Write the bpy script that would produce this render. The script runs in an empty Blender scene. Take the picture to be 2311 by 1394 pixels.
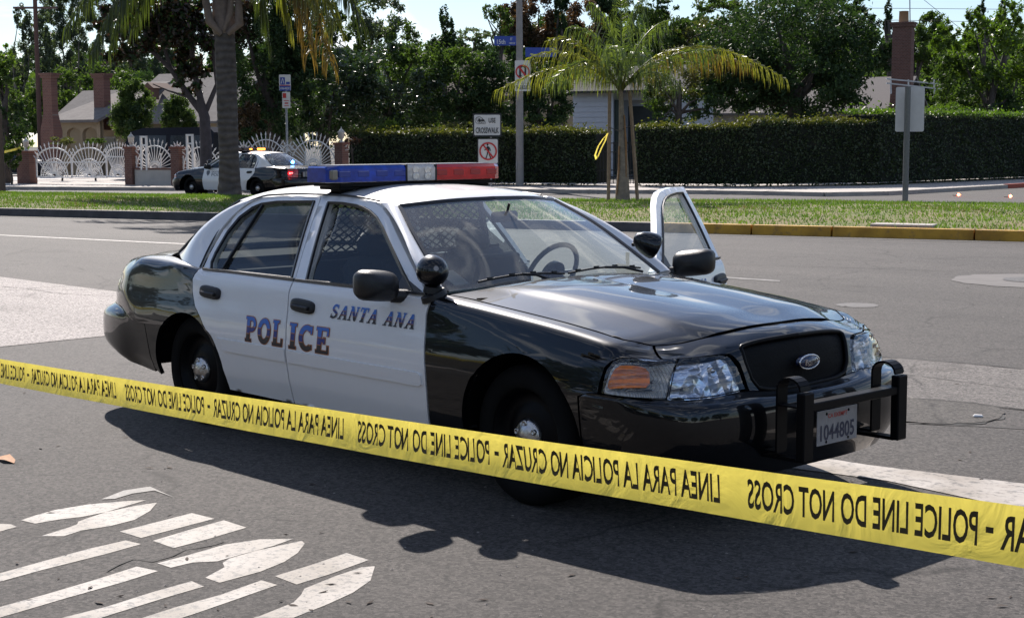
import bpy, math, random
import numpy as np
from mathutils import Vector, Matrix
from mathutils.geometry import delaunay_2d_cdt
S = bpy.context.scene
COL = S.collection
R = math.radians
random.seed(7)
# ------------------------------------------------------------------ camera, world, sun, exposure
CAMP = np.array([5.109, -5.705, 1.7109]); YAW, PIT, ROL, FPX = 2.3937, -.1097, -.0038, 3408.5
_f = np.array([math.cos(YAW)*math.cos(PIT), math.sin(YAW)*math.cos(PIT), math.sin(PIT)])
_r = np.array([math.sin(YAW), -math.cos(YAW), 0]); _u = np.cross(_r, _f)
_R = _r*math.cos(ROL)+_u*math.sin(ROL); _U = -_r*math.sin(ROL)+_u*math.cos(ROL)
cam = bpy.data.cameras.new('camera'); cam.lens = 36*FPX/2311; cam.sensor_width = 36; cam.sensor_fit = 'HORIZONTAL'
cam.clip_end = 2000; cam.clip_start = .05
cam.dof.use_dof = False
co = bpy.data.objects.new('camera', cam); COL.objects.link(co)
co.matrix_world = Matrix(((_R[0], _U[0], -_f[0], CAMP[0]), (_R[1], _U[1], -_f[1], CAMP[1]), (_R[2], _U[2], -_f[2], CAMP[2]), (0, 0, 0, 1)))
S.camera = co
SUN_AZ, SUN_EL = 151.5, 38.5          # direction towards the sun, degrees from +X
w = bpy.data.worlds.new('World'); S.world = w; w.use_nodes = True
nt = w.node_tree; nt.nodes.clear()
N = nt.nodes.new
sky = N('ShaderNodeTexSky'); sky.sky_type = 'NISHITA'; sky.sun_disc = False
sky.sun_elevation = R(SUN_EL); sky.sun_rotation = R(90-SUN_AZ); sky.air_density = 1.0; sky.dust_density = 0.3; sky.ozone_density = 2.5
tc = N('ShaderNodeTexCoord'); mp = N('ShaderNodeMapping'); mp.inputs['Scale'].default_value = (1.0, 1.7, 5.0)
no = N('ShaderNodeTexNoise'); no.inputs['Scale'].default_value = 2.6; no.inputs['Detail'].default_value = 7; no.inputs['Roughness'].default_value = .6; no.inputs['Distortion'].default_value = .6
cr = N('ShaderNodeValToRGB'); cr.color_ramp.elements[0].position = .52; cr.color_ramp.elements[1].position = .66
mx = N('ShaderNodeMixRGB'); mx.inputs[2].default_value = (11.5, 11.8, 12.4, 1)
bg = N('ShaderNodeBackground'); bg.inputs['Strength'].default_value = .068
out = N('ShaderNodeOutputWorld')
L = nt.links.new
L(tc.outputs['Generated'], mp.inputs[0]); L(mp.outputs[0], no.inputs['Vector']); L(no.outputs['Fac'], cr.inputs[0])
wb = N('ShaderNodeMixRGB'); wb.blend_type = 'MULTIPLY'; wb.inputs[0].default_value = 1; wb.inputs[2].default_value = (.91, .94, 1.035, 1); L(sky.outputs[0], wb.inputs[1]); L(wb.outputs[0], mx.inputs[1]); L(cr.outputs[0], mx.inputs[0]); L(mx.outputs[0], bg.inputs[0]); L(bg.outputs[0], out.inputs[0])
sl = bpy.data.lights.new('sun', 'SUN'); sl.energy = 4.8; sl.angle = R(.55); sl.color = (1, .925, .86)
so = bpy.data.objects.new('sun', sl); COL.objects.link(so)
sd = Vector((math.cos(R(SUN_AZ))*math.cos(R(SUN_EL)), math.sin(R(SUN_AZ))*math.cos(R(SUN_EL)), math.sin(R(SUN_EL))))
so.rotation_euler = sd.to_track_quat('Z', 'Y').to_euler(); so.location = (0, 0, 60)
S.view_settings.view_transform = 'Standard'; S.view_settings.look = 'None'; S.view_settings.exposure = 0.80; S.view_settings.gamma = 1
S.cycles.max_bounces = 8; S.cycles.transparent_max_bounces = 24
# ------------------------------------------------------------------ helpers
def ray(px, py): return _f+_R*((px-1155.5)/FPX)+_U*((697-py)/FPX)
def G(px, py, z=0.0):
    d = ray(px, py); t = (z-CAMP[2])/d[2]; return CAMP+d*t
def AT(px, py, D):                    # a point at depth D metres in front of the camera
    return CAMP+ray(px, py)*D
UD = np.array([.9397, .3420, 0]); VD = np.array([-.3420, .9397, 0])    # street direction (rightwards) and away from the camera
def ST(u, v, z=0.0): return UD*u+VD*v+np.array([0, 0, z])
def uv_of(P): return float(P@UD), float(P@VD)
def mat(name, color=(.5, .5, .5), rough=.5, metal=0, coat=0, coat_rough=.03, spec=.5, emit=None, estr=0, noise=0, nscale=20, bump=0, bscale=60, trans=0, hue2=None, alpha=1, objinfo=False):
    m = bpy.data.materials.new(name); m.use_nodes = True
    n = m.node_tree.nodes; l = m.node_tree.links; b = n['Principled BSDF']
    b.inputs['Base Color'].default_value = (*color, 1); b.inputs['Roughness'].default_value = rough
    b.inputs['Metallic'].default_value = metal; b.inputs['Coat Weight'].default_value = coat; b.inputs['Coat Roughness'].default_value = coat_rough
    b.inputs['Specular IOR Level'].default_value = spec
    if trans: b.inputs['Transmission Weight'].default_value = trans
    if emit: b.inputs['Emission Color'].default_value = (*emit, 1); b.inputs['Emission Strength'].default_value = estr
    t = n.new('ShaderNodeTexCoord')
    if noise or hue2:
        x = n.new('ShaderNodeTexNoise'); x.inputs['Scale'].default_value = nscale; x.inputs['Detail'].default_value = 6; x.inputs['Roughness'].default_value = .65
        l.new(t.outputs['Object'], x.inputs['Vector'])
        r = n.new('ShaderNodeValToRGB'); l.new(x.outputs['Fac'], r.inputs[0])
        r.color_ramp.elements[0].position = .3; r.color_ramp.elements[1].position = .7
        c2 = hue2 or tuple(c*(1-noise) for c in color); c1 = color if hue2 else tuple(min(1, c*(1+noise)) for c in color)
        r.color_ramp.elements[0].color = (*c2, 1); r.color_ramp.elements[1].color = (*c1, 1)
        l.new(r.outputs[0], b.inputs['Base Color'])
    if bump:
        x = n.new('ShaderNodeTexNoise'); x.inputs['Scale'].default_value = bscale; x.inputs['Detail'].default_value = 5
        l.new(t.outputs['Object'], x.inputs['Vector'])
        k = n.new('ShaderNodeBump'); k.inputs['Strength'].default_value = bump; k.inputs['Distance'].default_value = .02
        l.new(x.outputs['Fac'], k.inputs['Height']); l.new(k.outputs[0], b.inputs['Normal'])
    return m
def glass_mat(name, tint, refl=1.0, rough=.0, ior=1.5, dust_haze=0.0):
    m = bpy.data.materials.new(name); m.use_nodes = True; n = m.node_tree.nodes; l = m.node_tree.links; n.clear()
    o = n.new('ShaderNodeOutputMaterial'); tr = n.new('ShaderNodeBsdfTransparent'); tr.inputs[0].default_value = (*tint, 1)
    g = n.new('ShaderNodeBsdfGlossy'); g.inputs['Roughness'].default_value = rough; g.inputs[0].default_value = (1, 1, 1, 1)
    f = n.new('ShaderNodeFresnel'); f.inputs[0].default_value = ior
    a = n.new('ShaderNodeMath'); a.operation = 'MULTIPLY'; a.inputs[1].default_value = refl; a.use_clamp = True
    mm = n.new('ShaderNodeMixShader'); l.new(f.outputs[0], a.inputs[0]); l.new(a.outputs[0], mm.inputs[0])
    src = tr
    if dust_haze:
        d = n.new('ShaderNodeBsdfDiffuse'); d.inputs[0].default_value = (.75, .76, .78, 1)  # pale film: dust on windows, painted-in reflection haze on the windscreen
        m2 = n.new('ShaderNodeMixShader'); m2.inputs[0].default_value = dust_haze; l.new(tr.outputs[0], m2.inputs[1]); l.new(d.outputs[0], m2.inputs[2]); src = m2
    l.new(src.outputs[0], mm.inputs[1]); l.new(g.outputs[0], mm.inputs[2]); l.new(mm.outputs[0], o.inputs[0])
    return m
def tag(o, label=None, cat=None, group=None, kind=None):
    if label: o['label'] = label
    if cat: o['category'] = cat
    if group: o['group'] = group
    if kind: o['kind'] = kind
    return o
def empty(name, loc=(0, 0, 0), rz=0.0, label=None, cat=None, group=None):
    o = bpy.data.objects.new(name, None); COL.objects.link(o); o.location = loc; o.rotation_euler = (0, 0, rz); o.empty_display_size = .2
    return tag(o, label, cat, group)
def me_obj(name, verts, faces, m, parent=None, smooth=False, loc=None, mats=None, midx=None):
    me = bpy.data.meshes.new(name)
    me.from_pydata([tuple(map(float, v)) for v in verts], [], [tuple(int(i) for i in f) for f in faces])
    if isinstance(m, (list, tuple)):
        for k in m: me.materials.append(k)
    elif m: me.materials.append(m)
    if midx is not None: me.polygons.foreach_set('material_index', np.array(midx, dtype=np.int32))
    if smooth is True: me.polygons.foreach_set('use_smooth', [True]*len(me.polygons))
    elif smooth is not False: me.polygons.foreach_set('use_smooth', list(smooth))
    me.update()
    o = bpy.data.objects.new(name, me); COL.objects.link(o)
    if parent: o.parent = parent
    if loc is not None: o.location = loc
    return o
class MB:
    """collects shapes into one mesh"""
    def __init__(s): s.v = []; s.f = []; s.s = []; s.mi = []; s.cur = 0
    def add(s, vs, fs, smooth=False):
        b = len(s.v); s.v += [tuple(map(float, v)) for v in vs]
        for f in fs: s.f.append(tuple(int(i)+b for i in f)); s.s.append(smooth); s.mi.append(s.cur)
        return s
    def box(s, c, d, bev=0.0, M=None, rz=0.0):
        x, y, z = d[0]/2, d[1]/2, d[2]/2
        if bev <= 0:
            vs = [(i*x, j*y, k*z) for i in (-1, 1) for j in (-1, 1) for k in (-1, 1)]
            fs = [(0, 1, 3, 2), (4, 6, 7, 5), (0, 4, 5, 1), (2, 3, 7, 6), (0, 2, 6, 4), (1, 5, 7, 3)]
        else:
            b = min(bev, x*.98, y*.98, z*.98); vs = []; idx = {}
            for i in (-1, 1):
                for j in (-1, 1):
                    for k in (-1, 1):
                        for a in range(3):
                            p = [i*(x-b), j*(y-b), k*(z-b)]; p[a] = (i*x, j*y, k*z)[a]; idx[i, j, k, a] = len(vs); vs.append(tuple(p))
            fs = []
            for a in range(3):
                o1, o2 = [q for q in range(3) if q != a]
                for sg in (-1, 1):
                    q = []
                    for (e1, e2) in ((-1, -1), (1, -1), (1, 1), (-1, 1)):
                        k = [0, 0, 0]; k[a] = sg; k[o1] = e1; k[o2] = e2; q.append(idx[k[0], k[1], k[2], a])
                    fs.append(tuple(q if sg*(1 if a != 1 else -1) > 0 else q[::-1]))
                for e1 in (-1, 1):
                    for e2 in (-1, 1):
                        ka = [0, 0, 0]; kb = [0, 0, 0]; ka[o1] = kb[o1] = e1; ka[o2] = kb[o2] = e2; ka[a] = -1; kb[a] = 1
                        fs.append((idx[(*ka, o1)], idx[(*kb, o1)], idx[(*kb, o2)], idx[(*ka, o2)]))
            for i in (-1, 1):
                for j in (-1, 1):
                    for k in (-1, 1): fs.append((idx[i, j, k, 0], idx[i, j, k, 1], idx[i, j, k, 2]))
        if M is None: M = Matrix.Rotation(rz, 3, 'Z')
        vs = [tuple(M @ Vector(v)+Vector(c)) for v in vs]
        return s.add(vs, fs)
    def bar(s, a, b, wd, ht=None, up=(0, 0, 1), bev=0):
        a, b = Vector(a), Vector(b); d = b-a; L_ = d.length
        if L_ < 1e-6: return s
        z = d.normalized(); u = Vector(up)
        if abs(z.dot(u)) > .98: u = Vector((1, 0, 0))
        x = u.cross(z).normalized(); y = z.cross(x)
        M = Matrix((x, y, z)).transposed()
        return s.box((a+b)/2, (wd, ht or wd, L_), bev, M)
    def tube(s, pts, rad, n=10, caps=True, smooth=True):
        pts = [Vector(p) for p in pts]; m = len(pts)
        rs = rad if isinstance(rad, (list, tuple)) else [rad]*m
        t0 = (pts[1]-pts[0]).normalized(); u = Vector((0, 0, 1)) if abs(t0.z) < .9 else Vector((1, 0, 0))
        x = u.cross(t0).normalized(); vs = []
        for i, p in enumerate(pts):
            t = (pts[min(i+1, m-1)]-pts[max(i-1, 0)]).normalized()
            x = (x-t*x.dot(t)).normalized(); y = t.cross(x)
            for k in range(n):
                a = 2*math.pi*k/n; vs.append(p+(x*math.cos(a)+y*math.sin(a))*rs[i])
        fs = [(i*n+k, i*n+(k+1) % n, (i+1)*n+(k+1) % n, (i+1)*n+k) for i in range(m-1) for k in range(n)]
        s.add(vs, fs, smooth)
        if caps:
            s.add(vs[:n], [tuple(range(n))[::-1]]); s.add(vs[-n:], [tuple(range(n))])
        return s
    def lathe(s, prof, c=(0, 0, 0), axis='Y', n=40, smooth=True):
        """prof: list of (radius, along-axis)"""
        vs = []; m = len(prof)
        for r_, h in prof:
            for k in range(n):
                a = 2*math.pi*k/n; p = (r_*math.cos(a), r_*math.sin(a), h)
                if axis == 'Y': p = (p[0], p[2], p[1])
                elif axis == 'X': p = (p[2], p[0], p[1])
                vs.append((p[0]+c[0], p[1]+c[1], p[2]+c[2]))
        fs = [(i*n+k, i*n+(k+1) % n, (i+1)*n+(k+1) % n, (i+1)*n+k) for i in range(m-1) for k in range(n)]
        return s.add(vs, fs, smooth)
    def build(s, name, m, parent=None, loc=None):
        return me_obj(name, s.v, s.f, m, parent, s.s, loc, midx=s.mi if isinstance(m, (list, tuple)) else None)
def inpoly(P, poly):
    x, y = P[:, 0], P[:, 1]; c = np.zeros(len(P), bool); n = len(poly)
    for i in range(n):
        x1, y1 = poly[i]; x2, y2 = poly[(i+1) % n]
        k = ((y1 > y) != (y2 > y)) & (x < (x2-x1)*(y-y1)/((y2-y1) if y2 != y1 else 1e-12)+x1); c ^= k
    return c
def resample(poly, stp, closed=True):
    out_ = []; n = len(poly)
    for i in range(n if closed else n-1):
        a = np.array(poly[i], float); b = np.array(poly[(i+1) % n], float)
        k = max(1, int(math.ceil(np.max(np.abs(b-a)/np.array(stp))-1e-6)))
        for j in range(k): out_.append(a+(b-a)*j/k)
    if not closed: out_.append(np.array(poly[-1], float))
    return np.array(out_)
def cdt_region(poly, holes, stp):
    stp = (stp, stp) if np.isscalar(stp) else stp
    loops = [resample(poly, stp)]+[resample(h, stp) for h in holes]
    pts = np.concatenate(loops); edges = []; b = 0; lidx = []
    for l_ in loops:
        n = len(l_); edges += [(b+i, b+(i+1) % n) for i in range(n)]; lidx.append(list(range(b, b+n))); b += n
    lo = loops[0].min(0); hi = loops[0].max(0)
    gx = np.arange(lo[0]+stp[0]*.5, hi[0], stp[0]); gy = np.arange(lo[1]+stp[1]*.5, hi[1], stp[1])
    if len(gx) and len(gy):
        g = np.stack(np.meshgrid(gx, gy), -1).reshape(-1, 2)
        ok = inpoly(g, loops[0])
        for h in loops[1:]: ok &= ~inpoly(g, h)
        g = g[ok]
        if len(g):
            sc = np.array(stp); keep = np.ones(len(g), bool)
            for i in range(0, len(pts), 64):
                d = np.abs((g[:, None, :]-pts[None, i:i+64, :])/sc).max(-1).min(1); keep &= d > .35
            pts = np.concatenate([pts, g[keep]])
    res = delaunay_2d_cdt([Vector(p) for p in pts], edges, [], 0, 1e-7)
    V = np.array([tuple(v) for v in res[0]]); F = np.array([f for f in res[2]])
    cen = V[F].mean(1); ok = inpoly(cen, loops[0])
    for h in loops[1:]: ok &= ~inpoly(cen, h)
    F = F[ok]
    mapi = {}
    for i, og in enumerate(res[3]):
        for q in og: mapi[q] = i
    return V, F, [[mapi[i] for i in l_ if i in mapi] for l_ in lidx]
def panel(name, poly, surf, m, parent=None, holes=(), stp=.04, lip=.02, off=0.0, inner=False, mirror=False, org=(0, 0, 0), extra=None, mats=None):
    """cut a polygon out of a parametric surface and give it folded edges"""
    V, F, loops = cdt_region(poly, list(holes), stp)
    P = surf(V); e = 1e-3
    du = surf(V+[e, 0])-surf(V-[e, 0]); dv = surf(V+[0, e])-surf(V-[0, e])
    Nn = np.cross(du, dv); Nn /= np.linalg.norm(Nn, axis=1)[:, None]+1e-12
    ref = P-np.array([-1.7, 0, .55]); ref[:, 0] *= .25
    sg = 1 if np.sum(Nn*ref) > 0 else -1
    Nn = Nn*sg; P = P+Nn*off
    a = P[F[:, 1]]-P[F[:, 0]]; b = P[F[:, 2]]-P[F[:, 0]]; fn = np.cross(a, b)
    if np.sum(fn*Nn[F].mean(1)) < 0: F = F[:, ::-1]
    vs = list(P); fs = [tuple(f) for f in F]; sm = [True]*len(fs)
    if lip:
        for lp in loops:
            b0 = len(vs); n = len(lp)
            vs += [P[i] for i in lp]+[P[i]-Nn[i]*lip for i in lp]
            q_ = [(b0+i, b0+(i+1) % n, b0+n+(i+1) % n, b0+n+i) for i in range(n) if not (mirror and abs(P[lp[i]][1]) < 1e-4 and abs(P[lp[(i+1) % n]][1]) < 1e-4)]; fs += q_; sm += [False]*len(q_)
    if inner:
        b0 = len(vs); vs += list(P-Nn*lip); fs += [tuple(b0+i for i in f[::-1]) for f in F]; sm += [True]*len(F)
    vs = np.array(vs)
    if mirror:
        v2 = vs.copy(); v2[:, 1] *= -1; k = len(vs); idm = [i if abs(vs[i][1]) < 1e-4 else k+i for i in range(k)]; vs = np.concatenate([vs, v2]); fs = fs+[tuple(idm[i] for i in f[::-1]) for f in fs]; sm = sm+sm
        used = sorted({i for f in fs for i in f}); mp_ = {u: j for j, u in enumerate(used)}; vs = vs[used]; fs = [tuple(mp_[i] for i in f) for f in fs]
    mb = MB(); mb.v = [tuple(v-np.array(org)) for v in vs]; mb.f = fs; mb.s = sm; mb.mi = [0]*len(fs)
    if extra: extra(mb)
    return mb.build(name, m, parent, loc=None)
def hermite(tk, P, t):
    """C1 interpolation of rows P (n,...) at knots tk"""
    tk = np.asarray(tk, float); P = np.asarray(P, float); t = np.clip(np.atleast_1d(t), tk[0], tk[-1])
    n = len(tk); m = np.zeros_like(P); d = (P[1:]-P[:-1])/(tk[1:]-tk[:-1]).reshape(-1, *([1]*(P.ndim-1)))
    m[0] = d[0]; m[-1] = d[-1]
    h = (tk[1:]-tk[:-1]); w1 = (h[1:]/(h[1:]+h[:-1])).reshape(-1, *([1]*(P.ndim-1)))
    m[1:-1] = d[:-1]*w1+d[1:]*(1-w1)
    i = np.clip(np.searchsorted(tk, t, side='right')-1, 0, n-2); hh = h[i]; x = (t-tk[i])/hh
    sh = (-1,)+(1,)*(P.ndim-1); x = x.reshape(sh); hh = hh.reshape(sh)
    return (2*x**3-3*x**2+1)*P[i]+(x**3-2*x**2+x)*hh*m[i]+(-2*x**3+3*x**2)*P[i+1]+(x**3-x**2)*hh*m[i+1]
# ---- letters: slab-serif stroke glyphs (union by constrained triangulation) and the plain built-in face
def arc(cx, cy, rx, ry, a0, a1, n=14): return [(cx+rx*math.cos(R(a0+(a1-a0)*i/n)), cy+ry*math.sin(R(a0+(a1-a0)*i/n))) for i in range(n+1)]
T = .2
GL = {
 'P': (.74, [([(.22, 0), (.22, 1)], T), ([(.05, .05), (.42, .05)], .1), ([(.05, .95), (.4, .95)], .1), ([(.22, .92)]+arc(.42, .7, .2, .22, 90, -90)+[(.22, .48)], .15)]),
 'O': (.84, [(arc(.42, .5, .29, .41, 0, 360, 28), .19)]),
 'L': (.70, [([(.22, 0), (.22, 1)], T), ([(.05, .95), (.42, .95)], .1), ([(.05, .06), (.62, .06)], .12), ([(.6, .02), (.62, .3)], .1)]),
 'I': (.46, [([(.23, 0), (.23, 1)], T), ([(.05, .05), (.41, .05)], .1), ([(.05, .95), (.41, .95)], .1)]),
 'C': (.80, [(arc(.43, .5, .29, .41, 50, 310, 24), .19), ([(.66, .68), (.66, .97)], .08), ([(.66, .08), (.66, .25)], .07)]),
 'E': (.74, [([(.22, 0), (.22, 1)], T), ([(.05, .94), (.62, .94)], .12), ([(.05, .06), (.64, .06)], .12), ([(.22, .5), (.46, .5)], .12), ([(.62, .7), (.62, .98)], .08), ([(.64, .02), (.64, .32)], .08), ([(.46, .38), (.46, .62)], .08)]),
 'S': (.70, [(arc(.35, .73, .2, .2, 30, 270, 16)+arc(.35, .27, .22, .2, 90, -150, 16), .16), ([(.56, .7), (.56, .97)], .07), ([(.12, .03), (.12, .32)], .07)]),
 'A': (.84, [([(.16, .04), (.42, .96)], .12), ([(.68, .04), (.42, .96)], .2), ([(.24, .32), (.6, .32)], .11), ([(.02, .04), (.32, .04)], .08), ([(.5, .04), (.84, .04)], .08)]),
 'N': (.86, [([(.18, 0), (.18, 1)], .11), ([(.68, 0), (.68, 1)], .11), ([(.2, .95), (.66, .06)], .19), ([(.04, .04), (.32, .04)], .08), ([(.02, .96), (.26, .96)], .08), ([(.54, .96), (.82, .96)], .08)]),
 'T': (.78, [([(.39, 0), (.39, 1)], T), ([(.06, .94), (.72, .94)], .12), ([(.22, .05), (.56, .05)], .1), ([(.08, .7), (.08, .98)], .08), ([(.7, .7), (.7, .98)], .08)]),
 ' ': (.45, []),
}
def glyph_polys(txt, e=0.0, slant=0.0):
    x0 = 0; polys = []
    for ch in txt:
        wd, strokes = GL[ch]
        for pl, th in strokes:
            h = th/2+e
            for i in range(len(pl)-1):
                a = np.array(pl[i]); b = np.array(pl[i+1]); d = b-a; ln = np.linalg.norm(d)
                if ln < 1e-6: continue
                d /= ln; nrm = np.array([-d[1], d[0]]); ea = e if i == 0 else h*.35; eb = e if i == len(pl)-2 else h*.35
                q = [a-d*ea+nrm*h, a-d*ea-nrm*h, b+d*eb-nrm*h, b+d*eb+nrm*h]
                polys.append([(p[0]+x0+slant*p[1], p[1]) for p in q])
        x0 += wd+.05
    return polys, x0-.05
def union_mesh(polys):
    vs = []; fs = []
    for p in polys:
        b = len(vs); ar = sum(p[i][0]*p[(i+1) % len(p)][1]-p[(i+1) % len(p)][0]*p[i][1] for i in range(len(p)))
        if ar < 0: p = p[::-1]
        vs += [Vector(q) for q in p]; fs.append(list(range(b, b+len(p))))
    r = delaunay_2d_cdt(vs, [], fs, 1, 1e-6)
    F = [f for f, o in zip(r[2], r[5]) if len(o)]
    return np.array([tuple(v) for v in r[0]]), F
_tc = {}
def font_mesh(txt, extend=0.0):
    """the built-in face as flat 2-D vertices and faces; height of a capital is about .7"""
    if txt in _tc: return _tc[txt]
    cu = bpy.data.curves.new('t', 'FONT'); cu.body = txt; cu.size = 1; cu.resolution_u = 3; cu.offset = extend
    ob = bpy.data.objects.new('t', cu); COL.objects.link(ob); bpy.context.view_layer.update()
    me = bpy.data.meshes.new_from_object(ob.evaluated_get(bpy.context.evaluated_depsgraph_get()))
    V = np.array([tuple(v.co)[:2] for v in me.vertices]).reshape(-1, 2); F = [tuple(p.vertices) for p in me.polygons]
    COL.objects.unlink(ob); bpy.data.objects.remove(ob); bpy.data.curves.remove(cu); bpy.data.meshes.remove(me)
    _tc[txt] = (V, F); return V, F
def sign_text(mb, txt, c, ux, uy, h, wd=None, nrm=None, off=.003, center=True, mirror=False):
    """lay text on a flat plate: c centre (3-D), ux/uy unit vectors, h capital height, wd total width"""
    V, F = font_mesh(txt, .018); V = V.copy(); lo = V.min(0); hi = V.max(0)
    V[:, 0] -= (lo[0]+hi[0])/2; V[:, 1] -= (0+.7)/2
    sy = h/.7; sx = (wd/(hi[0]-lo[0])) if wd else sy
    if mirror: V[:, 0] *= -1
    ux = np.array(ux); uy = np.array(uy); nn = np.array(nrm if nrm is not None else np.cross(ux, uy))
    P = np.array(c)+V[:, :1]*sx*ux+V[:, 1:]*sy*uy+nn*off
    mb.add(P, F)
# ------------------------------------------------------------------ the sedan: body surfaces in car space (x forward from the front axle, y to its left)
LT = np.arange(11.0)
def _side_station(x):
    wd = np.interp(x, [-3.6, -3.3, -2.9, -.6, 0, .3, .55], [.962, .975, .985, .985, .985, .983, .977])
    zt = np.interp(x, [-3.6, -3.4, -3.1, -2.85, -1.8, -.62, -.3, 0, .2, .4, .55], [1.0, 1.008, .99, .965, .955, .958, .932, .905, .885, .860, .838])
    zb = np.interp(x, [-3.6, -3.4, -2.5, -.6, .4, .55], [.295, .27, .25, .25, .23, .22])
    it = np.interp(x, [-3.6, -3.3, -3.1, -2.85, -.7, -.55, 0, .55], [.19, .18, .125, .097, .092, .155, .160, .165])
    ins = [.055, .036, .020, .006, 0, 0, .012, .034, .052, .072, it]
    z = [zb, max(zb+.05, .325), .39, .50, .575, .615, .71, .80, zt-.065, zt-.016, zt]
    z[7] = min(.80, zt-.11); z[6] = min(.71, z[7]-.07)
    if x < -2.95 or x > -.6: ins[9] = ins[10]*.5
    return [(x, wd-i, q) for i, q in zip(ins, z)]
_ss = [-3.6, -3.3, -3.1, -2.95, -2.85, -2.5, -2.1, -1.7, -1.3, -.9, -.7, -.62, -.54, -.3, 0, .2, .4, .55]
_front = {   # s: levels 0..10
 .70: [(.67, .905, .215), (.69, .93, .30), (.70, .945, .40), (.70, .95, .50), (.70, .945, .575), (.68, .945, .605), (.665, .94, .69), (.65, .925, .752), (.635, .89, .785), (.615, .845, .812), (.60, .775, .828)],
 .85: [(.78, .84, .21), (.82, .87, .30), (.835, .885, .40), (.84, .89, .50), (.83, .885, .575), (.79, .875, .60), (.77, .862, .69), (.745, .842, .746), (.71, .80, .772), (.68, .765, .796), (.66, .728, .812)],
 1.0: [(.86, .75, .21), (.91, .78, .30), (.935, .797, .40), (.94, .80, .50), (.925, .79, .575), (.875, .76, .597), (.85, .745, .685), (.82, .722, .748), (.785, .69, .772), (.745, .655, .795), (.71, .62, .815)],
 1.2: [(.91, .62, .21), (.97, .64, .30), (1.0, .65, .40), (1.0, .65, .50), (.985, .64, .575), (.925, .61, .600), (.90, .60, .685), (.87, .585, .755), (.83, .565, .782), (.785, .53, .81), (.745, .50, .83)],
 1.45: [(.94, .43, .21), (1.0, .44, .30), (1.03, .45, .40), (1.03, .45, .50), (1.01, .44, .575), (.945, .43, .606), (.918, .43, .685), (.893, .43, .765), (.865, .42, .80), (.815, .40, .825), (.770, .395, .842)],
 1.65: [(.95, .25, .21), (1.01, .25, .30), (1.04, .25, .40), (1.04, .25, .50), (1.02, .25, .57), (.955, .25, .59), (.945, .25, .69), (.92, .25, .785), (.885, .25, .815), (.84, .23, .843), (.79, .22, .858)],
 1.90: [(.95, 0, .21), (1.015, 0, .30), (1.045, 0, .40), (1.045, 0, .50), (1.025, 0, .57), (.958, 0, .585), (.958, 0, .69), (.933, 0, .79), (.905, 0, .822), (.855, 0, .851), (.80, 0, .863)]}
_rear = {
 -3.75: [(-3.72, .92, .315), (-3.75, .945, .35), (-3.75, .955, .41), (-3.76, .958, .50), (-3.76, .955, .60), (-3.74, .935, .655), (-3.74, .932, .73), (-3.735, .92, .81), (-3.72, .90, .90), (-3.70, .84, .965), (-3.68, .765, .987)],
 -3.9: [(-3.86, .89, .34), (-3.90, .92, .37), (-3.92, .935, .42), (-3.93, .937, .50), (-3.92, .93, .61), (-3.89, .895, .665), (-3.885, .89, .74), (-3.875, .87, .82), (-3.855, .845, .90), (-3.83, .79, .957), (-3.80, .735, .978)],
 -4.05: [(-3.98, .83, .36), (-4.05, .865, .38), (-4.09, .885, .43), (-4.10, .89, .51), (-4.09, .88, .61), (-4.04, .825, .67), (-4.03, .82, .75), (-4.015, .80, .83), (-3.99, .775, .90), (-3.965, .735, .948), (-3.92, .69, .97)],
 -4.25: [(-4.08, .73, .37), (-4.17, .76, .39), (-4.22, .775, .44), (-4.23, .78, .52), (-4.21, .775, .615), (-4.14, .71, .67), (-4.13, .70, .76), (-4.11, .68, .84), (-4.08, .66, .90), (-4.05, .63, .945), (-3.99, .60, .967)],
 -4.5: [(-4.14, .52, .37), (-4.25, .54, .39), (-4.30, .55, .44), (-4.31, .55, .52), (-4.29, .545, .615), (-4.20, .50, .67), (-4.19, .50, .76), (-4.17, .49, .85), (-4.145, .48, .91), (-4.11, .46, .95), (-4.03, .45, .968)],
 -4.75: [(-4.16, .27, .37), (-4.29, .28, .39), (-4.345, .28, .44), (-4.355, .28, .52), (-4.335, .28, .615), (-4.235, .26, .67), (-4.23, .26, .76), (-4.21, .26, .85), (-4.185, .25, .915), (-4.15, .24, .953), (-4.05, .23, .972)],
 -5.0: [(-4.17, 0, .37), (-4.30, 0, .39), (-4.355, 0, .44), (-4.365, 0, .52), (-4.345, 0, .615), (-4.245, 0, .67), (-4.24, 0, .76), (-4.22, 0, .85), (-4.195, 0, .916), (-4.16, 0, .955), (-4.06, 0, .974)]}
_st = {x: _side_station(x) for x in _ss}; _st.update(_front); _st.update(_rear)
SK = np.array(sorted(_st)); BG = np.array([_st[k] for k in SK])            # (stations, levels, 3)
def Bsurf(UV, side=1):
    UV = np.atleast_2d(UV); A = hermite(SK, BG, UV[:, 0])                   # (n, 11, 3)
    t = np.clip(UV[:, 1], 0, 10); n = len(t); P = np.empty((n, 3)); m = np.zeros_like(A)
    d = A[:, 1:]-A[:, :-1]; m[:, 0] = d[:, 0]; m[:, -1] = d[:, -1]; m[:, 1:-1] = (d[:, :-1]+d[:, 1:])/2
    # tame tangents where neighbouring steps differ a lot
    ln = np.linalg.norm(d, axis=2); lim = np.minimum(ln[:, :-1], ln[:, 1:])*1.5
    mm = np.linalg.norm(m[:, 1:-1], axis=2); m[:, 1:-1] *= np.minimum(1, lim/(mm+1e-9))[..., None]
    i = np.clip(t.astype(int), 0, 9); x = (t-i)[:, None]; r = np.arange(n)
    P = (2*x**3-3*x**2+1)*A[r, i]+(x**3-2*x**2+x)*m[r, i]+(-2*x**3+3*x**2)*A[r, i+1]+(x**3-x**2)*m[r, i+1]
    P[:, 1] *= side; return P
_zt = np.linspace(0, 9.6, 200)
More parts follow.
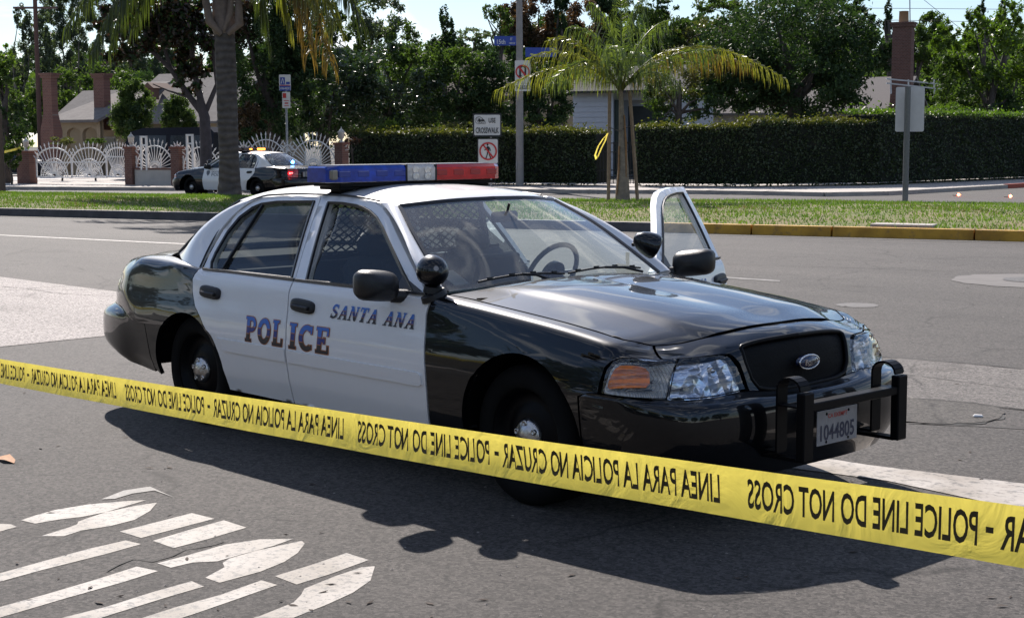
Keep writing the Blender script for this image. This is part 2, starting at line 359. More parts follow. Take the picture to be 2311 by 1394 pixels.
def t_of(s, z):
    P = Bsurf(np.stack([np.full(200, s), _zt], 1)); return float(np.interp(z, P[:, 2], _zt))
def SZ(pts): return [(s, t_of(s, z)) for s, z in pts]                      # (x, z) on the flank -> surface parameters
def yglass(z):
    z = np.asarray(z, float); return .888-.60*(z-.962)-.155*(z-.962)**2
def Gsurf(UV, side=1, off=0.0):                                            # side glass and door frames: (x, z)
    UV = np.atleast_2d(UV); bul = .012*np.cos((UV[:, 0]+1.8)*1.5)
    return np.stack([UV[:, 0], side*(yglass(UV[:, 1])+off+bul-.012), UV[:, 1]], 1)
def polyl(pts, n=None):
    P = np.array(pts, float); s = np.r_[0, np.cumsum(np.linalg.norm(np.diff(P, axis=0), axis=1))]; s /= s[-1]
    return lambda u: hermite(s, P, np.asarray(u, float))
def coons(c0, c1, d0, d1, bulge=None):
    """c0(u) at v=0, c1(u) at v=1, d0(v) at u=0, d1(v) at u=1"""
    p00, p10, p01, p11 = c0([0.])[0], c0([1.])[0], c1([0.])[0], c1([1.])[0]
    def f(UV):
        UV = np.atleast_2d(UV); u = UV[:, 0]; v = UV[:, 1]; U_ = u[:, None]; V_ = v[:, None]
        P = (1-V_)*c0(u)+V_*c1(u)+(1-U_)*d0(v)+U_*d1(v)-((1-U_)*(1-V_)*p00+U_*(1-V_)*p10+(1-U_)*V_*p01+U_*V_*p11)
        if bulge: P = P+bulge(u, v)
        return P
    return f
# hood: u 0 centre..1 side, v 0 front..1 rear
_hf = [tuple(Bsurf([[s, 10]])[0]) for s in (1.90, 1.65, 1.45, 1.2, 1.0, .85)]
_hs = [tuple(Bsurf([[s, 10]])[0]) for s in (.85, .70, .55, .4, .2, 0, -.3, -.54, -.60)]
_hr = [(-.52, 0, 1.004), (-.53, .3, .998), (-.56, .6, .976), _hs[-1]]
_hc = [_hf[0], (.6, 0, .893), (.3, 0, .928), (0, 0, .957), (-.3, 0, .985), (-.52, 0, 1.004)]
def _hb(u, v):
    # power dome: the middle panel sits proud of the sides along a crease that runs from grille corner to windscreen corner
    uc = .60+.10*v; w_ = .03; k = 1/(1+np.exp((u-uc)/w_*2.2)); a = .014*np.clip(v*6, .55, 1)*np.clip((1.05-v)*3, 0, 1)
    z = a*k+.020*np.sin(np.pi*np.clip(u, 0, 1))*np.sin(np.pi*np.clip(v, 0, 1))**.5*.9
    o = np.zeros((len(u), 3)); o[:, 2] = z; return o
HOOD = coons(polyl(_hf), polyl(_hr), polyl(_hc), polyl(_hs), _hb)
# roof
_rk = np.array([(-1.185, 0, 1.402), (-1.215, .33, 1.394), (-1.29, .555, 1.374), (-1.375, .612, 1.376), (-1.55, .603, 1.396), (-1.9, .592, 1.405), (-2.3, .595, 1.402), (-2.58, .608, 1.387), (-2.78, .606, 1.368), (-2.90, .555, 1.366), (-2.965, .30, 1.397), (-2.99, 0, 1.407)])
_rc = [-1.42, -1.44, -1.48, -1.52, -1.66, -1.95, -2.3, -2.5, -2.62, -2.66, -2.70, -2.72]
_rcz = lambda x: np.interp(x, [-2.9, -2.7, -2.5, -2.2, -1.9, -1.6, -1.4, -1.3], [1.425, 1.447, 1.461, 1.472, 1.474, 1.463, 1.442, 1.425])
_rC = np.array([(x, 0, _rcz(x)) for x in _rc])
def ROOF(UV):
    UV = np.atleast_2d(UV); a = hermite(np.arange(12.), _rk, UV[:, 0]); b = hermite(np.arange(12.), _rC, UV[:, 0]); r = np.minimum(UV[:, 1:2], 1.0)
    P = a+(b-a)*r; P[:, 2:3] = a[:, 2:3]+(b[:, 2:3]-a[:, 2:3])*(1-(1-r)**2.6); return P
# windscreen: u 0 centre..1 edge, v 0 bottom..1 top
_wb = [(-.575, 0, .985), (-.59, .4, .982), (-.66, .80, .966)]; _wt = [(-1.185, 0, 1.400), (-1.215, .33, 1.392), (-1.30, .585, 1.370)]
_we = [(-.66, .80, .966), (-.86, .748, 1.098), (-1.08, .68, 1.242), (-1.30, .585, 1.370)]
def _wbul(u, v): o = np.zeros((len(u), 3)); q = .016*np.sin(np.pi*v)*(1-u**2*.6); o[:, 0] = q*.6; o[:, 2] = q*.8; return o
WS = coons(polyl(_wb), polyl(_wt), polyl([(-.575, 0, .985), (-.88, 0, 1.203), (-1.185, 0, 1.400)]), polyl(_we), _wbul)
# backlight
_bb = [(-3.56, 0, 1.035), (-3.53, .4, 1.03), (-3.42, .695, 1.018)]; _bt = [(-2.985, 0, 1.403), (-2.96, .30, 1.394), (-2.905, .545, 1.366)]
_be = [(-3.42, .695, 1.018), (-3.235, .665, 1.13), (-3.055, .615, 1.25), (-2.905, .545, 1.366)]
BL = coons(polyl(_bb), polyl(_bt), polyl([_bb[0], (-3.27, 0, 1.243), _bt[0]]), polyl(_be), lambda u, v: np.stack([-.014*np.sin(np.pi*v), 0*u, .018*np.sin(np.pi*v)], 1))
# A pillar (u 0 screen edge..1 door) and C pillar (u 0 door..1 backlight), v 0 bottom..1 top
_ao = [(-.655, .893, .960), (-.82, .872-.005, 1.085), (-1.06, .765, 1.238), (-1.30, .662, 1.345), (-1.44, .610, 1.388)]
APIL = coons(polyl([_wb[2], (-.65, .86, .966), _ao[0]]), polyl([_we[-1], (-1.36, .602, 1.378), _ao[-1]]), polyl(_we), polyl(_ao),
             lambda u, v: np.stack([.012*np.sin(np.pi*u), .016*np.sin(np.pi*u), .010*np.sin(np.pi*u)], 1))
_ci = [(-2.86, .893, .960), (-2.86, .80, 1.10), (-2.81, .715, 1.24), (-2.71, .640, 1.345), (-2.58, .610, 1.387)]
_cb = [_ci[0], (-3.06, .868, .985), (-3.26, .785, 1.003), _be[0]]
_ct = [_ci[-1], (-2.70, .612, 1.379), (-2.80, .603, 1.366), _be[-1]]
CPIL = coons(polyl(_cb), polyl(_ct), polyl(_ci), polyl(_be), lambda u, v: np.stack([-.030*np.sin(np.pi*u)*np.sin(np.pi*v), .034*np.sin(np.pi*u)*np.sin(np.pi*v), .0*u], 1))
# boot lid: u 0 centre..1 side, v 0 front..1 rear
_tf = [(-3.575, 0, 1.032), (-3.545, .4, 1.027), (-3.44, .715, 1.014), tuple(Bsurf([[-3.38, 10]])[0])]
_ts = [tuple(Bsurf([[s, 10]])[0]) for s in (-3.38, -3.5, -3.6, -3.75, -3.9, -4.05)]
_tr = [tuple(Bsurf([[s, 10]])[0]) for s in (-5.0, -4.75, -4.5, -4.25, -4.05)]
BOOT = coons(polyl(_tf), polyl(_tr), polyl([_tf[0], (-3.8, 0, 1.018), _tr[0]]), polyl(_ts))
MAT = {}
def car_materials():
    M = MAT
    M['black'] = mat('black_paint', (.0018, .0022, .0034), .35, coat=.95, coat_rough=.03, spec=.12)
    M['white'] = mat('white_paint', (.80, .795, .79), .38, coat=.8, coat_rough=.05, noise=.025, nscale=3)
    M['trim'] = mat('black_trim', (.012, .012, .013), .5, spec=.4)
    M['mirror_shell'] = mat('textured_black_plastic', (.012, .012, .013), .42, bump=.12, bscale=900)
    M['rubber'] = mat('tyre_rubber', (.006, .006, .006), .85, spec=.15, noise=.2, nscale=9)
    M['steel_black'] = mat('black_steel', (.003, .003, .004), .42, spec=.12)
    M['chrome'] = mat('chrome', (.75, .75, .76), .12, metal=1)
    M['capmetal'] = mat('brushed_hub_cap', (.55, .54, .53), .28, metal=1, bump=.3, bscale=30)
    M['inner'] = mat('dark_cavity', (.004, .004, .004), .9, spec=.1)
    M['seal'] = mat('window_rubber', (.01, .01, .012), .4)
    M['brightseal'] = mat('window_bright_trim', (.10, .11, .13), .25, metal=.6)
    M['glass'] = glass_mat('window_glass', (.84, .90, .90), .75, dust_haze=.02)
    M['glass_dark'] = glass_mat('tinted_glass', (.62, .68, .70), 1.1, dust_haze=.008)
    M['screen'] = glass_mat('windscreen_glass', (.76, .88, .87), 1.05, dust_haze=.13)  # strong pale film stands in for the sky reflection veiling the cabin
    M['lens'] = glass_mat('clear_lens', (.90, .92, .94), 1.5)
    M['cloth'] = mat('dark_seat_cloth', (.018, .02, .024), .9, noise=.2, nscale=40)
    M['dash'] = mat('grey_dash_vinyl', (.15, .19, .185), .6)
    M['amber'] = mat('amber_lens', (.85, .22, .03), .25, coat=.6, spec=.6, noise=.15, nscale=60)
    M['redlens'] = mat('red_lens', (.50, .010, .014), .12, coat=1, noise=.35, nscale=14)
    M['bluelens'] = mat('blue_lens', (.006, .045, .34), .12, coat=1, noise=.45, nscale=14)
    M['clearbar'] = mat('clear_light_lens', (.52, .50, .47), .12, coat=1, noise=.25, nscale=30)
    M['plate'] = mat('licence_plate_white', (.34, .32, .31), .6, noise=.12, nscale=14)
    M['ink'] = mat('dark_blue_ink', (.03, .035, .07), .5)
    M['redink'] = mat('red_ink', (.5, .04, .03), .5)
    M['orange_edge'] = mat('orange_outline', (.42, .15, .05), .45)
    M['whiteink'] = mat('silver_letters', (.30, .32, .37), .5)
    M['emb'] = mat('blue_oval', (.01, .02, .06), .2, coat=1)
    # banded letters: blue at the top, dark at the foot
    m = bpy.data.materials.new('banded_letter_paint'); m.use_nodes = True; n = m.node_tree.nodes; l = m.node_tree.links
    a = n.new('ShaderNodeAttribute'); a.attribute_name = 'band'; r = n.new('ShaderNodeValToRGB'); e = r.color_ramp.elements
    r.color_ramp.interpolation = 'CONSTANT'
    e[0].position = 0; e[0].color = (.018, .012, .02, 1); e[1].position = .62; e[1].color = (.035, .15, .52, 1)
    for p_, c_ in ((.30, (.36, .13, .05, 1)), (.335, (.012, .03, .20, 1)), (.58, (.36, .13, .05, 1))):
        q = e.new(p_); q.color = c_
    l.new(a.outputs['Fac'], r.inputs[0]); l.new(r.outputs[0], n['Principled BSDF'].inputs['Base Color']); n['Principled BSDF'].inputs['Roughness'].default_value = .4
    M['banded'] = m
    # headlamp reflector
    m = mat('lamp_reflector', (.80, .82, .88), .16, metal=.75); n = m.node_tree.nodes; l = m.node_tree.links
    v = n.new('ShaderNodeTexVoronoi'); v.inputs['Scale'].default_value = 13; t = n.new('ShaderNodeTexCoord'); l.new(t.outputs['Object'], v.inputs['Vector'])
    k = n.new('ShaderNodeBump'); k.inputs['Strength'].default_value = 1; k.inputs['Distance'].default_value = .016
    l.new(v.outputs['Distance'], k.inputs['Height']); l.new(k.outputs[0], n['Principled BSDF'].inputs['Normal']); M['reflector'] = m; n['Principled BSDF'].inputs['Base Color'].default_value = (.80, .83, .90, 1); n['Principled BSDF'].inputs['Metallic'].default_value = .72; n['Principled BSDF'].inputs['Roughness'].default_value = .10
    m = mat('ribbed_reflector', (.80, .77, .72), .25, metal=.15); n = m.node_tree.nodes; l = m.node_tree.links
    t = n.new('ShaderNodeTexCoord'); v = n.new('ShaderNodeTexWave'); v.inputs['Scale'].default_value = 24; v.bands_direction = 'Y'; v.inputs['Distortion'].default_value = .5
    l.new(t.outputs['Object'], v.inputs['Vector']); k = n.new('ShaderNodeBump'); k.inputs['Strength'].default_value = 1; k.inputs['Distance'].default_value = .012
    l.new(v.outputs['Fac'], k.inputs['Height']); l.new(k.outputs[0], n['Principled BSDF'].inputs['Normal']); M['ribbed'] = m
    m = mat('grille_mesh', (.0025, .0025, .003), .7, spec=.2); n = m.node_tree.nodes; l = m.node_tree.links
    t = n.new('ShaderNodeTexCoord'); v = n.new('ShaderNodeTexChecker'); v.inputs['Scale'].default_value = 60; l.new(t.outputs['Object'], v.inputs['Vector'])
    k = n.new('ShaderNodeBump'); k.inputs['Strength'].default_value = .8; k.inputs['Distance'].default_value = .02; l.new(v.outputs['Fac'], k.inputs['Height']); l.new(k.outputs[0], n['Principled BSDF'].inputs['Normal']); M['grille'] = m
car_materials()
def ell(cx, cz, a, b, a0, a1, n=22): return [(cx+a*math.cos(R(a0+(a1-a0)*i/n)), cz+b*math.sin(R(a0+(a1-a0)*i/n))) for i in range(n+1)]
# outlines on the flank, (x, z)
FD_REAR = [(-1.815, .27), (-1.815, .38), (-1.82, .50), (-1.818, .65), (-1.838, .80), (-1.85, .88), (-1.842, .945)]
RD_REAR = [(-2.845, .945), (-2.872, .90), (-2.855, .824), (-2.80, .743), (-2.72, .68), (-2.62, .600), (-2.555, .53), (-2.512, .435), (-2.495, .36), (-2.48, .27)]
FD_FRONT = [(-.628, .950), (-.648, .90), (-.655, .86), (-.612, .60), (-.612, .48), (-.636, .27)]
FD_GLASS = [(-1.740, .958), (-1.905, 1.374), (-1.78, 1.375), (-1.642, 1.366), (-1.56, 1.355), (-1.485, 1.337), (-1.40, 1.306), (-1.31, 1.258), (-1.13, 1.147), (-.955, 1.038), (-.822, .958)]
FD_FRAME = [(-1.842, .948), (-2.005, 1.412), (-1.78, 1.413), (-1.62, 1.404), (-1.50, 1.388), (-1.40, 1.358), (-1.30, 1.312), (-1.08, 1.178), (-.88, 1.055), (-.73, .965), (-.67, .948)]
RD_GLASS = [(-2.742, .962), (-2.772, 1.00), (-2.778, 1.052), (-2.765, 1.173), (-2.72, 1.265), (-2.636, 1.325), (-2.559, 1.350), (-2.405, 1.366), (-2.045, 1.377), (-1.885, .962)]
RD_FRAME = [(-2.835, .948), (-2.842, 1.06), (-2.828, 1.19), (-2.775, 1.293), (-2.68, 1.358), (-2.58, 1.388), (-2.40, 1.403), (-2.012, 1.412), (-1.849, .948)]
def smooth_poly(p): return p
def hexa(mb, c, ax, r, h): pass
def letters_on(surf_xy, txt, x0, x1, z0, z1, side, slant, parent, name, outline=.0):
    """painted letters laid on the door skins; x0 = where reading starts"""
    polys, wd = glyph_polys(txt, 0, slant); V, F = union_mesh(polys)
    def place(V, off):
        x = x0+(x1-x0)*V[:, 0]/wd; z = z0+(z1-z0)*V[:, 1]; P = np.empty((len(V), 3))
        for i in range(len(V)):
            q = surf_xy(x[i], z[i]); P[i] = q; P[i, 1] += math.copysign(off, side)
        return P
    mb = MB()
    if outline:
        p2, _ = glyph_polys(txt, outline, slant); V2, F2 = union_mesh(p2); mb.add(place(V2, .0022), F2); nb = len(V2)
    else: nb = 0
    mb.cur = 1; mb.add(place(V, .0038), F)
    o = mb.build(name, [MAT['orange_edge'], MAT['banded']], parent)
    at = o.data.attributes.new('band', 'FLOAT', 'POINT'); bv = np.zeros(nb+len(V), dtype=np.float32); bv[nb:] = np.clip(V[:, 1], 0, 1); at.data.foreach_set('value', bv)
    return o
def flank(side):
    def f(x, z):
        return Bsurf([[x, t_of(x, z)]], side)[0]
    return f
def make_car(root, variant):
    M = MAT; col = {}
    sv = lambda sd: (lambda UV: Bsurf(UV, sd))
    gs = lambda sd: (lambda UV: Gsurf(UV, sd))
    # ---- front wings
    arch = [(x, z) for x, z in ell(.04, .34, .405, .40, 190, 0, 26)]       # over the tyre, rear to front
    for sd in (-1, 1):
        fd = SZ(FD_FRONT); fd = [(s+.006, t) for s, t in fd]
        top = [(-.60, 9.95), (-.3, 9.95), (0, 9.95), (.3, 9.95), (.55, 9.95), (.70, 9.95), (.85, 9.95)]
        seam = [(.87, 9.0), (.885, 8.2), (.90, 7.75)]
        hl = [(.82, 7.78), (.70, 7.70), (.62, 7.45), (.575, 7.0), (.56, 6.0), (.56, 5.08), (.50, 4.9), (.44, 4.3)]
        a2 = SZ([(x, z) for x, z in arch if z > .28])
        poly = fd[::-1][:0]+[(-.622, 9.9)]+top+seam+hl
        ar = a2[::-1]; ar = [p for p in ar if p[0] < .445]
        poly += ar+[(ar[-1][0]-.02, t_of(-.36, .262)), (-.628, t_of(-.63, .262))]+fd[::-1][1:]
        panel('front_wing', poly, sv(sd), M['black'], root, stp=(.035, .35), lip=.03)
        # cavity lip round the wheel
        # ---- doors
        for which in ('front', 'rear'):
            open_ = (variant == 'near' and sd == 1 and which == 'front')
            if which == 'front': sk = [(s-.006 if 1 else s, t) for s, t in SZ(FD_FRONT)]; low = SZ(FD_REAR); poly = [low[-1]]+[(x, 9.97) for x in (-1.84, -1.6, -1.3, -1.0, -.7, -.632)]+sk+low[:-1]
            else: low = SZ(FD_REAR); low = [(s-.012, t) for s, t in low]; sk = SZ(RD_REAR); poly = [sk[0]]+[(x, 9.97) for x in (-2.84, -2.5, -2.1, -1.856)]+low[::-1]+sk[::-1][:-1]
            hx, hy = (-.72, sd*.98)
            org = (hx, hy, 0) if open_ else (0, 0, 0)
            fr, gl = (FD_FRAME, FD_GLASS) if which == 'front' else (RD_FRAME, RD_GLASS)
            tmp = MB()
            def grab(nm, *a, **k):
                o = panel(nm, *a, **k); return o
            # door frame joined into the door skin as one mesh
            Vf, Ff, lf = cdt_region(fr, [gl], .05)
            def addframe(mb, sd=sd, Vf=Vf, Ff=Ff, lf=lf, org=org):
                o_ = np.array(org); P = Gsurf(Vf, sd, .004)-o_; Q = Gsurf(Vf, sd, -.035)-o_
                fl = (lambda f: f if sd < 0 else f[::-1])
                a = P[Ff[0][1]]-P[Ff[0][0]]; b = P[Ff[0][2]]-P[Ff[0][0]]; up = np.cross(a, b)[1]*sd > 0
                mb.add(P, [tuple(f) if up else tuple(f[::-1]) for f in Ff], True); mb.add(Q, [tuple(f[::-1]) if up else tuple(f) for f in Ff], True)
                for lp in lf:
                    n = len(lp); mb.add([P[i] for i in lp]+[Q[i] for i in lp], [(i, (i+1) % n, n+(i+1) % n, n+i) for i in range(n)])
            d = panel('front_door' if which == 'front' else 'rear_door', poly, sv(sd), M['white'], root, stp=(.05, .5), lip=.05 if open_ else .025, inner=open_, org=org, extra=addframe)
            if open_: tag(d, 'driver door standing wide open'); d.location = org; d.rotation_euler = (0, 0, -R(69))
            oo = np.array(org)
            # glass and its seals
            g = panel('window', gl, lambda UV, sd=sd: Gsurf(UV, sd, -.012), M['glass'], d, stp=.12, lip=0, org=org)
            if which == 'front': MF = GF = None
            sl_ = MB(); pts = resample(gl, (.06, .06)); P3 = Gsurf(pts, sd, .005)-oo
            cyc = list(P3)+[P3[0], P3[1]]
            for i in range(len(P3)): sl_.bar(cyc[i], cyc[i+1], .016, .014, up=(0, 1, 0))
            sl_.build('window_seal', M['seal'], g)
            if which == 'rear':
                b_ = MB(); b_.bar(Gsurf([[-2.555, 1.345]], sd, .0)[0]-oo, Gsurf([[-2.625, .965]], sd, .0)[0]-oo, .013, .02, up=(0, 1, 0)); b_.build('window_divider', M['seal'], g)
            # belt strip
            xb = np.linspace(-1.84, -.70, 20) if which == 'front' else np.linspace(-2.80, -1.852, 16)
            b_ = MB(); pp = [Bsurf([[x, 9.86]], sd)[0]-oo+np.array([0, sd*.004, .004]) for x in xb]
            for a, c in zip(pp[:-1], pp[1:]): b_.bar(a, c, .022, .014, up=(0, 0, 1))
            b_.build('belt_strip', M['brightseal'], d)
            # moulding
            xa, xc = ((-1.808, -.645) if which == 'front' else (-2.46, -1.83))
            mo = [(xa, .507), (xc-.02, .507), (xc, .517), (xc, .563), (xc-.02, .575), (xa, .575)] if which == 'front' else [(xa-.0, .507), (xc, .507), (xc, .578), (xa-.07, .578)]
            panel('body_moulding', SZ(mo), sv(sd), M['white'], d, stp=(.05, .4), lip=.011, off=.010, org=org)
            # handle: recess plate + pull
            hx_, hz = (-1.700, .826) if which == 'front' else (-2.648, .835)
            def fp(x, z, o=0.0, sd=sd, oo=oo): q = Bsurf([[x, t_of(x, z)]], sd)[0]; q[1] += sd*o; return q-oo
            hb = MB(); ring = []
            for k in range(24):
                a = 2*math.pi*k/24; ca, sa = math.cos(a), math.sin(a); ex = math.copysign(abs(ca)**.55, ca)*.110; ez = math.copysign(abs(sa)**.6, sa)*.036; ring.append((hx_+ex, hz+ez-ex*.06))
            for (sc, of) in ((1, .001), (1, .012), (.93, .019), (.75, .021)):
                hb.add([fp(hx_+(x-hx_)*sc, hz+(z-hz)*sc, of) for x, z in ring], [])
            for lv in range(3):
                for k in range(24): hb.f.append((lv*24+k, lv*24+(k+1) % 24, lv*24+24+(k+1) % 24, lv*24+24+k)); hb.s.append(True); hb.mi.append(0)
            hb.f.append(tuple(range(72, 96))); hb.s.append(True); hb.mi.append(0)
            hb.bar(fp(hx_-.075, hz-.002, .026), fp(hx_+.08, hz-.008, .026), .024, .02, up=(0, 0, 1), bev=.006)
            hb.build('door_handle', M['trim'], d)
            if which == 'front':       # wing mirror
                mr = MB(); c0 = np.array([-.915, sd*1.045, .995])-oo
                rings = []; nseg = 20
                prof = [(-.075, .55, .55), (-.066, .86, .86), (-.03, 1.0, 1.0), (.02, .98, .97), (.055, .82, .80), (.078, .5, .48), (.085, .15, .15)]
                vs = []
                for (dx, sy, sz) in prof:
                    for k in range(nseg):
                        a = 2*math.pi*k/nseg; ca, sa = math.cos(a), math.sin(a)
                        yy = math.copysign(abs(ca)**.5, ca)*.126*sy; zz = math.copysign(abs(sa)**.55, sa)*.080*sz
                        vs.append(c0+np.array([dx+.10*yy*sd*-.6, sd*yy, zz+.012*(yy/.12)]))
                fs = [(i*nseg+k, i*nseg+(k+1) % nseg, (i+1)*nseg+(k+1) % nseg, (i+1)*nseg+k) for i in range(len(prof)-1) for k in range(nseg)]
                mr.add(vs, fs, True); mr.add(vs[:nseg], [tuple(range(nseg))]); mr.add(vs[-nseg:], [tuple(range(nseg))])
                mr.tube([c0+np.array([.01, -sd*.08, -.055]), c0+np.array([.05, -sd*.15, -.060]), c0+np.array([.075, -sd*.20, -.070])], [.035, .036, .042], 10)
                tri = [(-.925, .955), (-.99, 1.04), (-.80, .962), (-.735, .952)]
                P = Gsurf([(-.955, .958), (-.955, 1.032), (-.735, .958)], sd, .012)-oo; mr.add(list(P)+list(P-np.array([0, sd*.02, 0])), [(0, 1, 2), (3, 4, 5), (0, 1, 4, 3), (1, 2, 5, 4), (2, 0, 3, 5)])
                mo_ = mr.build('wing_mirror', M['mirror_shell'], d)
            # lettering
            if which == 'front':
                if variant == 'near':
                    st, en = (-1.452, -.735) if sd < 0 else (-.735, -1.452)
                    o = letters_on(flank(sd), 'SANTA ANA', st, en, .782, .858, sd, .25, d, 'door_lettering')
                    if open_: o.data.transform(Matrix.Translation(-Vector(org)))
            if variant == 'near':
                if sd < 0:
                    if which == 'rear': letters_on(flank(sd), 'POL', -2.235, -1.848, .588, .730, sd, 0.0, d, 'door_lettering', .03)
                    else: letters_on(flank(sd), 'ICE', -1.800, -1.412, .588, .728, sd, 0.0, d, 'door_lettering', .03)
            elif which == 'front' and sd == 1:
                tb = MB(); 
                for tx, x0, x1, z0, h in (('SANTA ANA', -1.02, -1.62, .80, .055), ('POLICE', -1.02, -1.66, .70, .085)):
                    V, F = font_mesh(tx); lo, hi = V.min(0), V.max(0)
                    P = [flank(1)(x0+(x1-x0)*(v[0]-lo[0])/(hi[0]-lo[0]), z0+h*v[1]/.7)+np.array([0, .004, 0]) for v in V]; tb.add(P, F)
                tb.build('door_lettering', M['ink'], d)
                sh = MB(); P = [flank(1)(-.86+a, .80+b)+np.array([0, .004, 0]) for a, b in ((-.07, .06), (.0, .075), (.07, .06), (.065, -.03), (.0, -.10), (-.065, -.03))]; sh.add(P, [tuple(range(6))]); sh.build('door_badge', mat('grey_badge', (.12, .13, .16), .5), d)
        # ---- rear quarter
        arc2 = [p for p in ell(-2.913, .33, .395, .365, 0, 190, 24) if p[1] > .25]
        rd = [(s-.006, t) for s, t in SZ(RD_REAR)]; rd = [p for p in rd]
        keep = [p for p in rd[:7]]
        a2 = SZ(arc2); a2 = [p for p in a2 if p[0] < keep[-1][0]-.01 or p[1] > 3.7]
        poly = [(-2.853, 9.95)]+keep+a2+[(-3.36, t_of(-3.36, .30)), (-3.40, 4.35), (-3.55, 4.55), (-3.7, 4.9), (-3.8, 5.05), (-4.0, 5.05)]
        # tail-lamp opening edge
        poly += [(-4.13, 5.05), (-4.13, 8.3), (-4.04, 8.65), (-4.02, 9.95), (-3.9, 9.95), (-3.7, 9.95), (-3.4, 9.95), (-3.1, 9.95)]
        panel('rear_quarter', poly, sv(sd), M['black'], root, stp=(.035, .35), lip=.025)
        # tail lamp
        panel('tail_lamp', [(-4.14, 5.15), (-4.14, 8.0), (-4.25, 8.2), (-4.6, 8.0), (-4.55, 5.15)], sv(sd), M['redlens'], root, stp=(.05, .4), lip=.03, off=.006)
        # pillars
        panel('front_pillar', [(.03, 0), (.97, 0), (.97, 1), (.03, 1)], lambda UV, sd=sd: APIL(UV)*[1, sd, 1], M['white'], root, stp=(.25, .06), lip=.02)
        panel('rear_pillar', [(.02, 0), (.98, 0), (.98, 1), (.02, 1)], lambda UV, sd=sd: CPIL(UV)*[1, sd, 1], M['white'], root, stp=(.07, .07), lip=.02)
        # sill behind front wing
        # ---- lamps
        f = sv(sd)
        main = [(1.455, 5.15), (1.43, 6.3), (1.38, 6.95), (1.31, 7.22), (1.0, 7.55), (.965, 6.5), (.93, 5.15), (1.2, 5.1)]
        mark = [(.915, 5.15), (.955, 6.5), (.985, 7.62), (.84, 7.62), (.72, 7.5), (.65, 7.25), (.605, 6.7), (.59, 6.0), (.585, 5.15)]
        hs_ = empty('headlamp'); hs_.parent = root
        hs_obj = panel('bezel', [(1.475, 5.03), (1.455, 6.4), (1.40, 7.08), (1.31, 7.36), (.99, 7.70), (.84, 7.73), (.71, 7.62), (.63, 7.35), (.585, 6.7), (.57, 6.0), (.565, 5.03)], f, M['trim'], hs_, stp=(.05, .4), lip=.02, off=-.045)
        panel('reflector', main, f, M['reflector'], hs_, stp=(.05, .4), lip=0, off=-.032)
        panel('marker_reflector', mark, f, M['ribbed'], hs_, stp=(.05, .4), lip=0, off=-.020)
        am = [(.825, 5.6), (.845, 5.75), (.848, 6.4), (.83, 6.75), (.80, 6.9), (.70, 6.85), (.655, 6.6), (.625, 6.1), (.615, 5.65), (.63, 5.5)]
        panel('turn_signal', am, f, M['amber'], hs_, stp=(.04, .3), lip=.008, off=-.003)
        panel('lens', main, f, M['lens'], hs_, stp=(.05, .4), lip=.02, off=.004)
        panel('marker_lens', mark, f, M['lens'], hs_, stp=(.05, .4), lip=.02, off=.004)
        bb = MB(); c0 = f(np.array([[1.23, 6.3]]))[0]+np.array([-.05, 0, 0]); bb.lathe([(.012, .0), (.014, .03), (.010, .04), (.001, .042)], c0, 'X', 14); bb.build('bulb', M['chrome'], hs_)
        # header panel outboard piece and grille surround come below
    # ---- header panel (between hood and lamps), both halves in one piece
    hd = [(1.90, 9.93), (1.65, 9.93), (1.45, 9.93), (1.2, 9.93), (1.0, 9.93), (.87, 9.93), (.885, 9.0), (.90, 8.2), (.915, 7.82), (1.0, 7.8), (1.31, 7.45), (1.41, 7.2), (1.465, 6.5), (1.485, 5.4), (1.49, 5.05), (1.56, 5.05), (1.515, 5.6), (1.495, 6.6), (1.492, 7.45), (1.51, 7.75), (1.60, 7.87), (1.75, 7.92), (1.90, 7.95)]
    panel('header_panel', hd, lambda UV: Bsurf(UV), M['black'], root, stp=(.04, .3), lip=.025, mirror=True)
    gr = panel('grille', [(1.90, 7.85), (1.75, 7.82), (1.60, 7.78), (1.52, 7.66), (1.505, 7.4), (1.51, 6.5), (1.53, 5.7), (1.57, 5.25), (1.65, 5.12), (1.90, 5.08)], lambda UV: Bsurf(UV), M['grille'], root, stp=(.04, .3), lip=0, off=-.018, mirror=True)
    # grille surround rim
    rim = MB()
    pl = [(1.90, 7.90), (1.75, 7.87), (1.60, 7.82), (1.515, 7.70), (1.498, 7.4), (1.503, 6.5), (1.523, 5.65), (1.565, 5.2), (1.65, 5.08), (1.90, 5.04)]
    for sd in (-1, 1):
        P = Bsurf(resample(pl, (.04, .3), closed=False), sd); P[:, 0] -= .006
        rim.tube([p for p in P], .011, 8)
    rim.build('grille_surround', M['steel_black'], gr)
    eb = MB(); c = np.array([.966, 0, .70]); eb.lathe([(.0001, .020), (.9, .018), (1.0, .010), (1.04, -.01)], (0, 0, 0), 'X', 32)
    eb.v = [(c[0]+v[0], v[1]*.072, c[2]+v[2]*.030-.10*0) for v in eb.v]; em = eb.build('emblem', M['emb'], gr)
    er = MB(); er.tube([(c[0]+.012, math.cos(R(a))*.074, c[2]+math.sin(R(a))*.032) for a in range(0, 361, 12)], .0045, 6); er.build('emblem_rim', M['chrome'], em)
    et = MB(); sign_text(et, 'Ford', (c[0]+.0205, 0, c[2]), (0, 1, 0), (0, 0, 1), .026, .085, nrm=(1, 0, 0), off=.002); et.build('emblem_script', M['chrome'], em)
    # ---- hood
    hp = [(0, .004), (.5, .004), (.8, .004), (.985, .006), (.988, .3), (.988, .7), (.985, .995), (.6, 1), (.3, 1), (0, 1)]
    hood = panel('hood', hp, HOOD, M['black'], root, stp=(.045, .035), lip=.02, mirror=True)
    # cowl
    cw = MB(); 
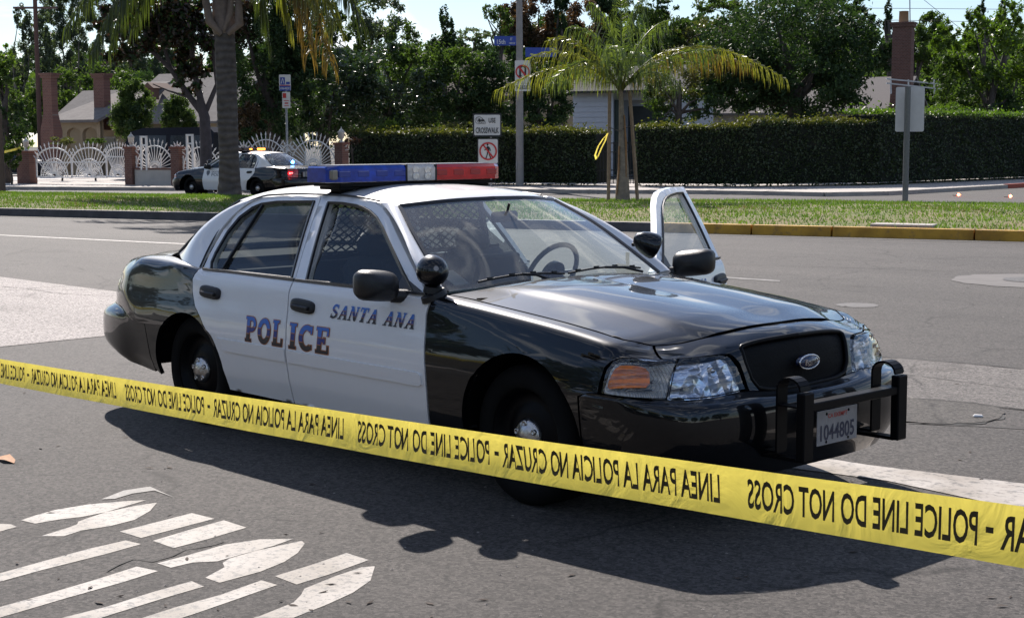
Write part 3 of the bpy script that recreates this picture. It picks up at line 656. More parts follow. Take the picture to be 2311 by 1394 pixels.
    for sd in (-1, 1):
        a = polyl(_hr)(np.linspace(0, 1, 12)); b = polyl(_wb)(np.linspace(0, 1, 12)); a[:, 2] -= .025; b[:, 2] -= .012; b[:, 0] -= .01
        vs = np.concatenate([a, b]); vs[:, 1] *= sd; cw.add(vs, [(i, i+1, 13+i, 12+i) for i in range(11)], True)
    cw.build('cowl', M['trim'], root)
    # ---- bumpers
    fb = [(1.90, 5.0), (1.5, 5.0), (1.2, 5.0), (.9, 5.0), (.58, 5.0), (.50, 4.82), (.452, 4.25), (.452, 2.0), (.47, .15), (.7, .05), (1.0, 0), (1.90, 0)]
    panel('front_bumper', fb, lambda UV: Bsurf(UV), M['black'], root, stp=(.045, .3), lip=.04, mirror=True)
    rb = [(-5.0, 5.0), (-4.5, 5.0), (-4.0, 5.0), (-3.82, 5.0), (-3.7, 4.82), (-3.55, 4.48), (-3.408, 4.28), (-3.372, t_of(-3.36, .30)), (-3.372, .1), (-3.7, 0), (-4.2, 0), (-5.0, 0)]
    panel('rear_bumper', rb, lambda UV: Bsurf(UV), M['black'], root, stp=(.05, .3), lip=.04, mirror=True)
    # ---- boot lid and tail panel
    panel('trunk_lid', [(0, 0), (.6, 0), (.985, 0), (.985, .5), (.985, .99), (.5, .99), (0, .99)], BOOT, M['black'], root, stp=(.06, .06), lip=.02, mirror=True)
    tl = panel('tail_panel', [(-5.0, 9.93), (-4.5, 9.93), (-4.04, 9.93), (-4.045, 8.7), (-4.13, 8.35), (-4.25, 8.35), (-4.62, 8.15), (-4.57, 5.05), (-5.0, 5.05)], lambda UV: Bsurf(UV), M['black'], root, stp=(.06, .3), lip=.02, mirror=True)
    # ---- greenhouse
    rp = [(0, 0), (3, 0), (5, 0), (8, 0), (11, 0), (11, 1), (0, 1)]
    panel('roof', rp, ROOF, M['white'], root, stp=(.22, .06), lip=.02, mirror=True)
    rg = MB()
    for sd in (-1, 1):
        pts = [Gsurf([p], sd, .014)[0] for p in [(-1.44, 1.396), (-1.62, 1.411), (-1.78, 1.419), (-2.0, 1.419), (-2.4, 1.410), (-2.6, 1.392), (-2.72, 1.352), (-2.80, 1.29), (-2.86, 1.18), (-2.87, 1.05), (-2.862, .97)]]
        P_ = polyl(pts)(np.linspace(0, 1, 40)); rg.tube([p for p in P_], .006, 5, smooth=True)
    rg.build('drip_rail', M['seal'], root)
    scr = panel('windscreen', [(0, 0), (1, 0), (1, 1), (0, 1)], WS, M['screen'], root, stp=(.08, .08), lip=0, mirror=True)
    ws = MB()
    for sd in (-1, 1):
        e1 = WS(np.stack([np.full(20, 1.0), np.linspace(0, 1, 20)], 1))*[1, sd, 1]; e2 = WS(np.stack([np.linspace(0, 1, 20), np.full(20, 1.0)], 1))*[1, sd, 1]
        for E_ in (e1, e2):
            for a, b in zip(E_[:-1], E_[1:]): ws.bar(a, b, .022, .012, up=(1, 0, 1))
    ws.build('windscreen_seal', M['seal'], scr)
    rw = panel('rear_window', [(0, 0), (1, 0), (1, 1), (0, 1)], BL, M['glass'] if variant == 'near' else M['screen'], root, stp=(.08, .08), lip=0, mirror=True)
    ws = MB()
    for sd in (-1, 1):
        for E_ in (BL(np.stack([np.full(20, 1.0), np.linspace(0, 1, 20)], 1))*[1, sd, 1], BL(np.stack([np.linspace(0, 1, 20), np.full(20, 1.0)], 1))*[1, sd, 1], BL(np.stack([np.linspace(0, 1, 20), np.full(20, .0)], 1))*[1, sd, 1]):
            for a, b in zip(E_[:-1], E_[1:]): ws.bar(a, b, .02, .012, up=(1, 0, 1))
    ws.build('rear_window_seal', M['seal'], rw)
    # wipers
    for y0, y1 in ((-.62, -.05), (-.02, .60)):
        wb = MB(); f = lambda y, dv: WS(np.array([[abs(y)/.8, dv]]))[0]*[1, 1 if y >= 0 else -1, 1]+np.array([.018, 0, .018])
        pts = [f(y, .03+.05*math.sin(math.pi*i/8)*.6) for i, y in enumerate(np.linspace(y0, y1, 9))]
        wb.tube(pts, .006, 6); a = np.array([-.56, y1-.12 if y0 < -.3 else y1-.05, .992]); wb.tube([a, (pts[4]+a)/2+np.array([0, 0, .012]), pts[4]], .008, 6)
        for p in pts[1:-1:2]: wb.bar(p+np.array([-.004, 0, .006]), p+np.array([.01, 0, .008]), .03, .01)
        wb.build('wiper', M['trim'], root)
    # ---- underbody, plus an added black shell that blocks light and darkens panel gaps
    ib = MB()
    for sd in (-1, 1):
        sA = np.linspace(-5.0, 1.90, 90); tA = np.linspace(.2, 9.6, 16); U_, T_ = np.meshgrid(sA, tA); uv = np.stack([U_.ravel(), T_.ravel()], 1)
        P = Bsurf(uv, 1); P[:, 1] = np.maximum(P[:, 1]-.05, 0); P[:, 0] = np.clip(P[:, 0], -4.2, .76); P[:, 2] -= np.where(uv[:, 1] > 8, .035, 0); P[:, 1] *= sd
        fs = []
        W_ = len(sA)
        for j in range(15):
            for i in range(W_-1):
                c_ = P[[j*W_+i, j*W_+i+1]].mean(0); ab = abs(c_[1])
                if ((c_[0]-.04)**2+(c_[2]-.34)**2) < .47**2 or ((c_[0]+2.913)**2+(c_[2]-.33)**2) < .45**2: continue
                if variant == 'near' and sd == 1 and -1.80 < c_[0] < -.66: continue
                fs.append((j*W_+i, j*W_+i+1, (j+1)*W_+i+1, (j+1)*W_+i))
        ib.add(P, fs)
    ib.box((-1.44, 0, .285), (1.96, 1.84, .03)); ib.box((-3.6, 0, .40), (1.2, 1.5, .03)); ib.box((.45, 0, .26), (.85, 1.3, .03))
    for xw in (.04, -2.913):       # wheel wells
        for sd in (-1, 1):
            ib.box((xw, sd*.62, .40), (.98, .02, .56)); n = 18
            vs = [(xw+.435*math.cos(math.pi*i/n), sd*y, .33+.42*math.sin(math.pi*i/n)) for y in (.60, .92) for i in range(n+1)]
            ib.add(vs, [(i, i+1, n+2+i, n+1+i) for i in range(n)])
    ib.box((-3.35, 0, .66), (.5, 1.5, .6)); ib.box((-3.3, 0, .985), (.6, 1.36, .03)); ib.box((-.42, 0, .62), (.03, 1.6, .66))
    ib.build('underbody_shell', M['inner'], root)
    # ---- wheels
    for x in (0.0, -2.913):
        for sd in (-1, 1):
            y = sd*.885; wh = empty('wheel', (x, y-sd*.115, .335)); wh.parent = root
            t = MB(); pr = [(.225, .0), (.235, .012), (.262, .018), (.30, .015), (.325, .0), (.335, -.02), (.337, -.06), (.337, -.16), (.335, -.20), (.30, -.235), (.225, -.225)]
            t.lathe([(r_, sd*(.115+h)) for r_, h in pr], (0, 0, 0), 'Y', 48)
            for gy in (-.05, -.085, -.135, -.17): t.lathe([(.3385, sd*(.115+gy+.006)), (.3385, sd*(.115+gy-.006))], (0, 0, 0), 'Y', 48)
            t.build('tyre', M['rubber'], wh)
            rm = MB(); rm.lathe([(.228, sd*.110), (.215, sd*.100), (.205, sd*.075), (.185, sd*.055), (.150, sd*.062), (.120, sd*.080), (.085, sd*.085), (.0, sd*.085)], (0, 0, 0), 'Y', 40)
            rm.build('rim', M['steel_black'], wh)
            hc = MB(); hc.lathe([(.082, sd*.075), (.080, sd*.100), (.066, sd*.112), (.052, sd*.113), (.045, sd*.122), (.0, sd*.124)], (0, 0, 0), 'Y', 28)
            for k in range(5):
                a = 2*math.pi*k/5+.4; cx, cz = .060*math.cos(a), .060*math.sin(a); hc.lathe([(.016, sd*.105), (.015, sd*.118), (.009, sd*.120), (.007, sd*.112), (0, sd*.112)], (cx, 0, cz), 'Y', 10)
            hc.build('hub_cap', M['capmetal'], wh)
    # ---- light bar
    lb = empty('light_bar', (-1.96, 0, 1.49)); lb.parent = root
    fb = MB()
    for sd in (-1, 1):
        fb.box((0, sd*.48, -.055), (.12, .09, .05), .01); fb.bar((0, sd*.50, -.05), (0, sd*.60, -.105), .10, .014); fb.box((0, sd*.50, -.035), (.2, .14, .02), .005)
    fb.box((0, 0, -.017), (.26, 1.18, .018), .004); fb.build('mount', M['steel_black'], lb)
    def seg(y0, y1, m, name, hx=.135, cap=0):
        # lens dome: chamfered section swept between y0 and y1
        sec = [(-hx, 0), (-hx, .075), (-hx*.90, .092), (hx*.90, .092), (hx, .075), (hx, 0)]
        b = MB(); ys = [(y0, 1, 1), (y1, 1, 1)]
        if cap: ys = [(y0, 1, 1), (y1-cap*.07, 1, 1), (y1-cap*.01, .72, .97), (y1, .66, .88)]
        vs = [(px*sx, y, .0+pz*sz) for (y, sx, sz) in ys for px, pz in sec]; n = len(sec)
        fs = [(i*n+k, i*n+(k+1) % n, (i+1)*n+(k+1) % n, (i+1)*n+k) for i in range(len(ys)-1) for k in range(n)]+[tuple(range(n)), tuple(range((len(ys)-1)*n, len(ys)*n))]
        b.add(vs, fs); return b.build(name, m, lb)
    lit = variant != 'near'
    barm = mat('dark_bar_lens', (.03, .012, .015), .15, coat=1) if lit else None
    seg(.118, .66, barm or M['redlens'], 'red_lens', cap=1); bl = seg(-.118, -.66, barm or M['bluelens'], 'blue_lens', cap=-1)
    if not lit:
        seg(-.105, .105, M['clearbar'], 'clear_lens', .137)
        d = MB()
        for y in (-.112, .112): d.box((0, y, .047), (.282, .013, .098), .003)
        d.build('lens_divider', M['trim'], lb)
        b_ = MB()
        for i in (0, 1):
            for j in (0, 1): b_.lathe([(.026, .140), (.024, .146), (.008, .143), (0, .143)], (0, -.045+.09*i, .026+.038*j), 'X', 14)
        b_.build('lamp_window', mat('pale_reflector', (.62, .58, .52), .2, metal=.3, coat=1), lb)
        b_ = MB(); b_.box((.118, -.625, .042), (.030, .045, .055), .006); b_.build('corner_lamp', mat('corner_lamp_glass', (.22, .20, .16), .2, coat=1), lb)
        b_ = MB(); b_.lathe([(.05, 0), (.05, .02), (.04, .03), (0, .03)], (-2.55, .0, 1.465), 'Z', 24); b_.build('roof_antenna', M['trim'], root)
        for k, (y0, y1) in enumerate(((-.56, -.16), (.16, .56))):
            mm_ = mat('dark_blue_module' if k == 0 else 'dark_red_module', ((.005, .030, .23) if k == 0 else (.30, .008, .010)), .2, coat=1)
            for y in np.linspace(y0, y1, 4): b_ = MB(); b_.box((.131, y, .045), (.014, .085, .035), .004); b_.build('lamp_module', mm_, lb)
        sb = MB(); sb.box((0, 0, .0945), (.19, 1.14, .005), .002); sb.build('top_plate', mat('pale_bar_top', (.35, .34, .36), .3, coat=.5), lb)
    else:
        b_ = MB(); b_.box((-.13, -.02-.14, .045), (.03, .34, .05), .01); b_.box((-.13, .30, .045), (.03, .12, .03), .01)
        b_.build('amber_lamp', mat('lit_amber', (1, .3, .05), .3, emit=(1, .22, .02), estr=7), lb)
    # ---- spotlights on the A pillars
    for sd in (-1, 1):
        sp = MB(); c = Vector((-.665, sd*(.885 if sd < 0 else .80), 1.075 if sd < 0 else 1.10))
        if sd > 0: c = Vector((-.66, .715, 1.132))
        ax = Vector((-.75, sd*-.15, .1)) if sd < 0 else Vector((.45, .80, -.42)); ax.normalize()
        q = ax.to_track_quat('Z', 'Y'); nn = 24
        pr = [(.002, -.082), (.03, -.076), (.055, -.060), (.073, -.032), (.080, 0), (.080, .03), (.076, .040), (.070, .042), (.0, .040)] if sd < 0 else [(.002, -.10), (.03, -.09), (.052, -.06), (.066, -.025), (.073, .01), (.074, .035), (.070, .045), (.0, .042)]
        vs = [];
        for r_, h in pr:
            for k in range(nn): vs.append(q @ Vector((r_*math.cos(2*math.pi*k/nn), r_*math.sin(2*math.pi*k/nn), h))+c)
        sp.add(vs, [(i*nn+k, i*nn+(k+1) % nn, (i+1)*nn+(k+1) % nn, (i+1)*nn+k) for i in range(len(pr)-1) for k in range(nn)], True)
        spo = sp.build('spotlight', M['black'], root)
        fo = Vector((-.80, sd*.80, 1.075)) if sd < 0 else Vector((-.83, .765, 1.12))
        a_ = MB(); a_.tube([fo, fo.lerp(c, .55), c], [.017, .015, .012] if sd < 0 else [.012, .011, .010], 10); a_.build('spotlight_arm', M['chrome'] if sd < 0 else M['steel_black'], spo)
        if sd < 0:
            a_ = MB(); d_ = (Vector(CAMP)-c).normalized(); fwd = Vector((1, -.55, .28)).normalized(); qq = fwd.to_track_quat('Z', 'Y'); vs = [qq @ Vector((.013*math.cos(2*math.pi*k/14), .013*math.sin(2*math.pi*k/14), .0835 if 1 else 0))+c for k in range(14)]
            a_.add(vs, [tuple(range(14))]); a_.build('spotlight_knob', M['plate'], spo)
            a_ = MB(); a_.tube([c+Vector((0, 0, -.075)), c+Vector((-.005, 0, -.105))], [.045, .05], 14); a_.tube([c+Vector((-.005, 0, -.11)), c+Vector((0, .01, -.135))], [.065, .07], 16); a_.build('spotlight_base', M['trim'], spo)
    # ---- push bumper
    if variant == 'near':
        pb = empty('push_bumper', (1.125, 0, .45)); pb.parent = root; O = np.array([1.15, 0, .45])
        for sd in (-1, 1):
            u = MB(); y = sd*.365
            u.box((.10, y, .024), (.045, .074, .305), .005)
            prof = [(.085, .185)]+[(.025+.062*math.cos(a), .185+.050*math.sin(a)) for a in np.linspace(0, math.pi, 9)]+[(-.037, .185), (-.037, -.10), (-.10, -.10)]
            for a, b in zip(prof[:-1], prof[1:]): u.bar((a[0]+.01, y, a[1]), (b[0]+.01, y, b[1]), .075, .010, up=(0, 1, 0)) if False else u.bar((a[0]+.01, y, a[1]), (b[0]+.01, y, b[1]), .010, .072, up=(0, 1, 0))
            u.bar((-.03, y, .11), (.09, y, .11), .008, .055, up=(0, 1, 0)); u.bar((-.03, y, -.12), (.09, y, -.12), .008, .055, up=(0, 1, 0)); u.box((-.02, y-sd*.0, -.125), (.22, .06, .012), .0)
            u.build('upright', M['steel_black'], pb)
        cb = MB(); cb.box((.085, 0, .108), (.062, .70, .038), .004); cb.build('crossbar', M['steel_black'], pb)
        lp = empty('licence_plate', (1.137, 0, .425)); lp.parent = root
        a = MB(); a.box((0, 0, 0), (.004, .310, .158), .0015); a.build('plate', M['plate'], lp)
        a = MB(); sign_text(a, '1044805', (.002, 0, -.022), (0, 1, 0), (0, 0, 1), .070, .262, nrm=(1, 0, 0), off=.0015); a.build('plate_number', M['ink'], lp)
        a = MB(); sign_text(a, 'CA EXEMPT', (.002, 0, .052), (0, 1, 0), (0, 0, 1), .020, .150, nrm=(1, 0, 0), off=.0015); a.build('plate_heading', M['redink'], lp)
        a = MB()
        for y in (-.085, .085):
            for z in (.062, -.066): a.lathe([(.007, .002), (.006, .005), (0, .005)], (0, y, z), 'X', 8)
        a.build('plate_bolt', M['steel_black'], lp)
        # unit number on the far front corner of the header
        a = MB(); V, F = font_mesh('1533'); V = V.copy(); lo, hi = V.min(0), V.max(0)
        uv = np.stack([.985+.20*(V[:, 0]-lo[0])/(hi[0]-lo[0]), 8.35+.95*(V[:, 1]/.7)], 1); uv[:, 0] = 2.17-uv[:, 0]
        P = Bsurf(uv, 1); a.add(P+np.array([.002, .001, .0035]), F); a.build('unit_number', M['whiteink'], root)
    else:
        a = MB(); V, F = font_mesh('SANTA ANA POLICE'); lo, hi = V.min(0), V.max(0)
        Y = .50-1.0*(V[:, 0]-lo[0])/(hi[0]-lo[0]); P = []
        for y, zz in zip(Y, V[:, 1]):
            t_ = 8.25+.95*zz/.7; s_ = -5.0+abs(y)*.95; q = Bsurf([[s_, t_]], 1)[0]; q[1] = y; P.append(q+np.array([-.004, 0, .003]))
        a.add(P, F); a.build('trunk_lettering', M['whiteink'], root)
        lp = empty('licence_plate', (-4.262, 0, .77)); lp.parent = root
        a = MB(); a.box((0, 0, 0), (.006, .310, .158), .002); a.box((-.002, .235, .0), (.02, .10, .15), .002); a.box((-.002, -.235, .0), (.02, .10, .15), .002); a.build('plate', M['plate'], lp)
        a = MB(); sign_text(a, '1044811', (-.003, 0, -.01), (0, -1, 0), (0, 0, 1), .07, .26, nrm=(-1, 0, 0), off=.002); a.build('plate_number', M['ink'], lp)
        a = MB(); q = Bsurf([[-4.25, 6.6]], 1)[0]
        for dy in (.03, -.05): a.lathe([(.001, -.04), (.022, -.035), (.028, -.02), (.028, 0)], (q[0]-.0, q[1]+dy, q[2]), 'X', 12)
        a.build('lit_bulb', mat('lit_red', (1, .1, .1), .3, emit=(1, .05, .05), estr=8), root)
        a = MB(); a.lathe([(.001, -.05), (.04, -.045), (.05, -.02), (.05, 0)], (-3.45, -.12, 1.13), 'X', 14)
        a.build('deck_light', mat('lit_blue', (.1, .4, 1), .3, emit=(.03, .25, 1), estr=28), root)
        a = MB()
        for p in (Bsurf([[-3.55, 9.6]], 1)[0], Bsurf([[-4.0, 9.4]], 1)[0]): a.lathe([(.001, .03), (.02, .02), (.02, 0)], p, 'Z', 10)
        a.build('strobe', mat('lit_white', (1, 1, .9), .3, emit=(1, .95, .85), estr=10), root)
    # ---- interior
    it = MB(); it.box((-.80, 0, .855), (.42, 1.50, .16), .06); it.box((-.72, .37, .93), (.28, .46, .08), .04); it.box((-.74, 0, .90), (.34, 1.44, .05), .02); it.build('dashboard', M['dash'], root)
    for y in (-.37, .37):
        s_ = MB(); s_.box((-1.42, y, .50), (.54, .52, .20), .07)
        Mx = Matrix.Rotation(R(-16), 3, 'Y'); s_.box((-1.70, y, .78), (.16, .50, .60), .06, Mx); s_.box((-1.79, y, 1.115), (.11, .26, .14), .045, Mx)
        for q in (-.06, .06): s_.tube([(-1.77, y+q, 1.02), (-1.79, y+q, 1.12)], .008, 6)
        s_.build('front_seat', M['cloth'], root)
    s_ = MB(); s_.box((-2.60, 0, .50), (.50, 1.30, .22), .07); s_.box((-2.93, 0, .74), (.16, 1.30, .46), .06, Matrix.Rotation(R(-20), 3, 'Y')); s_.build('rear_seat', M['cloth'], root)
    sw = MB(); cc = Vector((-1.10, .37, .965)); q = Vector((-.88, 0, .45)).normalized().to_track_quat('Z', 'Y')
    sw.tube([q @ Vector((.185*math.cos(2*math.pi*k/30), .185*math.sin(2*math.pi*k/30), 0))+cc for k in range(31)], .015, 8)
    for a in (0, 180, 270): sw.bar(cc, q @ Vector((.18*math.cos(R(a)), .18*math.sin(R(a)), 0))+cc, .04, .016)
    sw.tube([cc, cc+Vector((.24, 0, -.12))], .03, 8); sw.lathe([(.0, .02), (.07, .015), (.08, -.02)], (0, 0, 0), 'Z', 16)
    nv = 3*16; sw.v[-nv:] = [tuple(q @ Vector(v)+cc) for v in sw.v[-nv:]]; sw.build('steering_wheel', M['trim'], root)
    mr = MB(); mr.box((-1.10, .0, 1.300), (.03, .24, .06), .012, Matrix.Rotation(R(12), 3, 'Z')); mr.tube([(-1.08, 0, 1.32), (-1.06, 0, 1.375)], .008, 6); mr.build('rear_view_mirror', M['trim'], root)
    if variant == 'near':
        lt = MB(); lt.box((-1.12, -.05, .99), (.05, .30, .22), .01, Matrix.Rotation(R(14), 3, 'Y')); lt.box((-1.22, -.05, .885), (.25, .30, .025), .008); lt.tube([(-1.15, -.03, .40), (-1.18, -.04, .88)], .02, 8); lt.build('laptop', M['trim'], root)
        # partition: frame, lower panel and expanded-metal mesh
        cg = MB(); x0 = -1.97
        zt_, zb_ = 1.385, .50
        for a, b in (((x0, -.60, zt_), (x0, .60, zt_)), ((x0, -.74, 1.06), (x0, .74, 1.06)), ((x0, -.58, zt_), (x0, -.76, .60)), ((x0, .58, zt_), (x0, .76, .60)), ((x0, 0, zt_), (x0, 0, .60))): cg.bar(a, b, .028, .028, up=(1, 0, 0))
        cg.box((x0, 0, .79), (.012, 1.46, .50)); cg.build('prisoner_partition', M['steel_black'], root)
        ms = MB()
        def dm(pa, pb, pc, pd, nx_, nz_):     # diamond mesh in a quad
            pa, pb, pc, pd = map(np.array, (pa, pb, pc, pd)); F_ = lambda u, v: pa*(1-u)*(1-v)+pb*u*(1-v)+pc*u*v+pd*(1-u)*v
            for i in range(nx_):
                for j in range(nz_):
                    u0, u1, v0, v1 = i/nx_, (i+1)/nx_, j/nz_, (j+1)/nz_; um, vm = (u0+u1)/2, (v0+v1)/2; p = [F_(um, v0), F_(u1, vm), F_(um, v1), F_(u0, vm)]
                    for k in range(4): ms.bar(p[k], p[(k+1) % 4], .008, .006, up=(1, 0, 0))
        dm((x0, -.68, 1.07), (x0, -.02, 1.07), (x0, -.02, 1.37), (x0, -.57, 1.37), 9, 7); dm((x0, .02, 1.07), (x0, .68, 1.07), (x0, .57, 1.37), (x0, .02, 1.37), 9, 7)
        ms.build('partition_mesh', M['steel_black'], root)
        pp = MB(); pp.box((-1.28, -.22, .96), (.16, .11, .006), 0, Matrix.Rotation(R(25), 3, 'Y')); pp.build('paper', M['plate'], root)
    return root
car = empty('police_car', (0, 0, 0), 0, 'foreground black and white police sedan with driver door open and blue and red light bar', 'police car', 'police cars')
make_car(car, 'near')
# ------------------------------------------------------------------ ground, roads, kerbs, median
rng = np.random.default_rng(11)
def node_mat(name):
    m = bpy.data.materials.new(name); m.use_nodes = True; return m, m.node_tree.nodes, m.node_tree.links, m.node_tree.nodes['Principled BSDF']
def asphalt(name, base, patch=.20):
    m, n, l, b = node_mat(name); t = n.new('ShaderNodeTexCoord')
    a = n.new('ShaderNodeTexNoise'); a.inputs['Scale'].default_value = 70; a.inputs['Detail'].default_value = 6; a.inputs['Roughness'].default_value = .95
    c = n.new('ShaderNodeTexNoise'); c.inputs['Scale'].default_value = .55; c.inputs['Detail'].default_value = 6; c.inputs['Roughness'].default_value = .6
    v = n.new('ShaderNodeTexVoronoi'); v.inputs['Scale'].default_value = 110
    for x in (a, v): l.new(t.outputs['Object'], x.inputs['Vector'])
    mp_ = n.new('ShaderNodeMapping'); mp_.inputs['Rotation'].default_value = (0, 0, -R(20)); mp_.inputs['Scale'].default_value = (.35, 1.5, 1); l.new(t.outputs['Object'], mp_.inputs[0]); l.new(mp_.outputs[0], c.inputs['Vector'])
    r = n.new('ShaderNodeValToRGB'); r.color_ramp.elements[0].position = .36; r.color_ramp.elements[1].position = .66
    r.color_ramp.elements[0].color = (*[q*.30 for q in base], 1); r.color_ramp.elements[1].color = (*[q*1.65 for q in base], 1); l.new(a.outputs['Fac'], r.inputs[0])
    r2 = n.new('ShaderNodeValToRGB'); r2.color_ramp.elements[0].position = .32; r2.color_ramp.elements[1].position = .68
    r2.color_ramp.elements[0].color = (1-patch,)*3+(1,); r2.color_ramp.elements[1].color = (1+patch*.8, 1+patch*.77, 1+patch*.72, 1); l.new(c.outputs['Fac'], r2.inputs[0])
    mx = n.new('ShaderNodeMixRGB'); mx.blend_type = 'MULTIPLY'; mx.inputs[0].default_value = 1; l.new(r.outputs[0], mx.inputs[1]); l.new(r2.outputs[0], mx.inputs[2])
    # pale chips of aggregate
    r3 = n.new('ShaderNodeValToRGB'); r3.color_ramp.elements[0].position = .0; r3.color_ramp.elements[1].position = .22; r3.color_ramp.elements[0].color = (.8, .8, .8, 1); r3.color_ramp.elements[1].color = (0, 0, 0, 1)
    l.new(v.outputs['Distance'], r3.inputs[0]); vg = n.new('ShaderNodeTexVoronoi'); vg.inputs['Scale'].default_value = 62; l.new(t.outputs['Object'], vg.inputs['Vector']); sg = n.new('ShaderNodeSeparateColor'); l.new(vg.outputs['Color'], sg.inputs[0]); rg_ = n.new('ShaderNodeValToRGB'); rg_.color_ramp.elements[0].color = (.50, .50, .50, 1); rg_.color_ramp.elements[1].color = (1.55, 1.52, 1.48, 1); l.new(sg.outputs[0], rg_.inputs[0])
    mg = n.new('ShaderNodeMixRGB'); mg.blend_type = 'MULTIPLY'; mg.inputs[0].default_value = 1; l.new(mx.outputs[0], mg.inputs[1]); l.new(rg_.outputs[0], mg.inputs[2]); mx = mg
    m2 = n.new('ShaderNodeMixRGB'); m2.inputs[2].default_value = (*[min(1, q*3.2) for q in base], 1); l.new(r3.outputs[0], m2.inputs[0]); l.new(mx.outputs[0], m2.inputs[1])
    nd = n.new('ShaderNodeTexNoise'); nd.inputs['Scale'].default_value = 1.4; nd.inputs['Detail'].default_value = 5; l.new(t.outputs['Object'], nd.inputs['Vector'])
    wq = n.new('ShaderNodeMixRGB'); wq.inputs[0].default_value = .35; l.new(t.outputs['Object'], wq.inputs[1]); l.new(nd.outputs['Color'], wq.inputs[2])
    ve = n.new('ShaderNodeTexVoronoi'); ve.feature = 'DISTANCE_TO_EDGE'; ve.inputs['Scale'].default_value = .42; l.new(wq.outputs[0], ve.inputs['Vector'])
    rc = n.new('ShaderNodeValToRGB'); rc.color_ramp.elements[0].position = .0015; rc.color_ramp.elements[1].position = .005; rc.color_ramp.elements[0].color = (.35, .35, .35, 1); rc.color_ramp.elements[1].color = (1, 1, 1, 1); l.new(ve.outputs['Distance'], rc.inputs[0])
    st = n.new('ShaderNodeTexNoise'); st.inputs['Scale'].default_value = .9; st.inputs['Detail'].default_value = 7; st.inputs['Roughness'].default_value = .7; st.inputs['Distortion'].default_value = 1; l.new(t.outputs['Object'], st.inputs['Vector'])
    rs = n.new('ShaderNodeValToRGB'); rs.color_ramp.elements[0].position = .56; rs.color_ramp.elements[1].position = .70; rs.color_ramp.elements[0].color = (1, 1, 1, 1); rs.color_ramp.elements[1].color = (.66, .65, .64, 1); l.new(st.outputs['Fac'], rs.inputs[0])
    mk = n.new('ShaderNodeValToRGB'); mk.color_ramp.elements[0].position = .46; mk.color_ramp.elements[1].position = .54; l.new(st.outputs['Fac'], mk.inputs[0])
    m3 = n.new('ShaderNodeMixRGB'); m3.blend_type = 'MULTIPLY'; l.new(mk.outputs[0], m3.inputs[0]); l.new(m2.outputs[0], m3.inputs[1]); l.new(rc.outputs[0], m3.inputs[2])
    m4 = n.new('ShaderNodeMixRGB'); m4.blend_type = 'MULTIPLY'; m4.inputs[0].default_value = 1; l.new(m3.outputs[0], m4.inputs[1]); l.new(rs.outputs[0], m4.inputs[2])
    l.new(m4.outputs[0], b.inputs['Base Color']); b.inputs['Roughness'].default_value = .85; b.inputs['Specular IOR Level'].default_value = .35
    k = n.new('ShaderNodeBump'); k.inputs['Strength'].default_value = .55; k.inputs['Distance'].default_value = .008; l.new(a.outputs['Fac'], k.inputs['Height']); l.new(k.outputs[0], b.inputs['Normal'])
    return m
def wornpaint(name, col, under=(.09, .088, .086), lo=.36, hi=.44, sc=26):
    m, n, l, b = node_mat(name); t = n.new('ShaderNodeTexCoord')
    a = n.new('ShaderNodeTexNoise'); a.inputs['Scale'].default_value = sc; a.inputs['Detail'].default_value = 8; a.inputs['Roughness'].default_value = .75; l.new(t.outputs['Object'], a.inputs['Vector'])
    r = n.new('ShaderNodeValToRGB'); r.color_ramp.elements[0].position = lo; r.color_ramp.elements[1].position = hi; r.color_ramp.elements[0].color = (*under, 1); r.color_ramp.elements[1].color = (*col, 1); l.new(a.outputs['Fac'], r.inputs[0])
    c = n.new('ShaderNodeTexNoise'); c.inputs['Scale'].default_value = 2.2; c.inputs['Detail'].default_value = 4; l.new(t.outputs['Object'], c.inputs['Vector'])
    r2 = n.new('ShaderNodeValToRGB'); r2.color_ramp.elements[0].color = (.66, .62, .56, 1); r2.color_ramp.elements[1].color = (1.1, 1.1, 1.1, 1); r2.color_ramp.elements[0].position = .35; r2.color_ramp.elements[1].position = .6; l.new(c.outputs['Fac'], r2.inputs[0])
    mx = n.new('ShaderNodeMixRGB'); mx.blend_type = 'MULTIPLY'; mx.inputs[0].default_value = 1; l.new(r.outputs[0], mx.inputs[1]); l.new(r2.outputs[0], mx.inputs[2])
    l.new(mx.outputs[0], b.inputs['Base Color']); b.inputs['Roughness'].default_value = .7
    return m
M_ASPH = asphalt('asphalt', (.066, .0605, .057)); M_CONC = asphalt('road_concrete', (.30, .275, .262), .12)
M_WALK = mat('sidewalk_concrete', (.40, .365, .33), .9, noise=.12, nscale=1.5, bump=.1, bscale=80)
M_SOIL = mat('soil', (.055, .050, .040), 1, noise=.3, nscale=2)
M_PAINT = wornpaint('worn_white_road_paint', (.25, .228, .205), lo=.41, hi=.50); M_YEL = wornpaint('worn_yellow_kerb_paint', (.50, .27, .025), (.22, .13, .05), .32, .46, 5)
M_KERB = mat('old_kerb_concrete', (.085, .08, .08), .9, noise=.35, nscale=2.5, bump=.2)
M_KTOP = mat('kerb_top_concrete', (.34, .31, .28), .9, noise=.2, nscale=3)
M_DARK = mat('crack_filler', (.030, .028, .026), .9)
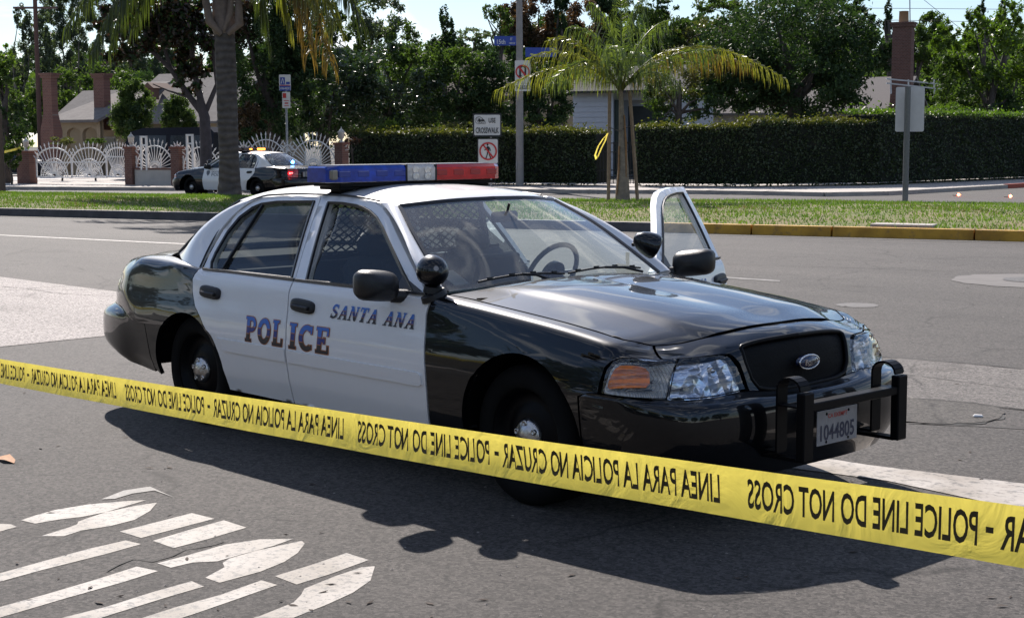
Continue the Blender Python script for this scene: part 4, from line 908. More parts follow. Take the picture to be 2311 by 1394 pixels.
def sheet(name, pts, z, m, kind='structure', label=None, cat=None, group=None):
    P = [(p[0], p[1], z) for p in pts]; vs = [Vector((p[0], p[1], 0)) for p in P]
    ar = sum(P[i][0]*P[(i+1) % len(P)][1]-P[(i+1) % len(P)][0]*P[i][1] for i in range(len(P)))
    f = tuple(range(len(P))) if ar > 0 else tuple(range(len(P)))[::-1]
    r = delaunay_2d_cdt([Vector((p[0], p[1])) for p in P], [], [f], 1, 1e-7)
    o = me_obj(name, [(v[0], v[1], z) for v in r[0]], [t if (r[0][t[1]]-r[0][t[0]]).cross(r[0][t[2]]-r[0][t[0]]) > 0 else t[::-1] for t in r[2]], m)
    return tag(o, label, cat, group, kind)
q = lambda u, v: tuple(ST(u, v)[:2])
sheet('ground', [(-900, -900), (900, -900), (900, 900), (-900, 900)], -.03, M_SOIL)
sheet('road', [q(-160, -60), q(160, -60), q(160, 47), q(-160, 47)], 0, M_ASPH)
# side street that runs away on the right
VK = 19.7; ZM = .18; VF = 28.6
side_k = [G(1560, 438), G(1700, 440), G(1860, 443.5), G(2000, 441), G(2120, 434), G(2270, 425), G(2400, 417)]
sheet('side_street', [tuple(side_k[2][:2])]+[tuple(p[:2]) for p in side_k[3:]]+[q(10, 90), q(60, 90), q(60, 34.8), q(-13, 34.8)], -.004, M_ASPH)
# sidewalk beyond the frontage road: slab with a kerb face
kp = [q(-120, 35.2), q(-40, 35.2)]+[tuple(p[:2]) for p in side_k[:]]
hp_ = [tuple(G(2500, 396)[:2]), tuple(G(2311, 403)[:2]), tuple(G(2100, 411)[:2]), tuple(G(1900, 418)[:2]), tuple(G(1700, 420.5)[:2]), q(-40, 52), q(-120, 52)]
sheet('sidewalk', kp+hp_, .13, M_WALK)
b = MB()
for a, c in zip(kp[:-1], kp[1:]): b.bar((a[0], a[1], .055), (c[0], c[1], .055), .16, .145)
tag(b.build('sidewalk_kerb', M_KTOP), kind='structure')
b = MB(); k0, k1 = side_k[5], side_k[6]; b.bar((k0[0], k0[1], .07), (k1[0], k1[1], .07), .19, .16); tag(b.build('red_kerb', mat('red_kerb_paint', (.35, .06, .03), .7)), kind='structure')
# expansion joints on the sidewalk
b = MB()
for i in range(26):
    u = -62+i*2.0; a, c = ST(u, 35.4, .134), ST(u, 46.5, .134); b.bar(a, c, .03, .004)
b.bar(ST(-70, 42.4, .134), ST(-20, 42.4, .134), .03, .004); tag(b.build('sidewalk_joint', M_KERB), kind='structure')
# driveway apron
sheet('driveway', [q(-62, 34.9), q(-47.5, 34.9), q(-46.5, 36.0), q(-46.5, 46.5), q(-62, 46.5)], .142, mat('pale_driveway_concrete', (.50, .46, .43), .9, noise=.08, nscale=2))
# median: mound of turf
M_TURF = mat('turf_soil', (.10, .125, .03), 1, hue2=(.18, .13, .06), nscale=.55)
nu, nv = 90, 14; vs = []
def zmed(u, v):
    x = (v-VK-.3)/(VF+2.2*np.clip((u+16)/8, 0, 1)-VK-.3); return ZM+.10*math.sin(math.pi*min(max(x, 0), 1))**.8+.015*math.sin(u*1.3+v)*math.sin(v*2.1)
def vfar(u): return VF+3.0*float(np.clip((u+18)/8, 0, 1))
for i in range(nu+1):
    u = -75+105*i/nu
    for j in range(nv+1):
        v = VK+.18+(vfar(u)-VK-.18)*j/nv; vs.append(ST(u, v, zmed(u, v) if 0 < j < nv else ZM-.01))
tag(me_obj('median', vs, [(i*(nv+1)+j, (i+1)*(nv+1)+j, (i+1)*(nv+1)+j+1, i*(nv+1)+j+1) for i in range(nu) for j in range(nv)], M_TURF, smooth=True), kind='structure')
# kerb along the median: grey on the left, blocks of yellow paint to the right
GY = uv_of(G(1425, 520, .1))[0]
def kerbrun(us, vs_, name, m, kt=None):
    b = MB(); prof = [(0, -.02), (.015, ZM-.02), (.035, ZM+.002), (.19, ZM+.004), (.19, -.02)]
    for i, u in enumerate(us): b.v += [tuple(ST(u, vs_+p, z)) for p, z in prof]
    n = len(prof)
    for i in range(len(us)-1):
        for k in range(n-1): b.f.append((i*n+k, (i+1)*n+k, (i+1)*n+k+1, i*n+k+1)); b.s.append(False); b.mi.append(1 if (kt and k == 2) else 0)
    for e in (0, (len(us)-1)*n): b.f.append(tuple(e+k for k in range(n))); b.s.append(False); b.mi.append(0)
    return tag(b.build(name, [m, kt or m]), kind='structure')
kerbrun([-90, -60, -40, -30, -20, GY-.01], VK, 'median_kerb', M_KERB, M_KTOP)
us = GY; joints = [GY+1.9, GY+3.4, GY+5.9, GY+7.9, GY+9.6, GY+12.0, GY+15, GY+18, GY+22]; prev = GY+.01
for i, j in enumerate(joints): kerbrun([prev, j-.018], VK+.012*((i*7) % 3-1), 'yellow_kerb', M_YEL, None); prev = j+.018
b = MB(); b.bar(ST(-90, VF+.1, .06), ST(-18, VF+.1, .06), .14, .2); b.bar(ST(-18, VF+.1, .06), ST(-10, VF+3.1, .06), .14, .2); b.bar(ST(-10, VF+3.1, .06), ST(30, VF+3.1, .06), .14, .2)
tag(b.build('median_far_kerb', M_KTOP), kind='structure')
b = MB()                                                               # gutter pan
b.add([ST(-90, VK-.45, .004), ST(40, VK-.45, .004), ST(40, VK, .004), ST(-90, VK, .004)], [(0, 1, 2, 3)]); tag(b.build('gutter', asphalt('gutter_concrete', (.085, .08, .076), .25)), kind='structure')
# turf: blades as one mass
def blades(n, ufun, hmin, hmax, m, name):
    u, v = ufun(n); z = np.array([zmed(a, c) for a, c in zip(u, v)])-.01
    P = UD[None]*u[:, None]+VD[None]*v[:, None]; P[:, 2] = z
    an = rng.uniform(0, 2*math.pi, n); h = rng.uniform(hmin, hmax, n); w_ = rng.uniform(.008, .02, n); d = np.stack([np.cos(an), np.sin(an), 0*an], 1); le = rng.uniform(-.6, .6, (n, 2))*h[:, None]
    top = P+np.stack([le[:, 0], le[:, 1], h], 1); V = np.stack([P-d*w_[:, None], P+d*w_[:, None], top], 1).reshape(-1, 3)
    me = bpy.data.meshes.new(name); me.vertices.add(3*n); me.vertices.foreach_set('co', V.astype(np.float32).ravel()); me.loops.add(3*n); me.loops.foreach_set('vertex_index', np.arange(3*n, dtype=np.int32))
    me.polygons.add(n); me.polygons.foreach_set('loop_start', np.arange(0, 3*n, 3, dtype=np.int32)); me.polygons.foreach_set('loop_total', np.full(n, 3, dtype=np.int32)); me.update(); me.validate()
    me.materials.append(m); o = bpy.data.objects.new(name, me); COL.objects.link(o); return tag(o, kind='stuff')
def leafmat(name, c1, c2, rough=.45, tr=.35, trc=None, spec=.5, scale=1.3):
    m, n, l, b = node_mat(name); t = n.new('ShaderNodeTexCoord'); a = n.new('ShaderNodeTexNoise'); a.inputs['Scale'].default_value = scale; a.inputs['Detail'].default_value = 8; a.inputs['Roughness'].default_value = .8
    l.new(t.outputs['Object'], a.inputs['Vector']); r = n.new('ShaderNodeValToRGB'); r.color_ramp.elements[0].position = .36; r.color_ramp.elements[1].position = .64
    r.color_ramp.elements[0].color = (*c1, 1); r.color_ramp.elements[1].color = (*c2, 1); l.new(a.outputs['Fac'], r.inputs[0]); l.new(r.outputs[0], b.inputs['Base Color'])
    b.inputs['Roughness'].default_value = rough; b.inputs['Specular IOR Level'].default_value = spec
    ts = n.new('ShaderNodeBsdfTranslucent'); g = n.new('ShaderNodeMixRGB'); g.blend_type = 'MULTIPLY'; g.inputs[0].default_value = 1; g.inputs[2].default_value = (*(trc or (1.5, 1.7, .6)), 1); l.new(r.outputs[0], g.inputs[1]); l.new(g.outputs[0], ts.inputs[0])
    mx = n.new('ShaderNodeMixShader'); mx.inputs[0].default_value = tr; l.new(b.outputs[0], mx.inputs[1]); l.new(ts.outputs[0], mx.inputs[2]); l.new(mx.outputs[0], n['Material Output'].inputs[0]); return m
def umed(n):
    u = rng.uniform(-48, 3, n); f = rng.uniform(0, 1, n); v = np.array([VK+.2+(vfar(a)-VK-.25)*c for a, c in zip(u, f)]); return u, v
blades(85000, umed, .03, .085, leafmat('green_grass', (.060, .115, .018), (.13, .195, .036), .6, .35, scale=.7), 'grass')
def umed2(n): u, v = umed(n*4); k = (np.sin(u*1.1+v*.7)+np.sin(u*.43-v*.9+1)+.8*np.sin(u*2.7+v*1.9)+rng.normal(size=len(u))*.5 > .55+.05*(u+16)*(u > -16)); return u[k][:n], v[k][:n]
blades(24000, umed2, .02, .06, leafmat('dry_grass', (.15, .125, .055), (.23, .19, .09), .8, .2, scale=.5), 'dry_grass')
# concrete swale across the side road, and its joints
_e = lambda a, c, L_: a+(a-c)/np.linalg.norm(a-c)*L_
sw = [_e(G(0, 625), G(290, 662), 26), G(0, 625), G(290, 662), G(800, 700), G(1500, 760), G(1985, 806), G(2311, 832), G(2700, 870)]
sw2 = [G(2700, 965), G(2311, 925), G(2190, 908), G(2060, 900), G(1500, 880), G(900, 812), G(250, 757), G(0, 783), _e(G(0, 783), G(250, 757), 14)+np.array([-8, -2, 0])]
sheet('concrete_swale', [tuple(p[:2]) for p in sw[:4]+sw2[5:]], .004, M_CONC)
sheet('worn_gutter_strip', [tuple(p[:2]) for p in sw[4:]+sw2[:5]], .004, asphalt('worn_gutter_concrete', (.125, .115, .108), .2))
def crack(pts, w_, z, name='road_crack', m=None, jit=.3):
    b = MB(); P = [G(*p) for p in pts]; out_ = []
    for a, c in zip(P[:-1], P[1:]):
        L_ = np.linalg.norm(c-a); k = max(2, int(L_/.12)); d = (c-a)/L_; nn = np.array([-d[1], d[0], 0])
        for i in range(k): out_.append(a+(c-a)*i/k+nn*rng.normal()*w_*jit)
    out_.append(P[-1]); vs = []
    for i, p in enumerate(out_):
        d = out_[min(i+1, len(out_)-1)]-out_[max(i-1, 0)]; d = d/np.linalg.norm(d); nn = np.array([-d[1], d[0], 0])*w_*(.3+rng.uniform(0, .7)); vs += [p+nn+[0, 0, z], p-nn+[0, 0, z]]
    b.add(vs, [(2*i, 2*i+1, 2*i+3, 2*i+2) for i in range(len(out_)-1)]); return tag(b.build(name, m or M_DARK), kind='structure')
crack([(0, 647), (60, 652), (240, 640)], .010, .008); crack([(60, 652), (120, 662), (262, 670)], .008, .008); crack([(0, 655), (262, 655)], .006, .008)
crack([(1985, 806), (2150, 818), (2311, 833), (2500, 850)], .025, .008); crack([(2040, 845), (2311, 880), (2500, 905)], .010, .008, m=mat('worn_joint', (.09, .085, .08), .9)); crack([(2060, 900), (2200, 912), (2311, 926)], .015, .008)
crack([(240, 1290), (300, 1262), (345, 1268), (420, 1240), (470, 1232), (505, 1222)], .007, .004, jit=1.2); crack([(1640, 596), (2000, 607), (2311, 618)], .012, .004, m=mat('tar_seam', (.05, .048, .046), .9)); crack([(2050, 955), (2200, 962), (2311, 968)], .01, .004, m=mat('tar_seam_two', (.055, .052, .05), .9))
# oil drips, tyre polish and small stones
# round patches and the manhole
def disc(name, c, r_, z, m, n=40, r0=0, kind='structure'):
    b = MB(); vs = [(c[0]+r_*math.cos(2*math.pi*k/n)*(1+.03*rng.normal()), c[1]+r_*math.sin(2*math.pi*k/n)*(1+.03*rng.normal()), z) for k in range(n)]; b.add(vs, [tuple(range(n))]); return tag(b.build(name, m), kind=kind)
disc('manhole_apron', G(2330, 634), .95, .005, mat('manhole_concrete', (.13, .12, .113), .9, noise=.15, nscale=3)); disc('manhole_cover', G(2332, 633), .36, .010, mat('cast_iron', (.05, .045, .04), .6, bump=.5, bscale=40))
disc('patch_ring', G(2100, 928), .46, .004, mat('patch_edge', (.045, .044, .042), .9)); disc('asphalt_patch', G(2100, 928), .445, .007, asphalt('asphalt_patch', (.07, .064, .058)))
disc('pale_stain', G(1935, 689), .22, .004, mat('pale_stain', (.12, .115, .112), .9, noise=.2, nscale=9))
sheet('lane_line', [tuple(G(*p)[:2]) for p in ((-60, 527), (0, 530), (440, 551), (440, 553), (0, 531.8), (-60, 528.8))], .004, wornpaint('thin_lane_paint', (.20, .185, .17), lo=.44, hi=.54, sc=9))
sheet('lane_line', [tuple(G(*p)[:2]) for p in ((1560, 620), (1760, 633), (1760, 636), (1560, 623))], .004, wornpaint('faint_line_paint', (.2, .19, .18), (.08, .078, .075), .45, .6, 5))
sheet('limit_line', [tuple(G(*p)[:2]) for p in ((1500, 1010), (1800, 1040), (1860, 1034), (1960, 1050), (2311, 1092), (2700, 1142), (2700, 1215), (2311, 1152), (2000, 1085), (1780, 1056), (1500, 1025))], .004, wornpaint('pale_limit_line', (.36, .33, .30), (.12, .115, .11), .36, .5, 16))
# stencilled road letters
def Z1(p): return (p[0]/2.0089, 700+p[1]/2.0089)
MK = [[(95, 952), (160, 967), (270, 948), (370, 937), (480, 915), (580, 885), (665, 860), (560, 866), (400, 880), (250, 905), (160, 930)],
      [(185, 1024), (290, 1024), (370, 998), (500, 978), (610, 950), (680, 910), (712, 872), (620, 885), (480, 915), (390, 945), (355, 958), (350, 970), (310, 985)],
      [(542, 1003), (640, 1032), (800, 990), (972, 945), (870, 919), (750, 950)],
      [(692, 1045), (788, 1078), (950, 1035), (1118, 985), (1015, 952), (860, 995)],
      [(713, 1147), (775, 1167), (875, 1143), (985, 1138), (1120, 1100), (1240, 1068), (1330, 1036), (1180, 1038), (1020, 1062), (860, 1108)],
      [(930, 1212), (995, 1235), (1180, 1185), (1290, 1140), (1350, 1100), (1382, 1058), (1368, 1045), (1290, 1062), (1160, 1090), (1040, 1125), (1010, 1145), (1018, 1165)],
      [(1245, 1205), (1345, 1243), (1500, 1195), (1672, 1132), (1570, 1100), (1410, 1155)],
      [(1140, 1396), (1330, 1394), (1480, 1335), (1600, 1280), (1680, 1225), (1700, 1160), (1640, 1165), (1520, 1205), (1380, 1262), (1365, 1290), (1330, 1325), (1180, 1385)],
      [(-60, 1215), (0, 1192), (180, 1142), (400, 1082), (570, 1043), (640, 1060), (480, 1105), (200, 1175), (0, 1230), (-60, 1246)],
      [(-80, 1370), (0, 1345), (200, 1290), (420, 1225), (620, 1162), (716, 1182), (560, 1232), (300, 1305), (80, 1370), (-80, 1415)],
      [(280, 1394), (480, 1345), (700, 1275), (870, 1228), (925, 1252), (760, 1300), (560, 1362), (440, 1400)],
      [(640, 1396), (800, 1345), (1000, 1290), (1185, 1224), (1258, 1245), (1100, 1300), (900, 1370), (800, 1402)],
      [(-40, 970), (0, 968), (50, 970), (76, 982), (0, 1003), (-40, 1010)]]
for p in MK:
    sheet('road_letter', [tuple(G(*Z1(a))[:2]) for a in p], .0018, M_PAINT)
MKF = wornpaint('ghost_road_paint', (.19, .18, .17), (.085, .082, .08), .5, .62, 30)
sheet('road_letter', [tuple(G(*Z1(a))[:2]) for a in [(460, 858), (560, 818), (680, 800), (790, 850), (700, 818), (600, 832), (520, 856)]], .003, MKF)
# litter: dry leaf, white scrap, flares, drain slab in the turf
pb = MB()
for i in range(420):
    c = G(rng.uniform(-50, 2350), rng.uniform(560, 1400)); r_ = rng.uniform(.003, .009); z = r_*.6; k = [c+np.array([math.cos(a)*r_*rng.uniform(.6, 1.2), math.sin(a)*r_*rng.uniform(.6, 1.2), z*.2]) for a in (0, 1.3, 2.5, 3.8, 5.1)]; pb.add(k+[c+np.array([0, 0, z])], [(0, 1, 5), (1, 2, 5), (2, 3, 5), (3, 4, 5), (4, 0, 5)])
tag(pb.build('gravel', mat('loose_grit', (.22, .20, .18), .9, noise=.5, nscale=2)), kind='stuff')
pb = MB()
for i in range(150):
    c = G(rng.uniform(-50, 2350), rng.uniform(560, 1400)); r_ = rng.uniform(.008, .022); a0 = rng.uniform(0, 6.28); k = [c+np.array([math.cos(a0+a)*r_*m_, math.sin(a0+a)*r_*m_, .002+.006*rng.uniform()]) for a, m_ in ((0, 1.5), (1.4, .5), (3.1, 1.3), (4.6, .5))]; pb.add(k, [(0, 1, 2), (0, 2, 3)])
tag(pb.build('leaf_litter', mat('dark_litter', (.05, .035, .025), .9)), kind='stuff')
lf = MB(); c = G(14, 1040); pts = [(-.09, .0, .012), (-.03, .035, .03), (.05, .03, .012), (.10, .0, .004), (.04, -.03, .02), (-.04, -.03, .008)]; lf.add([np.array(p)+c for p in pts]+[c+np.array([0, 0, .022])], [(0, 1, 6), (1, 2, 6), (2, 3, 6), (3, 4, 6), (4, 5, 6), (5, 0, 6)], True)
tag(lf.build('dry_leaf', mat('dry_leaf', (.40, .20, .09), .8, noise=.2, nscale=40)), 'curled brown dry leaf on the asphalt near the road letters', 'leaf')
lf = MB(); lf.box(G(2207, 943)+[0, 0, .012], (.06, .035, .02), .008, rz=.5); tag(lf.build('paper_scrap', mat('scrap_white', (.75, .74, .72), .7)), 'small white paper scrap on the asphalt by the push bumper', 'litter')
lf = MB(); lf.box(G(2040, 512, ZM)+[0, 0, .03], (1.1, .5, .05), .01, rz=.35); tag(lf.build('valve_cover', M_WALK), 'flat concrete valve cover sunk in the median grass', 'valve cover')
fm = mat('lit_flare', (1, .2, .08), .5, emit=(1, .10, .03), estr=30)
for i, (p, lb_) in enumerate((((2163, 443), 'glowing road flare lying on the side street nearer the signpost'), ((2280, 446.5), 'glowing road flare at the far right by the red kerb'))):
    e_ = empty('road_flare', G(*p), 0, lb_, 'flare', 'road flares on the side street'); a = MB(); a.tube([(-.32, .22, .02), (-.05, .03, .02)], .014, 8); a.build('tube', mat('burnt_flare', (.03, .015, .012), .8), e_)
    a = MB(); a.lathe([(.002, -.03), (.03, -.02), (.045, 0), (.03, .03), (.002, .06)], (0, 0, .05), 'X', 10); a.build('flame', fm, e_)
# ------------------------------------------------------------------ barrier tape in the foreground
TA = np.array([.287, -3.565, 0]); TB = np.array([4.142, -3.89, 0]); TD = (TB-TA)/np.linalg.norm(TB-TA)
def tz(l): return np.interp(l, [-3.5, 0, 1.47, 2.39, 3.29, 3.87, 6.5], [.80, .961, 1.049, 1.095, 1.151, 1.195, 1.40])
def tzs(l): lc = np.clip(l, -3, 6); return np.polyval(TZP, lc)+.03*np.minimum(l+3, 0)*-1*.4+.07*np.maximum(l-6, 0)
TZP = np.polyfit([-3, -1, 0, 1.47, 2.39, 3.29, 3.87, 6], [.80, .905, .961, 1.049, 1.095, 1.151, 1.195, 1.36], 3)
TNN = np.cross(TD, [0, 0, 1]); TNN /= np.linalg.norm(TNN)
if TNN @ (CAMP-TA) < 0: TNN = -TNN
def tape_pt(l, h, o=0.0):       # h -1..1 across the width
    l = np.asarray(l, float); h = np.asarray(h, float); c = .0012*np.sin(l*5.1)+.0008*np.sin(l*11+1)+.006*(h**2)-.0015*np.sin(l*3+h*2)
    P = TA+TD*l[:, None]+TNN*(c+o)[:, None]; P[:, 2] = tzs(l)+h*.0410; return P
m, n, l_, b_ = node_mat('yellow_barrier_film'); b_.inputs['Base Color'].default_value = (.80, .64, .07, 1); b_.inputs['Roughness'].default_value = .38
tcx = n.new('ShaderNodeTexCoord'); nzx = n.new('ShaderNodeTexNoise'); nzx.inputs['Scale'].default_value = 9; nzx.inputs['Detail'].default_value = 4; nzx.inputs['Distortion'].default_value = 1.5; l_.new(tcx.outputs['Object'], nzx.inputs['Vector']); kb = n.new('ShaderNodeBump'); kb.inputs['Strength'].default_value = .35; kb.inputs['Distance'].default_value = .02; l_.new(nzx.outputs['Fac'], kb.inputs['Height']); l_.new(kb.outputs[0], b_.inputs['Normal'])
ts = n.new('ShaderNodeBsdfTranslucent'); ts.inputs[0].default_value = (.92, .76, .14, 1); l_.new(kb.outputs[0], ts.inputs['Normal']); mx = n.new('ShaderNodeMixShader'); mx.inputs[0].default_value = .52; l_.new(b_.outputs[0], mx.inputs[1]); l_.new(ts.outputs[0], mx.inputs[2]); l_.new(mx.outputs[0], n['Material Output'].inputs[0]); M_TAPE = m
b = MB(); ls = np.linspace(-14, 9, 400); hs = np.linspace(-1, 1, 7)
for h in hs: b.v += [tuple(p) for p in tape_pt(ls, np.full(400, h))]
b.f = [(j*400+i, j*400+i+1, (j+1)*400+i+1, (j+1)*400+i) for j in range(6) for i in range(399)]; b.s = [True]*len(b.f); b.mi = [0]*len(b.f)
tape = tag(b.build('barrier_tape', M_TAPE), 'yellow police line tape stretched across the whole foreground, printed letters seen reversed', 'barrier tape')
SA, SB = 'POLICE LINE DO NOT CROSS', 'LINEA PARA LA POLICIA NO CRUZAR'
M_TINK = mat('black_tape_ink', (.05, .036, .008), .6)
for txt, l0, l1 in ((SA, -.28, .235), (SB, .29, .948), (SA, 1.012, 1.505), (SB, 1.555, 2.175), (SA, 2.232, 2.708), (SB, 2.748, 3.318), (SA, 3.378, 3.800), (SB, 3.836, 4.44), ('-', .252, .270), ('-', 1.522, 1.537), ('-', 2.721, 2.735), ('-', 3.812, 3.824), (SB, -1.0, -.34), (SA, -1.6, -1.05), (SB, -2.3, -1.65), (SA, -2.95, -2.4), (SB, -3.7, -3.0), (SA, 4.48, 5.0), (SB, 5.05, 5.7)):
    V, F = font_mesh(txt, .02 if len(txt) > 1 else 0); V = V.copy(); lo, hi = V.min(0), V.max(0); l = l1-(l1-l0)*(V[:, 0]-lo[0])/(hi[0]-lo[0]); h = -.50+1.14*V[:, 1]/.72 if len(txt) > 1 else (-.05+.2*(V[:, 1]-lo[1])/(hi[1]-lo[1]))
    tb = MB(); tb.add(tape_pt(l, h, .0012), F); tb.build('tape_lettering', M_TINK, tape)
# ------------------------------------------------------------------ parked patrol car across the median
a0 = math.radians(192); P0 = AT(431.4, 422, 48.0)
oc = np.array([P0[0], P0[1], 0])-np.array([math.cos(a0)*0-math.sin(a0)*.885, math.sin(a0)*0+math.cos(a0)*.885, 0])
car2 = empty('police_car', oc, a0, 'parked police sedan seen beyond the median, amber light lit, behind the palm trunk', 'police car', 'police cars')
make_car(car2, 'far')
# ------------------------------------------------------------------ foliage tools
def quads(name, P, A, B_, m, parent=None, kind=None, label=None, cat=None, group=None):
    """leaf cards: centres P, half-axes A and B_"""
    n = len(P); V = np.stack([P-A, P+B_*.9-A*.15, P+A, P-B_*.9-A*.15], 1).reshape(-1, 3)
    me = bpy.data.meshes.new(name); me.vertices.add(4*n); me.vertices.foreach_set('co', V.astype(np.float32).ravel()); me.loops.add(4*n); me.loops.foreach_set('vertex_index', np.arange(4*n, dtype=np.int32))
    me.polygons.add(n); me.polygons.foreach_set('loop_start', np.arange(0, 4*n, 4, dtype=np.int32)); me.polygons.foreach_set('loop_total', np.full(n, 4, dtype=np.int32)); me.update()
    me.materials.append(m); o = bpy.data.objects.new(name, me); COL.objects.link(o)
    if parent: o.parent = parent
    return tag(o, label, cat, group, kind)
def rdir(n): d = rng.normal(size=(n, 3)); return d/np.linalg.norm(d, axis=1)[:, None]
def leafaxes(n, size, aspect=.45, droop=0.0):
    a = rdir(n); a[:, 2] -= droop; a /= np.linalg.norm(a, axis=1)[:, None]; b = np.cross(a, rdir(n)); b /= np.linalg.norm(b, axis=1)[:, None]+1e-9
    s = size*rng.uniform(.6, 1.4, n)[:, None]; return a*s, b*s*aspect
def clumpy(n, c, r, nclump, tight=.30, shell=.35, squash=1.0):
    """points in an ellipsoid, gathered in clumps so that gaps stay open"""
    d = rdir(nclump); rad = (shell+(1-shell)*rng.uniform(0, 1, nclump))**.6; cc = d*rad[:, None]
    k = rng.integers(0, nclump, n); p = cc[k]+rng.normal(size=(n, 3))*tight*rng.uniform(.5, 1.1, nclump)[k][:, None]*.42
    return np.array(c)+p*np.array(r)
LM = dict(
 dark=leafmat('dark_leaf', (.017, .036, .015), (.050, .084, .032), .6, .26, spec=.22),
 glossy=leafmat('glossy_leaf', (.014, .030, .014), (.042, .070, .030), .32, .25, spec=.75),
 mid=leafmat('mid_leaf', (.034, .060, .018), (.080, .118, .034), .6, .40, spec=.2),
 olive=leafmat('olive_leaf', (.050, .058, .018), (.105, .105, .035), .5, .35),
 bright=leafmat('bright_leaf', (.045, .080, .010), (.11, .165, .022), .4, .45),
 grey=leafmat('feathery_grey_leaf', (.045, .065, .045), (.095, .12, .075), .5, .4),
 purple=leafmat('purple_brown_leaf', (.022, .014, .012), (.055, .038, .018), .4, .25, (1.6, 1.0, .6)),
 brown=leafmat('brown_leaf', (.055, .035, .018), (.11, .075, .035), .6, .3, (1.5, 1.1, .6)),
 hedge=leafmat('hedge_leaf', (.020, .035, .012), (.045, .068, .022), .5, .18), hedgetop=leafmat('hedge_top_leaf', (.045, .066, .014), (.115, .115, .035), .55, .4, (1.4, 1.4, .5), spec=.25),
 hedgegreen=leafmat('fresh_hedge_leaf', (.045, .085, .012), (.10, .16, .02), .45, .45),
 palm=leafmat('palm_leaflet', (.055, .082, .022), (.14, .17, .05), .32, .45, spec=.7), palmy=leafmat('yellowing_palm_leaflet', (.10, .115, .022), (.21, .20, .05), .35, .5, (1.5, 1.6, .5), spec=.7), palmo=leafmat('orange_palm_leaflet', (.11, .085, .022), (.19, .14, .035), .5, .34, (1.4, 1.15, .5)), palmd=leafmat('dark_palm_leaflet', (.028, .042, .014), (.065, .080, .022), .45, .36))
M_BARK = mat('bark', (.060, .048, .040), .9, noise=.4, nscale=6, bump=.5, bscale=18); M_BARKL = mat('pale_bark', (.16, .14, .12), .9, noise=.3, nscale=5, bump=.4, bscale=20)
def tree(name, label, cat, D, crowns, leaf, size, base=None, trunk_r=.16, density=1.0, group=None, droop=0, bark=None, nclump=26, tight=.30, aspect=.45, limbs=6, tz_=None, kind=None):
    """crowns: list of (px, py, rx_px, ry_px[, leaf key]) ellipses at depth D; the crown is as deep as it is wide"""
    cx, cy = crowns[0][:2]; sc = D/FPX
    gp = AT(*(base if base else (cx, cy)), D); root_ = empty(name, (gp[0], gp[1], 0 if tz_ is None else tz_), 0, label, cat, group); O = np.array(root_.location)
    pts = {}; tips = []
    for cr in crowns:
        px, py, rx, ry = cr[:4]; key = cr[4] if len(cr) > 4 else leaf; c = AT(px, py, D); R_ = np.array([rx*sc, rx*sc, ry*sc])
        area = rx*ry*sc*sc; n = int(density*area*2100*(.085/size)**1.6); n = min(n, 42000)
        pts.setdefault(key, []).append(clumpy(n, c, R_, nclump, tight)); d = rdir(4)*.55; tips += [c+e*R_ for e in d]
    for key, L_ in pts.items():
        P = np.concatenate(L_)-O; P = P[P[:, 2] > .12]; A, B_ = leafaxes(len(P), size, aspect, droop); quads('crown', P, A, B_, LM[key], root_)
    tr = MB(); c = AT(cx, cy, D)-O; top = c+np.array([0, 0, -.1*crowns[0][3]*sc]); fork = np.array([0, 0, max(.6, (c[2]-crowns[0][3]*sc)*.9)])
    tr.tube([(0, 0, 0), fork*.5+[.05, .03, 0], fork, (fork+top)/2+[.1, -.1, 0], top], [trunk_r*1.15, trunk_r, trunk_r*.85, trunk_r*.6, trunk_r*.25], 9)
    for k in range(min(limbs, len(tips))):
        t_ = tips[int(k*len(tips)/limbs)]-O; f_ = fork*.9+(top-fork)*.25*rng.uniform(); tr.tube([f_, f_*.5+t_*.5+rng.normal(size=3)*.25+[0, 0, .1], t_], [trunk_r*.5, trunk_r*.32, trunk_r*.1], 6)
    tr.build('trunk', bark or M_BARK, root_); return root_
# ---- distant trees
G1 = 'feathery trees on the skyline'
for i, (cr, lb) in enumerate((([(38, 150, 34, 70), (30, 235, 30, 40), (62, 75, 16, 30), (95, 90, 30, 60), (50, 40, 20, 30)], 'leftmost tall feathery tree on the skyline'), ([(150, 120, 56, 80), (165, 35, 50, 60), (120, 190, 50, 50), (110, 20, 30, 40)], 'feathery grey green tree behind the utility pole'),
        ([(245, 130, 42, 60), (262, 60, 30, 50), (225, 20, 40, 50), (290, 30, 40, 50)], 'feathery tree rising behind the second brick chimney'), ([(350, 150, 70, 60), (390, 100, 60, 60), (330, 70, 60, 60)], 'thin feathery tree above the big grey roof'))):
    tree('feathery_tree', lb, 'tree', 96+4*i, cr, 'grey', .10, base=(cr[0][0], 280), density=1.7, group=G1, droop=.8, nclump=60, tight=.22, aspect=.35, bark=M_BARKL)
tree('leafy_tree', 'dense dark green trees filling in behind the left house chimneys', 'tree', 92, [(200, 190, 110, 46, 'mid'), (90, 260, 60, 60, 'mid'), (330, 200, 90, 44, 'dark')], 'mid', .13, base=(200, 290), density=.9)
tree('leafy_tree', 'bright leafy tree at the far left edge of the photo', 'tree', 62, [(18, 190, 42, 62, 'mid'), (30, 270, 36, 50, 'dark'), (8, 130, 30, 30, 'bright'), (40, 325, 34, 26, 'bright')], 'mid', .09, base=(14, 370), density=.9)
tree('tall_tree', 'tall open tree behind the hanging palm fronds, sky showing through', 'tree', 92, [(850, 40, 70, 70, 'grey'), (790, 90, 60, 60, 'mid'), (900, 95, 50, 50, 'mid'), (735, 45, 45, 80, 'dark')], 'mid', .12, base=(830, 280), density=.8, nclump=50, tight=.24)
